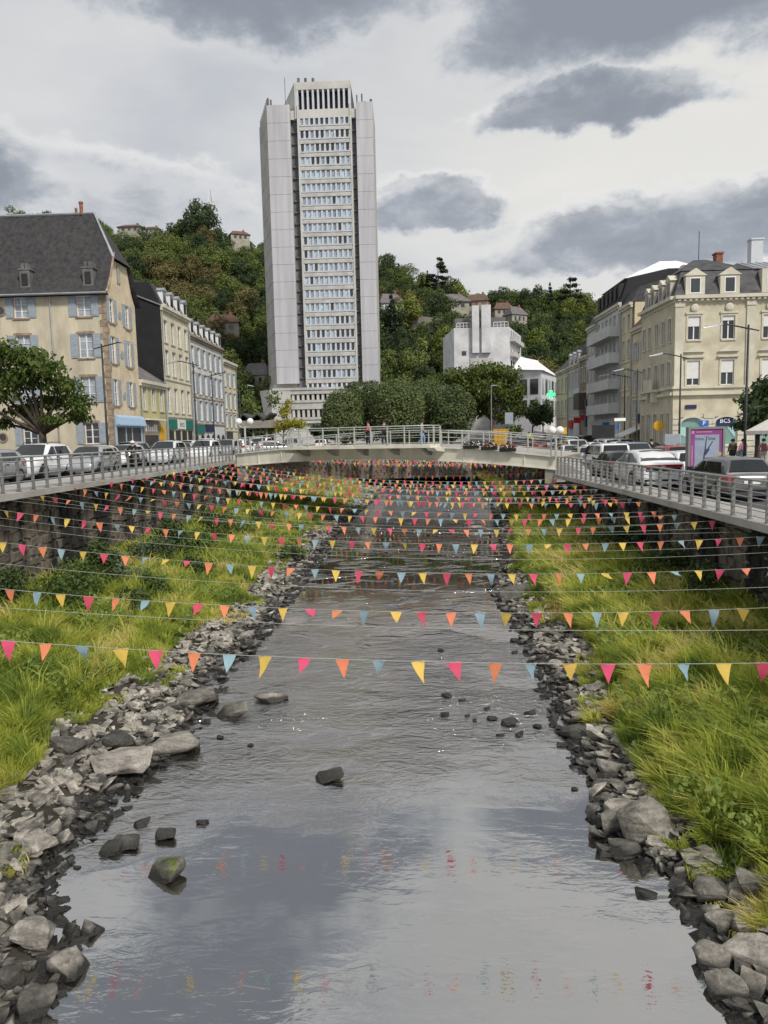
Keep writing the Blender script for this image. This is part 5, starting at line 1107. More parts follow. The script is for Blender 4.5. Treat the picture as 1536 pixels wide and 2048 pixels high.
for k in range(6): mb = MB(); u = L9*(k+.5)/6; f9.box(mb, u-.45, u+.45, -.55, .06, 17.3, 18.9); o = mb.build('mansard_window', M('dark_metal'), ro9)
mb = MB(); mb.hexa((25.3, 84.2, 17.3), (37.5, 84.2, 17.3), (37.5, 94.2, 17.3), (25.3, 94.2, 17.3), (30.5, 88, 19.9), (32.5, 88, 19.9), (32.5, 90, 19.9), (30.5, 90, 19.9)); mb.build('hip_roof', M('light_roof'), ro9)
for k in range(7): mb = MB(); u = .4+k*1.5; f9.box(mb, u, u+.25, .01, .3, .1, 3.6); mb.build('fin', M('frame_white'), r9)
r10, f10, L10, _ = rt('slim white classical house next to the balconied block', 94.5, 98.95, 13.8, 'white_render', [(12.3, 2.2), (8.6, 2.6), (4.8, 2.6)], 3, .8, ('slate', 'mansard'), top=1.6)
r11, f11, L11, _ = rt('narrow brown stone house with a dark bay window', 99.0, 102.95, 10.4, 'brown_stone', [(9.0, 1.9), (5.5, 2.0)], 2, .9, ('grey_roof', 'gable'), top=1.6)
mb = MB(); f11.box(mb, .4, 3.6, .01, 1.1, 5.2, 7.4); mb.build('bay_window', M('dark_wood'), r11)
r12, f12, L12, _ = rt('white house with grey roof dormers far along the right street', 103.0, 110.45, 9.8, 'white_render', [(8.6, 2.2), (4.9, 2.3)], 4, 1.0, ('slate', 'mansard'), ndorm=3, top=2.6, dface='frame_white')
mb = MB(); f12.box(mb, 1.0, 3.2, .05, .25, 2.6, 3.8); mb.build('shop_sign', M('red_sign'), r12)
r13, f13, L13, _ = rt('beige house with a slate roof at the far end of the right street', 110.5, 119, 9.7, 'beige_render', [(8.2, 2.2), (4.8, 2.2)], 3, 1.0, ('slate', 'gable'), top=4.2)
for (x, y, z, s_, lab) in ((24.0, 101, 1.6, .5, 'red shop sign hanging from the brown stone house'), (23.9, 97.3, 1.9, .42, 'smaller red sign hanging from the slim white house'), (23.8, 86, .7, .4, 'blue square parking sign on the balconied block')):
    mb = MB(); mb.box(x-s_, x+s_, y-.06, y+.06, z-s_*.8, z+s_*.8); mb.bar((x+s_, y, z), (24.9, y, z), .05); tag(mb.build('hanging_sign', M('red_sign' if 'red' in lab else 'blue_sign')), lab, 'sign')
mb = MB(); mb.box(23.6, 23.75, 94.6, 95.3, .6, 4.2); tag(mb.build('banner_sign', M('navy_sign')), 'tall black vertical banner sign on the slim white house', 'sign')

# ---------------- middle distance: white block with chimneys, white-roofed house
P0 = at(908, 680, 150); P1 = at(1018, 680, 150); P2 = at(1042, 680, 165)
r14 = thing('apartment_block', ((P0.x+P1.x)/2, 155, -1.6), 'white rendered apartment block with blank wall and tall chimney stacks', 'building')
zt = at(960, 655, 150).z; f14 = Fr((P0.x, 150, -1.6), (P1.x-P0.x, 0, 0), (0,-1,0)); W14 = P1.x-P0.x
mb = MB(); mb.hexa((P0.x,150,-1.6), (P1.x,150,-1.6), (P2.x,165,-1.6), (P0.x-1.5,165,-1.6), (P0.x,150,zt), (P1.x,150,zt), (P2.x,165,zt), (P0.x-1.5,165,zt)); mb.build('wall', M('white_render'), r14)
mb = MB(); f14.box(mb, -.05, W14+.02, .0, .12, 0, zt-9.2); mb.build('lower_wall', M('tower_band'), r14); mb = MB(); f14.box(mb, 3.3, 8.0, .13, .25, 0, zt-4.6); mb.build('projecting_wall', M('tower_band'), r14)
for (a, b, h) in ((3.7, 5.1, 4.3), (5.6, 7.5, 4.4)):
    mb = MB(); f14.box(mb, a, b, -.3, .9, zt-5.2+1.6, zt+1.6+h); o = mb.build('chimney_stack', M('white_render'), r14)
    for k in range(3): mb = MB(); u = a+.3+k*(b-a-.6)/2; f14.box(mb, u-.15, u+.15, 0, .5, zt+1.6+h, zt+2.2+h); mb.build('chimney_pot', M('chimney_brick'), o)
mb = MB(); f14.box(mb, 1.6, 2.5, .01, .05, zt-4.0, zt-3.1); mb.build('window', M('pane'), r14)
for (a, b) in ((.6, 3.4), (8.2, 11.2)):
    mb = MB()
    for k in range(5): u = a+(b-a)*k/4; f14.box(mb, u-.04, u+.04, -.4, -.32, zt+1.6, zt+2.6)
    f14.box(mb, a, b, -.42, -.3, zt+2.6, zt+2.7); f14.box(mb, a, b, -.42, -.3, zt+2.0, zt+2.06); mb.build('roof_railing', M('frame_white'), r14)
mb = MB(); f14.box(mb, .4, W14-.4, -12, -2.2, zt+1.6, zt+3.9); mb.build('penthouse', M('grey_roof'), r14)
f14b = Fr((P1.x, 150, -1.6), (P2.x-P1.x, 15, 0), (15, -(P2.x-P1.x), 0))
for z in (zt-1.2, zt-4.3, zt-7.4, zt-10.5):
    mb = MB(); f14b.box(mb, 1, 14, .01, 1.0, z, z+.9); mb.build('balcony', M('tower_band'), r14)
    for k in range(4): mb = MB(); f14b.box(mb, 2+k*3, 3.6+k*3, .01, .04, z+.9, z+2.4); mb.build('window', M('pane'), r14)
Q0 = at(1030, 866, 135); Q1 = at(1082, 866, 132); Q2 = at(1117, 866, 150)
r15 = thing('white_roofed_house', ((Q0.x+Q1.x)/2, 138, -1.6), 'house with bright white sloping roof and dark tall windows at the street bend', 'house')
ze = at(1080, 742, 133).z; zr = at(1045, 716, 138).z
mb = MB(); mb.hexa((Q0.x,135,-1.6), (Q1.x,132,-1.6), (Q2.x,150,-1.6), (Q0.x+1,152,-1.6), (Q0.x,135,ze+.5), (Q1.x,132,ze), (Q2.x,150,ze), (Q0.x+1,152,ze+.5)); mb.build('wall', M('white_render'), r15)
R0, R1 = at(1040, 714, 144), at(1076, 722, 146); mb = MB(); mb.hexa((Q0.x-.5,134.4,ze+.52), (Q1.x+.3,131.4,ze+.02), (Q2.x+.3,150.5,ze+.02), (Q0.x+.5,152.5,ze+.52), (R0.x,143.6,R0.z), (R1.x,145.6,R1.z), (R1.x,146.4,R1.z), (R0.x,144.4,R0.z)); mb.build('roof', M('light_roof'), r15)
f15 = Fr((Q1.x, 132, -1.6), (Q2.x-Q1.x, 18, 0), (18, -(Q2.x-Q1.x), 0)); f15a = Fr((Q0.x, 135, -1.6), (Q1.x-Q0.x, -3, 0), (-3, -(Q1.x-Q0.x), 0))
for z in (ze-2.6, ze-6.4):
    for k in range(5): mb = MB(); f15.box(mb, .8+k*3.4, 3.0+k*3.4, .01, .05, z, z+3.0); mb.build('window', M('pane' if k % 2 else 'curtain_pane'), r15)
    for k in range(2): mb = MB(); f15a.box(mb, .9+k*2.2, 2.5+k*2.2, .01, .05, z, z+2.8); mb.build('window', M('pane'), r15)

# ---------------- the tower
TY = 174.0; A = at(533, 211, TY); Bq = at(745, 211, TY); px2m = TY/F
zc = at(640, 163, TY).z; zwL = at(533, 211, TY).z; zwB = at(560, 766, TY).z
r16 = thing('tower_block', (A.x+13, TY+6, -1.6), 'tall pale concrete office tower of over twenty storeys with two blank wings', 'tower')
ft = Fr((A.x, TY, -1.6), (1,0,0), (0,-1,0)); WT = Bq.x-A.x
def tz(y): return at(650, y, TY).z+1.6
uL1 = (577-533)*px2m; uC0 = (592-533)*px2m; uC1 = (693-533)*px2m; uR0 = (703-533)*px2m
zwt = zwL+1.6; zwb = tz(766)
def wing(name, u0, u1, skew):
    mb = MB(); p = ft.p
    mb.hexa(p(u0,0,zwb), p(u1,0,zwb), p(u1,-14,zwb), p(u0-skew,-12,zwb), p(u0,0,zwt), p(u1,0,zwt), p(u1,-14,zwt), p(u0-skew,-12,zwt)); return mb.build(name, M('tower_side'), r16)
wl = wing('left_wing', 0, uL1, 4.1); wr = wing('right_wing', uR0, WT, 0)
npan = 16
for (w_, u0, u1) in ((wl, 0, uL1), (wr, uR0, WT)):
    for k in range(npan):
        z0, z1 = zwb+(zwt-zwb)*k/npan, zwb+(zwt-zwb)*(k+1)/npan; mb = MB(); ft.box(mb, u0+.02, u1-.02, .002, .14+.01*random.random(), z0+.03, z1-.03); mb.build('facing_panel', M('tower_panel'), w_)
for k in range(npan):   # panels of the raking left side
    z0, z1 = zwb+(zwt-zwb)*k/npan, zwb+(zwt-zwb)*(k+1)/npan; mb = MB(); p = ft.p; g = .12
    for s in range(3):
        a, b = (s+.02)/3, (s+.98)/3
        mb2 = MB(); q = lambda t, d, z: ft.p(-4.1*t-d*.95, -12*t+d*.33, z)
        mb2.hexa(q(a,.005,z0+.06), q(b,.005,z0+.06), q(b,.10,z0+.06), q(a,.10,z0+.06), q(a,.005,z1-.06), q(b,.005,z1-.06), q(b,.10,z1-.06), q(a,.10,z1-.06)); mb2.build('side_panel', M('tower_side'), wl)
mb = MB(); ft.box(mb, uL1-.5, uR0+.5, -14, -1.3, 0, zwt-1.0); mb.build('core', M('tower_slot'), r16)
for (a, b) in ((uL1, uC0), (uC1, uR0)):   # dark glazed slots with floor ledges
    for k in range(24):
        z = zwb+1.2+(zwt-zwb-2)*k/24; mb = MB(); ft.box(mb, a+.03, b-.03, -1.29, -.9, z, z+.35); mb.build('slot_ledge', M('grey_roof'), r16)
    mb = MB(); ft.box(mb, a+.05, b-.05, -1.5, -.4, zwt-3.2, zwt-1.2); mb.build('slot_head', M('tower_concrete'), r16)
mb = MB(); ft.box(mb, uC0-.15, uC0+.25, -1.2, .32, tz(770), zwt-.2); mb.build('edge_fin', M('tower_concrete'), r16)
mb = MB(); ft.box(mb, uC1-.25, uC1+.15, -1.2, .32, tz(770), zwt-.2); mb.build('edge_fin', M('tower_concrete'), r16)
# window bands
y_first, step = 233.5, 26.62
pmesh = {}
for k in range(21):
    zt_, zb2 = tz(y_first+step*k), tz(y_first+step*(k+1)); h = zt_-zb2
    mb = MB(); ft.box(mb, uC0+.26, uC1-.26, -1.2, .22, zb2, zb2+h*.20); ft.box(mb, uC0+.26, uC1-.26, -1.2, .05, zb2+h*.2+.001, zb2+h*.40); mb.build('spandrel', M('tower_band'), r16)
    mb = MB(); ft.box(mb, uC0+.26, uC1-.26, .051, .16, zb2+h*.33, zb2+h*.42); mb.build('window_ledge', M('tower_white'), r16)
    n = 10; wd = (uC1-uC0-.6)/n
    for i in range(n+1):
        u = uC0+.3+wd*i; mb = MB(); w2 = wd*.19
        ft.box(mb, u-w2, u+w2, -.6, .04, zb2+h*.421, zt_-.02); mb.prism([ft.p(u-w2*1.5,.041,zb2+h*.421), ft.p(u+w2*1.5,.041,zb2+h*.421), ft.p(u+w2,.041,zb2+h*.6), ft.p(u+w2,.041,zt_-.3), ft.p(u,.041,zt_-.06), ft.p(u-w2,.041,zt_-.3), ft.p(u-w2,.041,zb2+h*.6)], ft.n*.14); mb.build('mullion', M('tower_white'), r16, fix=False)
    for i in range(n):
        u = uC0+.3+wd*(i+.5); dark = random.random() < (0.6 if k < 4 else 0.12 if k < 16 else 0.75)
        mb = MB(); mb.quad(ft.p(u-wd/2+.12,-.14,zb2+h*.41), ft.p(u+wd/2-.12,-.14,zb2+h*.41), ft.p(u+wd/2-.12,-.14,zt_), ft.p(u-wd/2+.12,-.14,zt_)); mb.build('window_pane', M('pane' if dark else 'pane_sky'), r16, fix=False)
# crown with tall louvres
zk0, zk1 = tz(221), tz(163); e0, e1 = uC0-.3, uC1+.1
mb = MB(); p = ft.p; mb.hexa(p(e0,-1.4,zk0-1.6), p(e1,-1.4,zk0-1.6), p(e1,-13,zk0-1.6), p(e0-5,-13,zk0-1.6), p(e0,-1.4,zk1), p(e1,-1.4,zk1), p(e1,-13,zk1), p(e0-5,-13,zk1)); mb.build('crown_core', M('dark_metal'), r16)
zl0, zl1 = tz(218), tz(178)
for (a, b, z0, z1) in ((e0, e1, zl1, zk1), (e0, e1, zk0-1.6, zl0)): mb = MB(); ft.box(mb, a, b, -1.38, .1, z0, z1); mb.build('crown_beam', M('tower_concrete'), r16)
for i in range(11):
    u = e0+.35+(e1-e0-.7)*i/10; mb = MB(); ft.box(mb, u-.22 if i else u-.35, u+.22 if i < 10 else u+.35, -1.36, .05, zl0+.002, zl1-.002); mb.build('louvre', M('tower_white'), r16)
mb = MB(); mb.hexa(p(e0-.02,-1.35,zk0-1.6), p(e0-.01,.05,zk0-1.6), p(e0-.3,.05,zk0-1.6), p(e0-5.3,-13,zk0-1.6), p(e0-.02,-1.35,zk1), p(e0-.01,.05,zk1), p(e0-.3,.05,zk1), p(e0-5.3,-13,zk1)); mb.build('crown_side', M('tower_concrete'), r16)
for (x, y0, y1, s) in ((597,163,157,.25), (611,163,157,.25), (626,163,157,.25), (536,211,197,.2), (542,211,200,.16), (714,211,190,.12), (724,211,188,.14), (729,211,204,.3), (742,211,199,.25), (571,211,155,.05)):
    a = at(x, y0, TY+2); b = at(x, y1, TY+2); mb = MB(); mb.tube([(a.x, a.y, a.z-1), (a.x, a.y, b.z)], s*1.4, 6); mb.build('antenna', M('grey_roof'), r16)
for k in range(9): 
    a = ft.p(-4.1*k/9, -12*k/9, zwt); mb = MB(); mb.tube([a, a+Vector((0,0,1.2))], .09, 5); mb.build('roof_post', M('grey_roof'), r16)
# podium floors under the wings
f0, f1 = -.6, WT+1
mb = MB(); mb.hexa(p(-1,-1.5,0), p(WT+1,-1.5,0), p(WT+1,-14,0), p(-5,-14,0), p(-1,-1.5,zwb-.0), p(WT+1,-1.5,zwb-.0), p(WT+1,-14,zwb-.0), p(-5,-14,zwb-.0)); mb.build('podium', M('tower_concrete'), r16)
for (y0, y1) in ((775, 788), (800, 818), (834, 846)):
    z0, z1 = tz(y1), tz(y0); mb = MB(); ft.box(mb, -.9, WT+.9, -1.48, 1.5, z0, z1-.6); ft.box(mb, -.9, WT+.9, -1.48, 1.7, z1-.599, z1); mb.build('podium_band', M('tower_band'), r16)
for (y0, y1) in ((788.5, 799.5), (818.5, 833.5)):
    z0, z1 = tz(y1), tz(y0)
    for i in range(19):
        u = 4.0+i*1.2; mb = MB(); ft.box(mb, u-.3, u+.3, -1.48, 1.3, z0, z1); mb.build('podium_pier', M('tower_concrete'), r16)
        mb = MB(); ft.box(mb, u+.31, u+.89, .3, .5, z0, z1); mb.build('podium_window', M('pane'), r16)
mb = MB(); mb.hexa(p(-1.0,1.4,tz(850)), p(3.4,1.4,tz(850)), p(3.4,-1.4,tz(850)), p(-3.4,-1.4,tz(850)), p(-1.6,1.6,tz(778)), p(3.4,1.6,tz(778)), p(3.4,-1.4,tz(778)), p(-4.6,-1.4,tz(778))); mb.build('podium_buttress', M('tower_concrete'), r16)
mb = MB(); ft.box(mb, -.6, WT, -1.48, .8, 0, tz(846.5)); mb.build('ground_floor', M('tower_concrete'), r16)
# ================================================================ HILLSIDE
SKYL = [(-900,520),(-300,440),(0,432),(120,446),(230,462),(330,474),(380,455),(420,450),(470,492),(520,497),(640,505),(760,528),(820,552),(900,578),(1000,606),(1060,600),(1140,600),(1190,615),(1300,660),(1536,760),(1900,830),(2600,850)]
YR = 340.0
skx, skz = [], []
for x, y in SKYL:
    p = at(x, y, YR); skx.append(p.x/YR); skz.append(p.z-6.5)
def hill_z(X, Y):
    X = np.asarray(X, float); Y = np.asarray(Y, float)
    zr = np.interp(X/np.maximum(Y, 1), skx, skz); t = np.clip((Y-178)/(YR-178), 0, 1); s = t**0.85
    return -1.9 + (zr+1.9)*s*(1+0.10*np.clip((Y-YR)/200, 0, 1)) + (2.2*np.sin(X*.06+Y*.03)+1.4*np.sin(X*.13-Y*.09))*np.clip(t*3, 0, 1)*np.clip((1.02-t)*6, 0, 1)
mat('hill_soil', (0.055, 0.075, 0.025), 0.95, 0.4, 0.15, 0.8, 1.0, col2=(0.025, 0.04, 0.015), world=True)
nx, ny = 110, 60
us = np.linspace(-0.95, 0.95, nx); ys = np.linspace(178, 560, ny); Yg = np.repeat(ys[:, None], nx, 1); Xg = us[None, :]*Yg
V = np.stack([Xg, Yg, hill_z(Xg, Yg)], -1).reshape(-1, 3); i = np.arange(nx*ny).reshape(ny, nx)
tag(put('hill', npmesh('hill', V, np.stack([i[:-1, :-1], i[:-1, 1:], i[1:, 1:], i[1:, :-1]], -1).reshape(-1, 4), M('hill_soil'), True)), kind='structure')
def lmat(n, c, c2, tr=0.25, rnd=0.25, s=0.35): return mat(n, c, 0.65, 0.3, s, col2=c2, rnd=rnd, transl=tr, spec=0.25)
lmat('leaf_green', (0.16, 0.20, 0.055), (0.075, 0.11, 0.03)); lmat('leaf_dark', (0.075, 0.11, 0.04), (0.036, 0.058, 0.024)); lmat('leaf_autumn', (0.20, 0.165, 0.065), (0.11, 0.108, 0.04), rnd=.15); lmat('leaf_light', (0.20, 0.24, 0.05), (0.10, 0.14, 0.03))
lmat('leaf_conifer', (0.038, 0.058, 0.03), (0.02, 0.032, 0.018), 0.1); lmat('leaf_plane', (0.115, 0.16, 0.03), (0.05, 0.085, 0.018), 0.3, 0.1, 1.2); lmat('leaf_clipped', (0.15, 0.19, 0.07), (0.06, 0.085, 0.036), 0.2, 0.12, 1.0)
lmat('leaf_yellow', (0.42, 0.36, 0.03), (0.22, 0.25, 0.03), 0.35, 0.1, 1.0); lmat('leaf_big', (0.15, 0.19, 0.035), (0.06, 0.09, 0.02), 0.3, 0.1, 0.8)
def tree_blobs(r_, R, H0, H1, n):
    return [(R*0.6*r_.normal()*.8, R*0.6*r_.normal()*.8, H0+(H1-H0)*(0.12+0.78*r_.random()), R*r_.uniform(.28, .5), R*r_.uniform(.28, .5), (H1-H0)*r_.uniform(.13, .24)) for _ in range(n)]
def trunk_mesh(r_, bl, H0, rad):
    mb = MB(); mb.tube([(0, 0, -1.5), (0.05*rad, 0, H0*.5), (0, 0, H0+.5)], [rad, rad*.8, rad*.6], 8)
    for b in bl[:6]: mb.tube([(0, 0, H0*.8), (b[0]*.45, b[1]*.45, H0+(b[2]-H0)*.5), b[:3]], [rad*.45, rad*.28, rad*.08], 5)
    return mb.mesh('trunk', M('bark'), smooth=True)
HT = []
for k in range(6):
    r_ = np.random.default_rng(50+k); R = 5.0; bl = tree_blobs(r_, R, 1.2, 10.5, 13); bl.append((0, 0, 6, R*.62, R*.62, 4.2))
    V, Fq = leafcloud(r_, bl, 3400, 0.58, 0.2, 0.72); HT.append((npmesh('crown', V, Fq, M('leaf_green')), trunk_mesh(r_, bl, 2.2, .28)))
CT = []
for k in range(3):   # conifers: tiers of drooping sprays, one spire, one cedar-like
    r_ = np.random.default_rng(80+k); bl = []
    if k == 0:
        for j in range(11): z = 2+j*1.15; rr = 2.6*(1-j/11.5); bl += [(rr*.55*cos(a), rr*.55*sin(a), z, rr*.5, rr*.5, .5) for a in r_.random(4)*6.28]
    elif k == 1:
        for j in range(8): z = 5.5+j*1.25; rr = 3.2*(1-abs(j-3)/7.0); a = r_.random(3)*6.28; bl += [(rr*.75*cos(t), rr*.75*sin(t), z+r_.uniform(-.3, .3), rr*.5, rr*.5, .45) for t in a]
    else:
        for j in range(6): z = 4.5+j*1.7; rr = 5.2*(1-j/8); a = r_.random(4)*6.28; bl += [(rr*.6*cos(t), rr*.6*sin(t), z, rr*.5, rr*.45, .5) for t in a]
    V, Fq = leafcloud(r_, bl, 2600, 0.55, 0.4, 0.3); mb = MB(); mb.tube([(0, 0, -1.5), (0, 0, 14.2 if k != 2 else 14)], [.3, .06], 7)
    for b in bl[::2]: mb.tube([(0, 0, b[2]-.2), b[:3]], [.07, .03], 4)
    CT.append((npmesh('crown', V, Fq, M('leaf_conifer')), mb.mesh('trunk', M('bark'))))
def hill_tree(x, y, z, pair, s, m, label, group, sx=1.0):
    root = thing('hill_tree', (x, y, z), label, 'tree', group); c = put('crown', pair[0], root); t = put('trunk', pair[1], root)
    root.scale = (s*sx, s*sx, s); root.rotation_euler = (0, 0, random.uniform(0, 6.28))
    if m: c.material_slots[0].link = 'OBJECT'; c.material_slots[0].material = M(m)
    return root
HP = []
def try_hill(xpx, Y, dmin):
    X = at(xpx, 700, Y).x
    if any((X-a)**2+(Y-b)**2 < dmin*dmin for a, b in HP): return
    HP.append((X, Y)); return X
rh = random.Random(5); nt_ = 0
# fixed characters of the skyline
def autumn(px, Y):   # the brown stand in the middle of the left slope, thin elsewhere
    return 0.55 if (300 < px < 520 and 225 < Y < 285) else 0.06
SPEC = [(418, 338, 0, 1.75, 'leaf_dark', 'tall dark round tree crowning the left hilltop below the mast'), (395, 330, 2, 1.4, 'leaf_dark', 'dark tree just left of the tree that crowns the left hilltop')]
for (px_, Y, v, s, m, lab) in SPEC:
    X = try_hill(px_, Y, 1); hill_tree(X, Y, float(hill_z(X, Y)), HT[v], s, m, lab, 'hillside trees')
for (px_, ytop, Y, v, s, lab) in [(878, 518, 318, 1, 1.35, 'tall bare-stemmed pine standing above the right hillside'), (857, 540, 322, 0, 0.95, 'small dark spire conifer left of the tall pine'), (846, 548, 326, 0, .8, 'smallest spire conifer at the left of the tall pine group'),
                                 (1140, 568, 300, 2, 1.35, 'spreading dark cedar on the right skyline'), (1100, 575, 305, 0, 1.3, 'dark conifer beside the spreading cedar'), (785, 620, 235, 0, 1.3, 'dark columnar conifer close to the tower on the right'), (700, 765, 160, 2, .62, 'dark cedar in front of the tower foot')]:
    X = try_hill(px_, Y, 1); zt_ = at(px_, ytop, Y).z; hz_ = float(hill_z(X, Y)) if Y > 178 else -1.6; top = 14.2*s
    if Y < 178: s = (zt_-hz_)/14.0
    hill_tree(X, Y, max(hz_, zt_-14.2*s) if Y > 178 else hz_, CT[v], s, None, lab, 'conifers on the hillside' if Y > 178 else None)
p = at(1052, 585, 320); hill_tree(p.x, 320, float(hill_z(p.x, 320)), HT[3], 1.15, 'leaf_dark', 'smooth egg-shaped tree on the right skyline', 'hillside trees', .8)
GH = {'leaf_green': 'green broadleaf tree in the wooded hillside', 'leaf_dark': 'dark green broadleaf tree in the wooded hillside', 'leaf_autumn': 'brown autumn-tinted tree in the wooded hillside', 'leaf_light': 'light yellow-green tree in the wooded hillside'}
for tries in range(5200):
    if nt_ >= 285: break
    q = rh.random()
    if q < 0.10: px_, Y = rh.uniform(-20, 260), rh.uniform(325, 350)
    elif q < 0.48: px_, Y = rh.uniform(215, 545), rh.uniform(188, 348)
    else: px_, Y = rh.uniform(745, 1215), rh.uniform(188, 348)
    if any(abs(px_-hx_) < hw and abs(Y-hY) < 14 and Y < hY+3 for hx_, hw, hY in ((440, 22, 225), (265, 26, 338), (305, 20, 338), (480, 18, 336), (515, 22, 200), (780, 26, 262), (915, 36, 292), (990, 22, 280), (1030, 22, 268))): continue
    X = try_hill(px_, Y, 7.4)
    if X is None: continue
    z = float(hill_z(X, Y)); s = rh.uniform(.75, 1.2)
    m = 'leaf_autumn' if rh.random() < autumn(px_, Y) else rh.choice(['leaf_green', 'leaf_green', 'leaf_dark', 'leaf_dark', 'leaf_light' if px_ > 700 else 'leaf_green'])
    az = next(t for lim, t in ((260, 'above the big slate roof'), (330, 'right of the big slate roof'), (420, 'midway from slate roof to tower'), (480, 'between midway and the tower'), (600, 'touching the left edge of the tower'), (830, 'next to the right edge of the tower'), (905, 'above the clipped trees'), (1020, 'above the white block with chimneys'), (1110, 'above the white-roofed house'), (2000, 'above the right street')) if px_ < lim)
    el = 'low' if Y < 225 else 'lower middle' if Y < 265 else 'upper middle' if Y < 305 else 'top'
    cn = {'leaf_green': 'green', 'leaf_dark': 'dark green', 'leaf_autumn': 'autumn-brown', 'leaf_light': 'yellow-green'}[m]
    hill_tree(X, Y, z, HT[rh.randrange(6)], s, m, f'{cn} hillside tree, {el}, {az}', f'{cn} trees, {el}, {az}'); nt_ += 1
# undergrowth between the trunks
r_ = np.random.default_rng(3); n = 26000; a = np.where(r_.random(n) < .42, r_.uniform(-.43, -.18, n), r_.uniform(-.06, .30, n)); Y = r_.uniform(182, 350, n); X = a*Y; Z = hill_z(X, Y)+r_.random(n)*2.2
d = r_.normal(size=(n, 3)); d /= np.linalg.norm(d, axis=1)[:, None]; t = np.cross(d, r_.normal(size=(n, 3))); t /= np.linalg.norm(t, axis=1)[:, None]; b = np.cross(d, t); C = np.stack([X, Y, Z], 1); s = (0.7+.7*r_.random(n))[:, None]
V = np.stack([C-t*s, C+b*s*.6, C+t*s, C-b*s*.6], 1).reshape(-1, 3)
tag(put('undergrowth', npmesh('undergrowth', V, np.arange(n*4).reshape(n, 4), M('leaf_dark'))), 'dark green undergrowth covering the wooded hillside', 'undergrowth', kind='stuff')
# houses on the hill
def house(px_, py_, Y, wpx, hpx, wallm, roofm, label, rot=0.0, roofh=0.45):
    p = at(px_, py_, Y); W = wpx/F*Y; H = hpx/F*Y; base = p.z-H*.5; D_ = W*.8
    r = thing('hill_house', (p.x, Y, base-2), label, 'house', 'houses on the hillside')
    mb = MB(); mb.box(p.x-W/2, p.x+W/2, Y-D_/2, Y+D_/2, base-6, base+H*(1-roofh)); mb.build('wall', M(wallm), r)
    zt = base+H*(1-roofh); zr = base+H; e = W*.06
    mb = MB(); mb.hexa((p.x-W/2-e,Y-D_/2-e,zt), (p.x+W/2+e,Y-D_/2-e,zt), (p.x+W/2+e,Y+D_/2+e,zt), (p.x-W/2-e,Y+D_/2+e,zt), (p.x-W/2+W*.18,Y-.1,zr), (p.x+W/2-W*.18,Y-.1,zr), (p.x+W/2-W*.18,Y+.1,zr), (p.x-W/2+W*.18,Y+.1,zr)); ro = mb.build('roof', M(roofm), r)
    mb = MB(); mb.box(p.x+W*.2, p.x+W*.28, Y-.4, Y+.5, zr-H*.15, zr+H*.12); mb.build('chimney', M('chimney_brick'), ro)
    for k in (-.27, 0.0, .27):
        mb = MB(); mb.box(p.x+W*k-W*.06, p.x+W*k+W*.06, Y-D_/2-.04, Y-D_/2-.01, zt-H*.35, zt-H*.1); mb.build('window', M('pane'), r)
    r.rotation_euler = (0, 0, rot); return r
house(265, 460, 340, 44, 20, 'hill_wall', 'brown_roof', 'yellowish house on the left skyline right of the big slate roof')
house(306, 462, 340, 30, 16, 'hill_wall', 'brown_roof', 'small pale house beside the yellowish one on the left skyline')
house(478, 474, 336, 36, 22, 'hill_wall', 'red_roof', 'red-roofed house on the skyline close to the tower', .4)
house(447, 650, 222, 60, 40, 'hill_wall', 'red_roof', 'house with red-brown roof among the trees above the white terrace', .2)
house(515, 752, 196, 54, 50, 'hill_wall', 'grey_roof', 'grey-roofed house at the foot of the hill left of the tower', -.2, .5)
house(780, 610, 262, 46, 42, 'white_render', 'grey_roof', 'white house with pointed grey gable just right of the tower', .3, .5)
house(905, 604, 292, 54, 30, 'hill_wall', 'grey_roof', 'grey-roofed house above the white block with chimneys', .2, .6)
house(955, 602, 296, 44, 26, 'hill_wall', 'brown_roof', 'brown-roofed house behind the tall chimney stacks', -.2, .6)
house(1005, 618, 286, 36, 24, 'hill_wall', 'red_roof', 'house with reddish roof right of the chimney stacks', .1, .6)
house(1030, 630, 272, 36, 32, 'hill_wall', 'grey_roof', 'small white gabled house on the right hillside', .5, .55)
# terrace wall on the hill
p0, p1 = at(800, 632, 250), at(890, 645, 246); mb = MB(); mb.hexa((p0.x,p0.y,p0.z-4), (p1.x,p1.y,p1.z-4), (p1.x,p1.y+1,p1.z-4), (p0.x,p0.y+1,p0.z-4), (p0.x,p0.y,p0.z+1), (p1.x,p1.y,p1.z+1), (p1.x,p1.y+1,p1.z+1), (p0.x,p0.y+1,p0.z+1)); tag(mb.build('terrace_wall', M('concrete')), 'grey retaining wall of a terrace on the right hillside', 'wall')
# mast on the hilltop
p = at(424, 440, 346); zt = at(424, 392, 346).z; r = thing('radio_mast', (p.x, 346, p.z-3), 'thin red and white lattice radio mast on the left hilltop', 'mast'); mb = MB()
for s in (-1, 1): mb.tube([(p.x+s*.9, 346, p.z-4), (p.x+s*.35, 346, zt)], .16, 4)
mb.build('lattice_leg', M('frame_white'), r)
for k in range(8): mb = MB(); z = p.z+(zt-p.z)*k/8; mb.bar((p.x-.7, 346, z), (p.x+.7, 346, z+(zt-p.z)/8), .14); mb.build('brace', M('zinc'), r)
mb = MB(); mb.tube([(p.x, 346, zt-2), (p.x, 346, zt+3)], .12, 4); mb.build('spike', M('zinc'), r)
for k in (-1, 1): mb = MB(); mb.box(p.x+k*1.0-.25, p.x+k*1.0+.25, 345.5, 345.8, zt-2.6, zt-.4); mb.build('antenna', M('frame_white'), r)

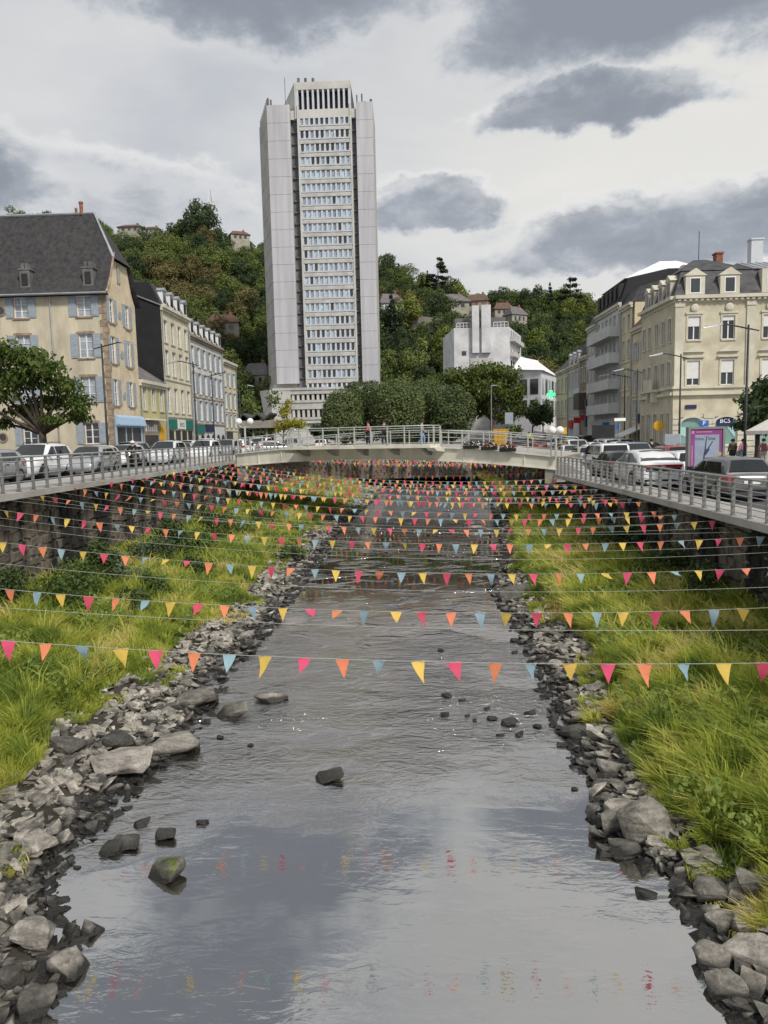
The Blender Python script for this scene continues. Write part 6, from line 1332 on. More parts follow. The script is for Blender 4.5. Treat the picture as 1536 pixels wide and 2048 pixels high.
# ================================================================ STREET TREES
def street_tree(name, base, label, bl, n, leaf, m, limbs, rad, H0, group=None, droop=.35, shell=.5, seed=0, jit=.14):
    r_ = np.random.default_rng(seed+1); root = thing(name, base, label, 'tree', group); V, Fq = leafcloud(r_, bl, n, leaf, droop, shell, jit)
    put('crown', npmesh('crown', V, Fq, M(m)), root)
    mb = MB(); mb.tube([(0, 0, -.1), (.1*rad, 0, H0*.5), (0, 0, H0)], [rad*1.25, rad*.95, rad*.85], 10)
    for b in bl[:limbs]: mb.tube([(0, 0, H0-.15), (b[0]*.35, b[1]*.35, H0+(b[2]-H0)*.3), (b[0]*.75, b[1]*.75, H0+(b[2]-H0)*.75), tuple(b[:3])], [rad*.6, rad*.42, rad*.25, rad*.07], 7)
    put('trunk', mb.mesh('trunk', M('bark'), smooth=True), root); return root
# big-leaved tree before the cream house: flat spreading layers
p = at(86, 886, 46); pl = lambda x, y, w_, h_: tuple(v for v in ((x-86)/F*46, rng.uniform(-1.6, 1.6), at(x, y, 46).z-(ZL-.1), w_/F*46/2, w_/F*46/2*.8, h_/F*46/2))
bl = [pl(*q) for q in ((20,705,130,50),(-30,740,150,60),(75,715,110,44),(110,740,110,44),(60,760,130,40),(140,770,90,40),(10,790,120,40),(160,800,76,40),(95,800,110,34),(165,832,60,30),(40,820,90,30),(-40,800,120,60),(125,838,60,26),(0,845,60,26),(180,812,40,40))]
street_tree('street_tree', (p.x, 46, ZL-.1), 'spreading big-leaved green tree in front of the cream house', bl, 9500, .25, 'leaf_plane', 15, .26, 2.4, droop=.6, shell=.25, seed=11)
# clipped row beyond the bridge
for k, (x, yt, w_, Y) in enumerate(((690, 775, 92, 92), (740, 758, 108, 95), (795, 754, 112, 91), (850, 757, 108, 96), (902, 768, 96, 92))):
    p = at(x, 866, Y); W = w_/F*Y/2; H = at(x, yt, Y).z+1.6; r_ = np.random.default_rng(120+k)
    bl = [(0, 0, H*.50, W*1.0, W*1.0, H*.40), (0, 0, H*.62, W*.92, W*.92, H*.36)] + [(W*.62*cos(a), W*.62*sin(a), H*z_, W*.42, W*.42, H*.17) for a, z_ in zip(r_.random(12)*6.28, r_.uniform(.3, .82, 12))]
    street_tree('clipped_tree', (p.x, Y, -1.6), ['lowest clipped round-headed tree at the tower end of the row', 'second clipped round-headed tree counted from the tower', 'tallest clipped round-headed tree in the middle of the row', 'fourth clipped round-headed tree counted from the tower', 'clipped round-headed tree at the right end of the row'][k], bl, 14000, .26, 'leaf_clipped', 0, .22, 2.0, 'clipped trees beyond the bridge', .1, .9, 20+k, .045)
p = at(985, 866, 100); S = 100/F
bl = [((x-985)*S, rng.uniform(-2.5, 2.5), at(x, y, 100).z+1.6, w_*S/2, w_*S/2*.9, h_*S/2) for x, y, w_, h_ in ((970,745,90,36),(930,765,80,50),(1010,750,70,40),(1030,780,50,60),(960,780,100,50),(1000,790,80,50),(910,755,60,36),(1035,815,36,40),(955,815,70,40),(1010,830,50,36),(1020,860,40,20),(935,800,60,40))]
street_tree('street_tree', (p.x, 100, -1.6), 'broad yellow-green tree right of the clipped row', bl, 12000, .38, 'leaf_big', 9, .38, 3.6, droop=.3, shell=.45, seed=31)
p = at(566, 866, 118); S = 118/F
bl = [((x-566)*S, rng.uniform(-1.5, 1.5), at(x, y, 118).z+1.6, w_*S/2, w_*S/2, h_*S/2) for x, y, w_, h_ in ((570,822,30,30),(540,846,40,20),(590,845,44,20),(565,850,50,24),(600,852,30,14),(545,860,30,10),(578,806,16,26))]
street_tree('street_tree', (p.x, 118, -1.6), 'small yellow autumn tree at the foot of the tower', bl, 1500, .42, 'leaf_yellow', 7, .14, 2.0, droop=.2, shell=.25, seed=33)
for k, (x, yt, yb, w_, Y, lab) in enumerate(((1065, 800, 870, 44, 118, 'small dark street tree before the white-roofed house'), (1086, 795, 850, 34, 128, 'smaller dark street tree behind the first at the bend'))):
    p = at(x, 866, Y); S = Y/F; H = at(x, yt, Y).z+1.6; W = w_*S/2; r_ = np.random.default_rng(150+k); bl = [(W*.5*r_.normal(), W*.5*r_.normal(), H*r_.uniform(.45, .85), W*.5, W*.5, H*.16) for _ in range(9)]
    street_tree('street_tree', (p.x, Y, -1.6), lab, bl, 1300, .5, 'leaf_dark', 4, .12, H*.35, None, .2, .4, 40+k)
p = at(1515, 870, 46); S = 46/F; zb0 = float(roadz(45))
bl = [((x-1515)*S, rng.uniform(-1.2, 1.2), at(x, y, 46).z-zb0, w_*S/2, w_*S/2, h_*S/2) for x, y, w_, h_ in ((1505,800,60,40),(1535,775,70,50),(1490,828,50,40),(1525,830,70,50),(1505,855,60,26),(1560,800,70,70),(1485,850,36,22),(1550,850,60,40))]
street_tree('street_tree', (p.x, 46, zb0), 'dark leafy tree at the right frame edge by the bank building', bl, 3000, .3, 'leaf_dark', 8, .16, 2.2, droop=.4, shell=.3, seed=51)
for k, (x, y, w_, Y) in enumerate(((500, 800, 60, 130), (505, 850, 70, 124), (640, 858, 40, 128))):
    p = at(x, y, Y); S = Y/F; H = (p.z+1.6)*1.25; r_ = np.random.default_rng(170+k); W = w_*S/2; bl = [(W*.5*r_.normal(), W*.5*r_.normal(), H*r_.uniform(.3, .85), W*.5, W*.5, H*.18) for _ in range(9)]
    street_tree('street_tree', (p.x, Y, -1.6), ['green tree behind the twin-globe lamp at the end of the left terrace', 'low green tree under the canopy roof left of the tower', 'low dark tree beside the foot of the tower'][k], bl, 1500, .5, ('leaf_green', 'leaf_dark', 'leaf_dark')[k], 4, .14, H*.25, None, .2, .4, 60+k)
# ================================================================ VEHICLES
def paint(n, c, rough=.32, metal=.0): return mat(n, c, rough, 0.03, 1.0, metal=metal, coat=.8, spec=.5)
paint('car_white', (.72, .73, .74)); paint('car_silver', (.42, .43, .45), .35, .5); paint('car_grey', (.12, .12, .125), .35, .4); paint('car_black', (.012, .012, .014)); paint('car_red', (.25, .02, .02)); paint('car_blue', (.30, .38, .48), .35, .3); paint('car_navy', (.02, .025, .05)); paint('car_pearl', (.60, .62, .63))
mat('car_glass', (.012, .015, .017), .03, .1, spec=.6); mat('tyre', (.014, .014, .014), .85, .2); mat('trim_black', (.016, .016, .017), .55, .15); mat('alloy', (.40, .41, .42), .35, .1, metal=.8)
mat('lamp_clear', (.62, .65, .68), .12, .1, spec=.9, metal=.3); mat('lamp_red', (.40, .012, .012), .18, .1, spec=.8); mat('plate_white', (.75, .75, .72), .5, .03)
def lerp(a, b, t): return a+(b-a)*t
CARS = {
 'hatch': dict(L=4.05, W=1.74, H=1.46, belt=.93, body=[(-2.02,.50,.60),(-1.99,.74,.74),(-1.93,.90,.80),(-1.7,.95,.845),(-1.2,.955,.865),(0,.945,.87),(.85,.94,.865),(1.05,.92,.855),(1.45,.84,.83),(1.75,.74,.78),(1.93,.62,.68),(2.02,.48,.56)],
    gh=[(-1.93,.93),(-1.78,1.18),(-1.58,1.38),(-1.2,1.44),(-.4,1.465),(.1,1.44),(.3,1.39),(.72,1.15),(1.06,.93)], ri=(2,6), wr=.57, wb=.80, wh=.305, ax=(-1.22, 1.27)),
 'suv': dict(L=4.45, W=1.86, H=1.66, belt=1.06, body=[(-2.22,.52,.66),(-2.19,.85,.80),(-2.12,1.02,.86),(-1.8,1.08,.905),(-1.2,1.085,.925),(0,1.075,.93),(.85,1.07,.925),(1.1,1.05,.915),(1.6,.99,.88),(1.95,.90,.82),(2.15,.74,.72),(2.22,.55,.62)],
    gh=[(-2.12,1.06),(-2.0,1.32),(-1.8,1.56),(-1.3,1.64),(-.4,1.66),(.1,1.63),(.32,1.57),(.78,1.30),(1.12,1.06)], ri=(2,6), wr=.62, wb=.86, wh=.35, ax=(-1.32, 1.38)),
 'van': dict(L=4.4, W=1.84, H=1.82, belt=1.08, body=[(-2.20,.45,.78),(-2.19,.85,.86),(-2.17,1.06,.89),(-1.8,1.09,.91),(-1.0,1.09,.92),(0,1.09,.92),(1.0,1.08,.915),(1.25,1.05,.90),(1.65,.97,.86),(1.95,.86,.80),(2.12,.70,.70),(2.2,.50,.60)],
    gh=[(-2.18,1.08),(-2.15,1.40),(-2.08,1.74),(-1.8,1.81),(-.5,1.82),(.25,1.78),(.5,1.70),(.95,1.38),(1.35,1.08)], ri=(2,6), wr=.76, wb=.88, wh=.32, ax=(-1.35, 1.35)),
 'coupe': dict(L=4.93, W=1.98, H=1.62, belt=1.06, body=[(-2.46,.50,.66),(-2.43,.86,.82),(-2.33,1.08,.90),(-2.0,1.12,.95),(-1.3,1.11,.975),(0,1.05,.98),(.9,1.04,.97),(1.2,1.02,.95),(1.7,.97,.92),(2.15,.86,.85),(2.38,.70,.74),(2.46,.52,.62)],
    gh=[(-2.25,1.11),(-1.95,1.26),(-1.5,1.46),(-1.0,1.57),(-.3,1.62),(.15,1.60),(.4,1.53),(.85,1.29),(1.25,1.05)], ri=(3,6), wr=.60, wb=.88, wh=.36, ax=(-1.45, 1.45)),
}
def build_car(kind):
    S = CARS[kind]; root = bpy.data.objects.new('car', None); COL.objects.link(root); ROOT[root] = (0, 0, 0); zb = .21
    def loft(secs, close=True):
        mb = MB(); n = len(secs[0]); k = 0
        for s in secs: mb.v += s
        for i in range(len(secs)-1):
            for j in range(n-1): a = i*n+j; mb.f.append((a, a+1, a+n+1, a+n)); mb.mi.append(0)
        if close: mb.f.append(tuple(range(n))[::-1]); mb.f.append(tuple((len(secs)-1)*n+j for j in range(n))); mb.mi += [0, 0]
        return mb
    secs = []
    for x, zt, w in S['body']:
        h = zt-zb; half = [(w*.80, zb), (w*.95, zb+h*.12), (w*.995, zb+h*.38), (w*1.0, zb+h*.58), (w*.985, zb+h*.80), (w*.955, zb+h*.93), (w*.88, zt), (w*.5, zt+.022), (0, zt+.03)]
        pts = [(x, y, z) for y, z in half] + [(x, -y, z) for y, z in half[::-1][1:]]; secs.append(pts)
    body = loft(secs).build('body', M('car_white'), root, smooth=True)
    belt, wb, wr = S['belt'], S['wb'], S['wr']; gs = []; N_ = len(S['gh'])
    for x, z in S['gh']:
        f = max(0, min(1, (z-belt)/(S['H']-belt))); w1 = lerp(wb, wr+.08, f**.9); 
        zz = [belt-.06, lerp(belt, z, .5), max(belt-.03, z-.075), z-.012, z+.012]; yy = [wb, lerp(wb, w1, .5), w1, w1-.11, 0]
        half = list(zip(yy, zz)); gs.append([(x, y, q) for y, q in half] + [(x, -y, q) for y, q in half[::-1][1:]])
    roof = loft(gs).build('cabin', M('car_white'), root, smooth=True)
    def patch(name, quad, off, m='car_glass', parent=root, inset=.05):
        q = [Vector(v) for v in quad]; c = sum(q, Vector())/4; nrm = (q[1]-q[0]).cross(q[3]-q[0]).normalized()
        if nrm.dot(c-Vector((0, 0, .8))) < 0: nrm = -nrm
        mb = MB(); g = 5; grid = []
        for i in range(g+1):
            for j in range(g+1):
                u, v = i/g, j/g; pnt = q[0].lerp(q[1], u).lerp(q[3].lerp(q[2], u), v); grid.append(pnt + nrm*(off + .02*(1-(2*u-1)**2)*(1 if abs(nrm.y) < .5 else .3)))
        mb.v = [tuple(v) for v in grid]; mb.f = [(i*(g+1)+j, i*(g+1)+j+1, (i+1)*(g+1)+j+1, (i+1)*(g+1)+j) for i in range(g) for j in range(g)]; mb.mi = [0]*len(mb.f)
        return mb.build(name, M(m), parent, smooth=True)
    def roofpt(x):
        xs = [g[0] for g in S['gh']]; return float(np.interp(x, xs, [g[1] for g in S['gh']]))
    def sidey(x, z):
        zr_ = roofpt(x); f = max(0, min(1, (zr_-belt)/(S['H']-belt))); w1 = lerp(wb, wr+.08, f**.9); return lerp(wb, w1, max(0, min(1, (z-belt)/(max(.05, zr_-.075-belt)))))
    fr0, fr1 = S['gh'][S['ri'][1]], S['gh'][-1]; rr0, rr1 = S['gh'][S['ri'][0]], S['gh'][0]
    wA = wr-.06; wB = wb-.10
    patch('windscreen', [(fr1[0]-.06, -wB, fr1[1]+.05), (fr1[0]-.06, wB, fr1[1]+.05), (fr0[0]+.02, wA, fr0[1]-.01), (fr0[0]+.02, -wA, fr0[1]-.01)], .035)
    zl = lerp(rr1[1], rr0[1], .12); xl = lerp(rr1[0], rr0[0], .12)
    patch('rear_window', [(xl, -wB, zl), (xl, wB, zl), (rr0[0], wA, rr0[1]-.03), (rr0[0], -wA, rr0[1]-.03)], .035)
    for s in (-1, 1):
        zt = S['H']-.16; zbt = belt+.02
        xf0, xf1 = fr1[0]-.22, fr0[0]-.10; xr0, xr1 = rr1[0]+.42, rr0[0]+.30; xm = -.12
        for (a0, a1, b0, b1) in ((xf0, xf1, xm+.04, xm+.04), (xm-.04, xm-.04, xr0, xr1)):
            q = [(a0, s*(sidey(a0, zbt)), zbt), (b0, s*sidey(b0, zbt), zbt), (b1, s*sidey(b1, zt), min(zt, roofpt(b1)-.1)), (a1, s*sidey(a1, zt), min(zt, roofpt(a1)-.1))]
            patch('side_window', q, .012)
    # wheels
    R = S['wh']; wy = S['W']/2-.10
    for ax in S['ax']:
        for s in (-1, 1):
            mb = MB(); mb.lathe((ax, s*(wy-.1), R), [(R+.055, -.16), (R+.055, .193)] if s > 0 else [(R+.055, .16), (R+.055, -.193)], 18, 'y'); mb.build('wheel_arch', M('trim_black'), root)
            mb = MB(); mb.lathe((ax, s*wy, R), [(R*.62, -.1), (R*.95, -.1), (R, -.06), (R, .06), (R*.95, .115), (R*.66, .12)], 20, 'y') if s > 0 else mb.lathe((ax, s*wy, R), [(R*.62, .1), (R*.95, .1), (R, .06), (R, -.06), (R*.95, -.115), (R*.66, -.12)], 20, 'y')
            w = mb.build('wheel', M('tyre'), root, smooth=True); mb = MB()
            for k in range(5):
                a = k*2*pi/5; mb.bar((ax, s*(wy+.118), R), (ax+R*.62*cos(a), s*(wy+.122), R+R*.62*sin(a)), .09, .03, (0, 1, 0))
            mb.lathe((ax, s*(wy+.1), R), [(R*.58, 0), (R*.66, s*.024), (R*.6, s*.026)], 16, 'y'); mb.build('rim', M('alloy'), w)
    L = S['L']/2; bw = S['W']/2; hb = S['belt']
    for s in (-1, 1):
        mb = MB(); x0 = L-.33; mb.hexa((x0,s*(bw-.10),hb-.36),(L-.10,s*(bw-.33),hb-.38),(L-.13,s*(bw-.36),hb-.38),(x0-.1,s*(bw-.3),hb-.36),(x0-.16,s*(bw-.125),hb-.20),(L-.17,s*(bw-.36),hb-.22),(L-.3,s*(bw-.4),hb-.22),(x0-.22,s*(bw-.3),hb-.20)); mb.build('headlight', M('lamp_clear'), root)
        mb = MB()
        if kind == 'van': mb.box(-L-.01, -L+.12, s*(bw-.10)-.055, s*(bw-.10)+.055, .78, 1.30)
        elif kind == 'coupe': mb.hexa((-L+.02,s*.1,hb-.14),(-L+.02,s*(bw-.22),hb-.15),(-L+.3,s*(bw-.03),hb-.15),(-L+.3,s*.1,hb-.14),(-L+.05,s*.1,hb-.06),(-L+.05,s*(bw-.2),hb-.03),(-L+.3,s*(bw-.05),hb-.03),(-L+.3,s*.1,hb-.06))
        else: mb.hexa((-L+.0,s*(bw-.38),hb-.26),(-L+.03,s*(bw-.10),hb-.27),(-L+.46,s*(bw+.015),hb-.17),(-L+.3,s*(bw-.3),hb-.2),(-L+.05,s*(bw-.34),hb-.05),(-L+.08,s*(bw-.10),hb+.0),(-L+.5,s*(bw-.0),hb-.04),(-L+.3,s*(bw-.3),hb-.05))
        mb.build('tail_light', M('lamp_red'), root)
        mb = MB(); xm_ = fr1[0]-.22; mb.hexa((xm_,s*(bw-.06),hb+.0),(xm_,s*(bw+.14),hb+.02),(xm_-.16,s*(bw+.14),hb+.02),(xm_-.12,s*(bw-.06),hb+.0),(xm_-.02,s*(bw-.04),hb+.14),(xm_-.02,s*(bw+.13),hb+.15),(xm_-.16,s*(bw+.12),hb+.15),(xm_-.12,s*(bw-.04),hb+.14)); mb.build('wing_mirror', M('trim_black'), root)
        mb = MB(); mb.box(-.45, -.25, s*(bw+.002)-.012, s*(bw+.002)+.012, hb-.13, hb-.10); mb.build('door_handle', M('trim_black'), root)
        mb = MB(); mb.box(-.155, -.145, s*(bw-.0)-.004, s*(bw-.0)+.004, .36, hb-.05); mb.build('door_seam', M('trim_black'), root)
    mb = MB(); mb.hexa((L-.10,-.52,.32),(L-.10,.52,.32),(L-.3,.52,.32),(L-.3,-.52,.32),(L-.045,-.5,.52),(L-.045,.5,.52),(L-.3,.5,.52),(L-.3,-.5,.52)); mb.build('grille', M('trim_black'), root)
    mb = MB(); mb.box(L-.2, L-.015, -.26, .26, .40, .51); mb.build('number_plate', M('plate_white'), root)
    mb = MB(); mb.box(-L-.012, -L+.2, -.26, .26, .62 if kind != 'hatch' else .60, .73 if kind != 'hatch' else .71); mb.build('number_plate', M('plate_white'), root)
    mb = MB(); mb.hexa((-L+.02,-bw+.28,.22),(-L+.02,bw-.28,.22),(-L+.3,bw-.1,.22),(-L+.3,-bw+.1,.22),(-L-.006,-bw+.24,.42),(-L-.006,bw-.24,.42),(-L+.3,bw-.05,.42),(-L+.3,-bw+.05,.42)); mb.build('rear_bumper', M('trim_black'), root)
    if kind == 'coupe':
        mb = MB(); mb.box(-L+.0, -L+.25, -.72, .72, hb-.075, hb-.035); mb.build('light_bar', M('lamp_red'), root); mb = MB(); mb.box(-L-.005, -L+.2, -.7, .7, hb-.30, hb-.16); mb.build('rear_panel', M('trim_black'), root)
    for s in (-1, 1):
        if kind in ('suv', 'van'): mb = MB(); mb.tube([(-1.3, s*(wr-.05), S['H']-.03), (-1.1, s*(wr-.03), S['H']+.04), (.0, s*(wr-.03), S['H']+.04), (.2, s*(wr-.05), S['H']-.03)], .018, 5); mb.build('roof_rail', M('trim_black'), root)
    return root
PROTO = {k: build_car(k) for k in CARS}
USED = set()
KIDS.update({o: list(o.children) for o in PROTO.values()})
def car(kind, colr, X, Y, z, heading, label, group, dz=0):
    if kind not in USED: USED.add(kind); o = PROTO[kind]; ch = list(o.children)
    else: o = copytree(PROTO[kind]); ch = None
    o.location = (X, Y, z); o.rotation_euler = (0, 0, heading)
    tag(o, label, 'van' if kind == 'van' else 'car', group); PENDING.append((o, colr)); return o
PENDING = []
UP, DN = pi/2, -pi/2   # away from / towards the camera
zl_ = ZL-.13
GLc, GRc = 'cars on the left quay road', 'cars on the right quay road'
car('suv', 'car_white', -17.6, 33.5, zl_, DN+.05, 'white-silver high car nearest the left frame edge', GLc)
car('hatch', 'car_silver', -16.4, 36.6, zl_, DN+.1, 'silver low hatchback second from the left frame edge', GLc)
car('hatch', 'car_pearl', -19.0, 43.2, zl_, DN+.05, 'pale hatchback half hidden behind the silver low hatchback', GLc)
car('hatch', 'car_white', -18.9, 47.3, zl_, DN+.05, 'white hatchback just left of the scooter rider', GLc)
car('suv', 'car_pearl', -16.6, 49.0, zl_, DN+.03, 'pearl-white high car just right of the scooter rider', GLc)
car('suv', 'car_white', -16.4, 57.5, zl_, DN, 'white car behind the pearl-white one on the left quay', GLc)
car('hatch', 'car_silver', -18.9, 60.5, zl_, DN, 'silver car under the green shop signs of the left terrace', GLc)
car('suv', 'car_silver', -16.4, 65.0, zl_, DN, 'silver high car near the twin-globe lamp on the left', GLc)
for k_, (X_, Y_, kd_, c_, l_) in enumerate(((-20.9, 47.5, 'hatch', 'car_grey', 'dark grey car in the far lane left of the scooter'), (-20.8, 53.0, 'suv', 'car_silver', 'silver high car in the far lane before the blue shopfront'), (-20.7, 60.0, 'hatch', 'car_white', 'white car in the far lane before the olive shop house'), (-20.6, 66.5, 'suv', 'car_pearl', 'pearl car in the far lane before the black-sided house'), (-20.6, 73, 'van', 'car_white', 'white van parked before the long white terrace'), (-16.4, 72.5, 'hatch', 'car_white', 'white car at the quay railing beyond the bridge lamp'), (-18.9, 68, 'suv', 'car_grey', 'dark grey high car in the middle lane of the left quay'), (-17.3, 28.5, 'hatch', 'car_silver', 'silver car cut by the left frame edge'))):
    car(kd_, c_, X_, Y_, zl_, DN, l_, GLc)
car('hatch', 'car_black', -20.6, 41.0, zl_, UP, 'black car parked at the pavement by the spreading tree', GLc)
for k, (x, Y, kd, c) in enumerate(((505, 66, 'hatch', 'car_white'), (528, 70, 'suv', 'car_white'), (560, 74, 'van', 'car_white'), (588, 70, 'hatch', 'car_silver'), (615, 76, 'suv', 'car_silver'), (638, 72, 'hatch', 'car_white'), (470, 78, 'suv', 'car_white'), (452, 86, 'van', 'car_silver'))):
    p = at(x, 872, Y+12); car(kd, c, p.x, max(Y, 86.5) if p.x > -12 else Y, zl_, [DN, UP, DN, .3, DN, UP, DN, DN][k], ['white hatchback seen through the left bridge railing, first after the globe lamp', 'white high car second along the left bridge railing', 'white van seen above the left bridge railing', 'silver hatchback right of the van behind the bridge railing', 'silver high car behind the left end of the balcony', 'white hatchback behind the balcony railing', 'white high car at the far end of the left quay', 'silver van at the far end of the left quay'][k], GLc)
rz_ = lambda y: float(roadz(y))-.13
car('hatch', 'car_grey', 11.25, 25.5, rz_(25), UP, 'dark grey hatchback at the right frame edge below the poster', GRc)
car('coupe', 'car_white', 10.55, 32.0, rz_(32), UP, 'large white sloping-roof car left of the poster with full-width tail light', GRc)
car('hatch', 'car_white', 13.35, 35.4, rz_(35), UP, 'white hatchback partly hidden behind the poster frame', GRc)
car('hatch', 'car_black', 11.35, 39.2, rz_(39), UP, 'black hatchback between the white van and the sloping-roof car', GRc)
car('van', 'car_white', 12.9, 46.5, rz_(46), UP, 'boxy white van with tall red tail lights on the right quay', GRc)
car('van', 'car_blue', 16.2, 51.0, rz_(51), DN, 'pale blue-grey van facing the viewer behind the white cars', GRc)
car('suv', 'car_red', 15.6, 43.0, rz_(43), UP, 'dark red high car behind the large white sloping-roof car', GRc)
FAR = [(1140,62,'hatch','car_white'),(1165,58,'hatch','car_silver'),(1195,56,'suv','car_navy'),(1130,72,'hatch','car_white'),(1160,74,'suv','car_black'),(1185,70,'hatch','car_white'),(1210,66,'hatch','car_black'),(1235,63,'suv','car_white'),(1145,86,'suv','car_black'),(1170,88,'van','car_black'),(1200,82,'hatch','car_white'),(1225,78,'hatch','car_silver'),(1250,72,'suv','car_white'),
       (1095,90,'hatch','car_silver'),(1075,88,'hatch','car_red'),(1035,87,'suv','car_black'),(1050,98,'van','car_white'),(1105,100,'hatch','car_white'),(1120,108,'suv','car_black'),(1178,63,'hatch','car_white'),(1152,67,'van','car_white'),(1215,73,'suv','car_pearl'),(1265,63,'hatch','car_silver'),(1128,80,'hatch','car_pearl'),(1300,60,'suv','car_grey')]
POSW = ['nearest the bridge lamp', 'second from the bridge lamp', 'in the front rank left of the white van', 'in the second rank beside the yellow sign', 'in the second rank under the red shop signs', 'in the middle of the second rank', 'in the second rank right of the middle', 'in the second rank under the balconied block', 'in the third rank below the slim white house', 'in the back rank below the brown stone house', 'in the third rank below the balconied block', 'in the third rank under the street lamp', 'just left of the pale blue-grey van', 'at the bend before the sloping street', 'low red, before the small street trees', 'behind the flower boxes of the bridge', 'behind the black car at the broad tree', 'at the foot of the sloping street', 'at the far bend beside the green cross', 'in the front rank, third from the bridge lamp', 'with a high roof behind the front rank', 'right of middle in the third rank', 'left of the lamp of the brown-roofed house', 'in the third rank nearest the bridge lamp', 'behind the dark red high car']
for k, (x, Y, kd, c) in enumerate(FAR):
    p = at(x, 875, Y); z = rz_(Y) if p.x > 9.6 else zl_
    car(kd, c, max(p.x, 10.9) if Y < 84 else p.x, Y, z, UP if k % 4 else DN, f"{c.split('_')[1]} {'van' if kd=='van' else 'car'} {POSW[k]}"[:90], GRc)
for o, c in PENDING:
    for ch in o.children:
        if ch.name.split('.')[0] in ('body', 'cabin'): ch.material_slots[0].link = 'OBJECT'; ch.material_slots[0].material = M(c)
    if o.location.y > 52:   # too far for the small fittings to show
        for ch in list(o.children):
            if ch.name.split('.')[0] in ('door_handle', 'door_seam', 'roof_rail', 'wheel_arch', 'rear_bumper'): bpy.data.objects.remove(ch)
# round sticker on the grey hatchback's tailgate
# ================================================================ PEOPLE
for n_, c_ in (('skin', (.50, .30, .21)), ('hair_dark', (.02, .015, .012)), ('cloth_olive', (.09, .085, .05)), ('cloth_navy', (.02, .022, .04)), ('cloth_pink', (.70, .32, .38)), ('cloth_denim', (.16, .24, .38)), ('cloth_grey', (.30, .29, .28)), ('cloth_black', (.014, .014, .016)), ('helmet_white', (.7, .7, .7)), ('cloth_yellow', (.55, .60, .04)), ('cloth_maroon', (.10, .02, .03)), ('cloth_red', (.4, .04, .04))): mat(n_, c_, .8, .1, 8.0)
def skin(name, verts, edges, radii, m, parent, rootv=0, sub=1):
    me = bpy.data.meshes.new(name); me.from_pydata(verts, edges, []); me.materials.append(m); o = put(name, me, parent)
    md = o.modifiers.new('Skin', 'SKIN'); md.use_smooth_shade = True
    for i, r in enumerate(radii): me.skin_vertices[0].data[i].radius = (r, r) if not hasattr(r, '__len__') else r
    me.skin_vertices[0].data[rootv].use_root = True
    s = o.modifiers.new('Sub', 'SUBSURF'); s.levels = sub; s.render_levels = sub; return o
def ensure_skin(me): 
    if not me.skin_vertices: pass
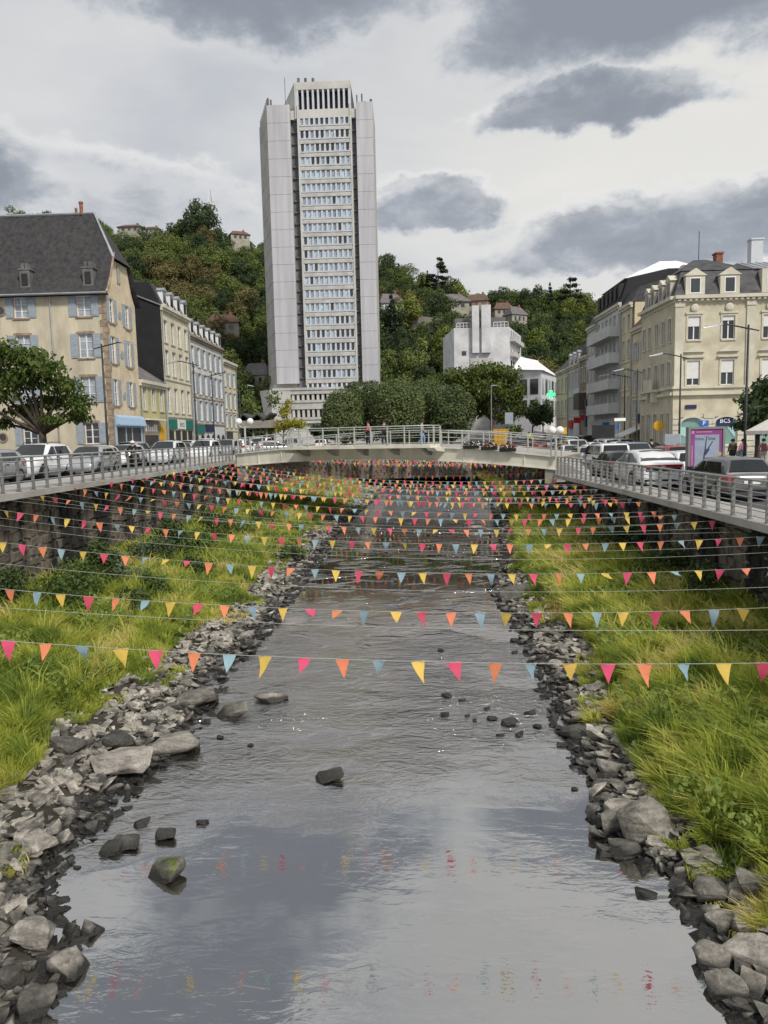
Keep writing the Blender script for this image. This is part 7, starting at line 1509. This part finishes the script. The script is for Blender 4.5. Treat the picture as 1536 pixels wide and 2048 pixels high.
def person(base, rz, label, top, legs, hair='hair_dark', pose='stand', bag=None, group=None, scale=1.0, helmet=None):
    root = thing('person', base, label, 'person', group); root.rotation_euler = (0, 0, rz); root.scale = (scale,)*3; ROOT[root] = (0, 0, 0)
    # faces +y in local space
    if pose == 'sit': hip, kn, an, ft = (.10,0,.80), (.17,.44,.82), (.18,.42,.42), (.19,.60,.38)
    elif pose == 'walk': hip, kn, an, ft = (.09,0,.92), (.10,.16,.50), (.10,.12,.09), (.11,.29,.04)
    else: hip, kn, an, ft = (.09,0,.92), (.10,.03,.50), (.105,-.02,.09), (.12,.14,.04)
    hz = hip[2]; ch = (0,-.01+(.06 if pose=='sit' else 0),hz+.42); nk = (0,ch[1],hz+.58); hd = (0,ch[1]+.03,hz+.70); cr = (0,ch[1]+.02,hz+.81)
    sh, el, wr = (.19,ch[1],hz+.50), (.25,.0,hz+.22), (.20,.17,hz+.06)
    if pose == 'sit': el, wr = (.27,.22,hz+.28), (.26,.50,hz+.30)
    mx_ = lambda p: (-p[0], p[1], p[2])
    k2 = mx_(kn) if pose != 'walk' else (-.10,-.02,.50); a2 = mx_(an) if pose != 'walk' else (-.10,-.28,.14); f2_ = mx_(ft) if pose != 'walk' else (-.11,-.14,.03)
    V = [(0,0,hz), (0,ch[1]*.5,hz+.2), ch, nk, hd, cr, sh, el, wr, mx_(sh), mx_(el), mx_(wr), hip, kn, an, ft, mx_(hip), k2, a2, f2_]
    E = [(0,1),(1,2),(2,3),(3,4),(4,5),(2,6),(6,7),(7,8),(2,9),(9,10),(10,11),(0,12),(12,13),(13,14),(14,15),(0,16),(16,17),(17,18),(18,19)]
    R = [.13,.12,.14,.055,.095,.07,.06,.045,.03,.06,.045,.03,.085,.06,.04,.035,.085,.06,.04,.035]
    # hands: palm, thumb and four fingers each
    for s, w_ in ((1, wr), (-1, mx_(wr))):
        i0 = len(V); d = Vector((0, .6, -.5)).normalized() if pose == 'stand' else Vector((0, 1, -.1)).normalized(); wv = Vector(w_)
        V.append(tuple(wv+d*.09)); E.append((8 if s > 0 else 11, i0)); R.append(.032)
        for k in range(4):
            q = wv+d*(.17-.01*abs(k-1.5))+Vector(((k-1.5)*.02, 0, -.01)); V.append(tuple(q)); E.append((i0, len(V)-1)); R.append(.009)
        V.append(tuple(wv+d*.08+Vector((-s*.05, .02, 0)))); E.append((i0, len(V)-1)); R.append(.01)
    def mk(name, idx, rad, m, root_i=0, sub=1):
        mp = {j: i for i, j in enumerate(idx)}; ed = [(mp[a], mp[b]) for a, b in E if a in mp and b in mp]; o = None
        me = bpy.data.meshes.new(name); me.from_pydata([V[j] for j in idx], ed, []); me.materials.append(m); o = put(name, me, root)
        md = o.modifiers.new('Skin', 'SKIN'); md.use_smooth_shade = True
        for i, j in enumerate(idx): r = rad[i] if rad else R[j]; me.skin_vertices[0].data[i].radius = (r, r)
        me.skin_vertices[0].data[root_i].use_root = True; sb = o.modifiers.new('Sub', 'SUBSURF'); sb.levels = sub; sb.render_levels = sub; return o
    mk('body', list(range(len(V))), None, M('skin'))
    mk('shirt', [0,1,2,6,7,8,9,10,11], [.16,.15,.17,.085,.068,.05,.085,.068,.05], M(top))
    mk('trousers', [0,12,13,14,16,17,18], [.155,.112,.085,.065,.112,.085,.065], M(legs))
    for i, j in ((14, 15), (18, 19)): 
        a, b = Vector(V[i]), Vector(V[j]); mb = MB(); mb.tube([a+Vector((0,-.06,-.05)), a+Vector((0,0,-.03)), b+Vector((0,.03,-.01))], [.045,.06,.04], 8); put('shoe', mb.mesh('shoe', M('cloth_black'), smooth=True), root)
    hv = Vector(hd)+Vector((0,-.02,.045))
    mb = MB(); rr = .125 if not helmet else .155
    mb.lathe(tuple(hv-Vector((0,0,.02))), [(rr*.92, -.05), (rr, 0), (rr*.9, .06), (rr*.6, .105), (.02, .125)], 12); put('hair' if not helmet else 'helmet', mb.mesh('hair', M(helmet or hair), smooth=True), root)
    face = Vector(hd)+Vector((0,.105,0)); mb = MB(); mb.tube([face+Vector((0,-.02,.03)), face+Vector((0,.02,-.01))], [.008,.016], 6); put('nose', mb.mesh('nose', M('skin'), smooth=True), root)
    for s in (-1, 1):
        mb = MB(); mb.lathe(tuple(face+Vector((s*.035,-.015,.03))), [(.012,-.006),(.012,.006)], 8, 'y'); put('eye', mb.mesh('eye', M('cloth_black')), root)
        mb = MB(); mb.lathe(tuple(Vector(hd)+Vector((s*.105,-.01,0))), [(.028,-.012),(.03,.012)], 8, 'x'); put('ear', mb.mesh('ear', M('skin')), root)
    mb = MB(); mb.box(-.03, .03, face.y-.012, face.y+.004, face.z-.055, face.z-.045); put('mouth', mb.mesh('mouth', M('cloth_maroon')), root)
    if bag: mb = MB(); mb.hexa((-.16,-.34,hz+.10),(.16,-.34,hz+.10),(.15,-.14,hz+.10),(-.15,-.14,hz+.10),(-.13,-.30,hz+.52),(.13,-.30,hz+.52),(.13,-.14,hz+.54),(-.13,-.14,hz+.54)); put('backpack', mb.mesh('backpack', M(bag)), root)
    return root
zp = float(roadz(45))+.02
def pp(x, Y, z): p = at(x, 875, Y); return (p.x, Y, z)
person(pp(1466, 46, zp), .1, 'person in olive jacket and dark trousers standing with back turned by the poster', 'cloth_olive', 'cloth_navy')
person(pp(1487, 45.4, zp), .3, 'person in a pink shirt and jeans beside the olive-jacketed person', 'cloth_pink', 'cloth_denim')
person(pp(1480, 46.6, zp), 0, 'small child in pale clothes between the pink shirt and the olive jacket', 'cloth_grey', 'cloth_denim', scale=.68)
person(pp(1528, 45, zp), -.4, 'person in grey trousers with a dark backpack near the right frame edge', 'cloth_grey', 'cloth_grey', bag='cloth_maroon')
person(pp(1345, 53, zp), 0, 'person in dark clothes on the pavement behind the pale blue panel', 'cloth_maroon', 'cloth_black')
person(pp(1303, 55, zp), .5, 'person in black half hidden behind the large white car', 'cloth_black', 'cloth_black')
person(pp(1090, 118, -1.7), pi, 'distant person in black walking down the sloping street', 'cloth_black', 'cloth_black', pose='walk')
person(pp(1058, 84.8, zl_), pi, 'person in a yellow safety vest among the cars at the bend', 'cloth_yellow', 'cloth_navy')
def onbridge(t, off): q = bp(t, off, btop_s(t)-.02); return q
for t, off, l, a, b, rz in ((.40, 3.0, 'person in red top crossing the bridge behind the balcony', 'cloth_red', 'cloth_navy', 1.4), (.47, 2.2, 'person in dark clothes leaning on the bridge behind the balcony railing', 'cloth_navy', 'cloth_black', 3.0), (.56, 4.0, 'person in pale top walking over the bridge near the balcony end', 'cloth_grey', 'cloth_denim', -1.5)): person(onbridge(t, off), rz, l, a, b, pose='walk')
# scooter and rider on the left quay
sx, sy = -18.1, 44.6; sx = at(264, 890, 46).x; sy = 46
s0 = thing('scooter', (sx, sy, zl_), 'dark scooter coming towards the viewer between the white cars', 'scooter'); ROOT[s0] = (0, 0, 0)
for y in (-.62, .62):
    mb = MB(); mb.lathe((0, y, .27), [(.16, -.05), (.26, -.05), (.27, 0), (.26, .05), (.16, .05)], 16, 'x'); w_ = put('wheel', mb.mesh('wheel', M('tyre'), smooth=True), s0); mb = MB(); mb.lathe((0, y, .27), [(.16, -.03), (.16, .03)], 12, 'x'); put('rim', mb.mesh('rim', M('alloy')), w_)
mb = MB(); mb.hexa((-.16,-.35,.35),(.16,-.35,.35),(.19,.72,.42),(-.19,.72,.42),(-.14,-.3,.55),(.14,-.3,.55),(.17,.75,.76),(-.17,.75,.76)); put('body', mb.mesh('body', M('car_black')), s0)
mb = MB(); mb.hexa((-.2,-.50,.35),(.2,-.50,.35),(.2,-.38,.35),(-.2,-.38,.35),(-.24,-.62,1.0),(.24,-.62,1.0),(.24,-.5,1.02),(-.24,-.5,1.02)); put('leg_shield', mb.mesh('leg_shield', M('car_black')), s0)
mb = MB(); mb.tube([(-.36,-.42,1.08),(0,-.55,1.0),(.36,-.42,1.08)], .02, 6); put('handlebar', mb.mesh('handlebar', M('trim_black')), s0)
mb = MB(); mb.lathe((0,-.66,.86), [(.11,0),(.09,-.04)], 12, 'y'); put('headlight', mb.mesh('headlight', emis('scooter_lamp', (1, .85, .55), 3.0)), s0)
mb = MB(); mb.box(-.15,.15,-.1,.7,.76,.84); put('seat', mb.mesh('seat', M('trim_black')), s0)
person((sx, sy+.15, zl_+.06), pi, 'scooter rider in dark jacket with white helmet', 'cloth_black', 'cloth_navy', pose='sit', helmet='helmet_white')

# ================================================================ STREET FURNITURE
def lamp(x, ytop, Y, side, zbase, arm_px, label):
    p = at(x, ytop, Y); zt = p.z; a = arm_px/F*Y*side; r = thing('street_lamp', (p.x, Y, zbase), label, 'street lamp', 'street lamps along the quays')
    mb = MB(); mb.tube([(p.x, Y, zbase-.02), (p.x, Y, zbase+1.2), (p.x, Y, zt+.15)], [.11, .085, .055], 8); mb.build('pole', M('dark_metal'), r, smooth=True)
    mb = MB(); mb.tube([(p.x, Y, zbase-.02), (p.x, Y, zbase+.9)], .15, 8); mb.build('base', M('dark_metal'), r)
    mb = MB(); mb.tube([(p.x-a*.25, Y, zt-.18), (p.x, Y, zt-.05), (p.x+a*.5, Y, zt+.2), (p.x+a, Y, zt+.12)], [.03, .045, .045, .03], 6); mb.build('arm', M('dark_metal'), r, smooth=True)
    mb = MB(); h0, h1 = p.x+a*.62, p.x+a*1.06
    mb.hexa((h0,Y-.14,zt+.16),(h1,Y-.08,zt+.02),(h1,Y+.08,zt+.02),(h0,Y+.14,zt+.16),(h0,Y-.12,zt+.30),(h1,Y-.06,zt+.08),(h1,Y+.06,zt+.08),(h0,Y+.12,zt+.30)); mb.build('lamp_head', M('zinc'), r)
lamp(203, 692, 48, 1, zl_, 66, 'curved dark street lamp in front of the cream house')
lamp(386, 727, 58, -1, zl_, 48, 'street lamp with its arm across the pale black-sided house')
lamp(423, 750, 72, 1, zl_, 46, 'street lamp in front of the long white terrace')
lamp(478, 774, 95, 1, zl_, 28, 'smallest street lamp at the end of the left terrace')
lamp(1497, 655, 40, -1, zp, 82, 'tall street lamp before the bank building at the right edge')
lamp(1362, 712, 54, -1, zp, 58, 'street lamp at the corner of the bank building')
lamp(1275, 742, 68, -1, rz_(68), 44, 'street lamp before the brown-roofed house')
lamp(1250, 752, 80, -1, rz_(80), 48, 'street lamp in front of the balconied block')
lamp(983, 775, 80, 1, zl_+.0, 6, 'slim straight grey lamp post beside the broad yellow-green tree') if False else None
p = at(983, 866, 86); mb = MB(); zt = at(983, 772, 86).z; r = thing('lamp_post', (p.x, 86, -1.6), 'slim straight grey lamp post beside the broad yellow-green tree', 'lamp post')
mb.tube([(p.x, 86, -1.6), (p.x, 86, zt)], [.08, .05], 6); mb.build('pole', M('zinc'), r); mb = MB(); mb.box(p.x-.05, p.x+.7, 85.9, 86.1, zt, zt+.1); mb.build('lamp_head', M('zinc'), r)
mat('globe_white', (.8, .8, .78), .25, .03)
def globes(x, ytop, ybot, Y, zb, label, d=.42):
    p = at(x, ytop, Y); r = thing('globe_lamp', (p.x, Y, zb), label, 'street lamp'); mb = MB(); mb.tube([(p.x, Y, zb), (p.x, Y, p.z-.35)], .07, 8); mb.build('pole', M('bridge_rail'), r)
    mb = MB(); mb.tube([(p.x-d, Y, p.z-.22), (p.x-d*.6, Y, p.z-.42), (p.x+d*.6, Y, p.z-.42), (p.x+d, Y, p.z-.22)], .035, 6); mb.build('crossarm', M('bridge_rail'), r)
    for s in (-1, 1):
        mb = MB(); mb.lathe((p.x+s*d, Y, p.z), [(.24*sin(a), -.24*cos(a)) for a in np.linspace(.15, pi-.05, 9)], 14); mb.build('globe', M('globe_white'), r, smooth=True)
globes(489, 843, 880, 52, -1.45, 'twin white globe lamp at the left end of the bridge'); globes(1112, 861, 905, 41.6, -1.5, 'twin white globe lamp at the right end of the bridge', .22)
# poster panel
mat('poster_purple', (.26, .06, .22), .4, .12, 3.0); mat('poster_sky', (.30, .35, .45), .4, .12, 2.0); mat('poster_ink', (.06, .065, .11), .5, .1); mat('frame_grey', (.20, .21, .21), .5, .1); mat('poster_gold', (.45, .38, .16), .5, .05); mat('poster_pink', (.55, .22, .42), .5, .1)
pc = at(1413, 900, 28.3); zt, zb = at(1413, 855, 28.3).z, at(1413, 948, 28.3).z; Wp = 1.46
r = thing('poster_display', (pc.x, 28.3, rz_(28)), 'grey-framed street poster with purple border and upside-down diver', 'poster stand'); fp = Fr((pc.x-Wp/2, 28.3, 0), (1, .06, 0), (.06, -1, 0))
mb = MB(); fp.box(mb, 0, Wp, -.2, 0, zb-.06, zt+.03); mb.build('case', M('frame_grey'), r)
for (a, b, c, d) in ((0,.09,zb-.06,zt+.03),(Wp-.09,Wp,zb-.06,zt+.03),(.09,Wp-.09,zt-.06,zt+.03),(.09,Wp-.09,zb-.06,zb+.03)): mb = MB(); fp.box(mb, a, b, .001, .05, c, d); mb.build('frame', M('frame_grey'), r)
mb = MB(); fp.box(mb, .1, Wp-.1, .002, .012, zb+.03, zt-.065); po = mb.build('poster', M('poster_purple'), r)
mb = MB(); fp.box(mb, .27, Wp-.22, .013, .016, zb+.16, zt-.28); mb.build('poster_picture', M('poster_sky'), po)
hh = zt-zb
mb = MB(); d = .0175; cx_ = Wp*.50; cz = zb+hh*.45
def pg(*q): mb.quad(*[fp.p(cx_+a, d, cz+b) for a, b in q])
pg((-.10,-.02),(-.02,-.10),(.05,.0),(.07,.16),(-.07,.16)); pg((-.07,.16),(-.01,.16),(.01,.55),(-.03,.55)); pg((.01,.14),(.07,.12),(.27,.44),(.23,.46)); pg((-.09,-.02),(-.05,.0),(-.05,-.18),(-.1,-.2),(-.12,-.12)); pg((.05,.0),(.15,.16),(.13,.19),(.03,.08)); pg((-.12,-.17),(-.04,-.17),(-.05,-.27),(-.11,-.27))
mb.build('diver_figure', M('poster_ink'), po)
text(po, fp, 'Inna Time', Wp*.47, .018, zt-.43, .2, M('poster_ink'))
mb = MB(); q = fp.p(Wp-.2, .0, zb+hh*.43); mb.lathe(tuple(q), [(.085, -.018), (.085, -.024)], 16, 'y'); mb.build('poster_badge', M('poster_gold'), po)
mb = MB(); fp.box(mb, .32, .95, .013, .017, zt-.19, zt-.15); mb.build('poster_headline', M('poster_pink'), po); mb = MB(); fp.box(mb, .15, .20, .013, .017, zb+.35, zb+hh*.62); mb.build('poster_side_text', M('poster_pink'), po); mb = MB(); fp.box(mb, .14, .24, .013, .017, zt-.24, zt-.12); mb.build('poster_logo', M('poster_pink'), po)
mb = MB(); fp.box(mb, Wp/2-.35, Wp/2+.35, -.18, -.04, rz_(28), zb-.062); mb.build('foot', M('frame_grey'), r)
def sign(px_, ytop, ybot, Y, zbase, wpx, m, label, txt=None, pole='zinc', cat='sign'):
    a = at(px_, ytop, Y); b = at(px_, ybot, Y); W = wpx/F*Y; r = thing('road_sign', (a.x, Y, zbase), label, cat); mb = MB(); mb.tube([(a.x, Y+.06, zbase), (a.x, Y+.06, a.z)], .035, 6); mb.build('pole', M(pole), r)
    mb = MB(); mb.box(a.x-W/2, a.x+W/2, Y-.02, Y+.02, b.z, a.z); o = mb.build('plate', M(m), r)
    if txt: text(o, Fr((a.x, Y, 0), (1,0,0), (0,-1,0)), txt, 0, .024, (a.z+b.z)/2, (a.z-b.z)*1.0, M('lettering_white'))
sign(1408, 841, 853, 40, zp, 18, 'blue_sign', 'blue parking sign with white P above the poster', 'P')
sign(1123, 855, 868, 44, -1.5, 20, 'ochre_sign', 'yellow square sign beside the twin globe lamp on the right')
sign(1018, 825, 848, 82, zl_, 16, 'shutter_blue', 'stack of pale direction signs before the broad tree')
sign(1207, 850, 876, 58, rz_(58), 44, 'dark_metal', 'dark street display board among the parked cars')
sign(1240, 836, 842, 62, rz_(62), 22, 'lettering_white', 'white arrow sign on a pole before the cream houses')
sign(1236, 850, 858, 62.2, rz_(62), 10, 'blue_sign', 'small round-cornered blue sign below the white arrow sign')
sign(1345, 868, 892, 50, zp, 30, 'shutter_blue', 'pale blue panel on the pavement at the bank building corner')
# pharmacy cross
mat_g = emis('cross_green', (.05, .9, .2), 2.2); c = at(1102, 789, 112); r = thing('pharmacy_cross', (c.x, 112, c.z-.6), 'glowing green pharmacy cross over the far street', 'sign'); mb = MB(); mb.box(c.x-.62, c.x+.62, 111.9, 112.1, c.z-.2, c.z+.2); mb.box(c.x-.2, c.x+.2, 111.89, 112.11, c.z-.62, c.z+.62); mb.build('cross', mat_g, r); mb = MB(); mb.bar((c.x+.62, 112, c.z), (24.9, 112, c.z), .08); mb.build('bracket', M('dark_metal'), r)
# cafe parasol at the right edge
mat('canvas', (.72, .70, .64), .85, .06, 3.0, transl=.2); p = at(1545, 850, 38); r = thing('parasol', (p.x+.6, 38, zp), 'cream cafe parasol cut by the right frame edge', 'parasol'); mb = MB(); cx_, zt = p.x+.6, at(1545, 835, 38).z; zr2 = at(1485, 862, 38).z
n8 = 8; R8 = 1.9; top = (cx_, 38, zt+.35)
for k in range(n8): a, b = 2*pi*k/n8, 2*pi*(k+1)/n8; mb.quad(top, (cx_+R8*cos(a), 38+R8*sin(a), zr2), (cx_+R8*cos(b), 38+R8*sin(b), zr2)); mb.quad((cx_+R8*cos(a), 38+R8*sin(a), zr2), (cx_+R8*cos(b), 38+R8*sin(b), zr2), (cx_+R8*cos(b), 38+R8*sin(b), zr2-.18), (cx_+R8*cos(a), 38+R8*sin(a), zr2-.18))
mb.build('canopy', M('canvas'), r); mb = MB(); mb.tube([(cx_, 38, zp), (cx_, 38, zt+.35)], .035, 6); mb.build('pole', M('dark_wood'), r)
# yellow skip and flower boxes
p = at(999, 868, 88); r = thing('yellow_skip', (p.x, 88, zl_), 'yellow builder skip by the road behind the bridge', 'skip'); mb = MB(); w_ = 30/F*88/2; zt = at(999, 858, 88).z; mb.hexa((p.x-w_*.8,87,zl_+.1),(p.x+w_*.8,87,zl_+.1),(p.x+w_*.8,89,zl_+.1),(p.x-w_*.8,89,zl_+.1),(p.x-w_,86.8,zt),(p.x+w_,86.8,zt),(p.x+w_,89.2,zt),(p.x-w_,89.2,zt)); mb.build('tub', M('ochre_sign'), r)
for k in range(4): mb = MB(); q = p.x-w_*.7+k*w_*.46; mb.bar((q, 86.98, zl_+.15), (q*1.0+(q-p.x)*.2, 86.78, zt), .1, .06); mb.build('rib', M('ochre_sign'), r)
mat('flower_red', (.55, .02, .04), .6, .2, 9.0); mat('flower_white', (.8, .76, .74), .6, .1, 9.0)
for k, t in enumerate((.775, .825, .875)):
    b0 = bp(t, -.25, btop_s(t)+.07); r = thing('flower_box', b0, ['flower box of mostly white blooms on the right half of the bridge', 'middle flower box with red and white blooms on the bridge railing', 'flower box of red blooms nearest the right end of the bridge'][k], 'flower box', 'flower boxes on the bridge'); ROOT[r] = (0, 0, 0); r.rotation_euler = (0, 0, atan2(BU.y, BU.x))
    mb = MB(); mb.hexa((-.48,-.1,0),(.48,-.1,0),(.48,.1,0),(-.48,.1,0),(-.5,-.13,.2),(.5,-.13,.2),(.5,.13,.2),(-.5,.13,.2)); put('trough', mb.mesh('trough', M('dark_metal')), r); r_ = np.random.default_rng(k)
    for nm, mm_, n in (('leaves', 'leaf_dark', 160), ('red_blooms', 'flower_red', (20, 70, 110)[k]), ('white_blooms', 'flower_white', (90, 50, 30)[k])):
        V, Fq = leafcloud(r_, [(-.3,0,.32,.22,.16,.16), (.0,0,.36,.22,.16,.18), (.3,0,.32,.22,.16,.16)], n, .09 if nm != 'leaves' else .11, .2, .5 if nm == 'leaves' else .85); put(nm, npmesh(nm, V, Fq, M(mm_)), r)
# canopy roof left of the tower and the ramped street end
p0, p1 = at(440, 846, 112), at(545, 830, 120); r = thing('market_canopy', ((p0.x+p1.x)/2, 116, -1.6), 'low dark folded canopy roof left of the tower foot', 'canopy'); mb = MB(); xs = np.linspace(at(482, 840, 116).x, at(548, 840, 116).x, 6); zc_ = at(500, 842, 116).z
for i_, (a, b) in enumerate(zip(xs[:-1], xs[1:])):
    za, zb_2 = zc_+(.9 if i_ % 2 else 0), zc_+(0 if i_ % 2 else .9); mb.hexa((a,113,za),(b,113,zb_2),(b,119,zb_2),(a,119,za),(a,113,za+.3),(b,113,zb_2+.3),(b,119,zb_2+.3),(a,119,za+.3))
mb.build('roof', M('slate'), r); mb = MB(); mb.box(xs[0], xs[-1], 113.2, 118.8, zc_-1.2, zc_-.02); mb.build('fascia', M('concrete'), r)
for x in xs[::2]: mb = MB(); mb.tube([(x+.2, 114, -1.7), (x+.2, 114, zc_-1)], .15, 6); mb.build('column', M('concrete'), r)
a0, a1, a2, a3 = at(1060, 872, 110), at(1112, 868, 110), at(1112, 848, 150), at(1075, 845, 150)
mb = MB(); mb.quad((a0.x,110,-1.68),(a1.x,110,-1.68),(a2.x,150,a2.z),(a3.x,150,a3.z)); mb.quad((a3.x,150,a3.z),(a2.x,150,a2.z),(a2.x,152,-2),(a3.x,152,-2)); struct('sloping_street', mb, M('pavement'))
# satellite dish on the right roofs
p = at(1367, 540, 80); mb = MB(); mb.lathe((p.x, 80, p.z), [(.55, -.1), (.35, .05), (.02, .12)], 14, 'y'); mb.bar((p.x, 80.1, p.z), (p.x, 80.2, p.z-2.5), .09); tag(mb.build('satellite_dish', M('brown_stone')), 'round satellite dish on the roof behind the bank building', 'satellite dish')
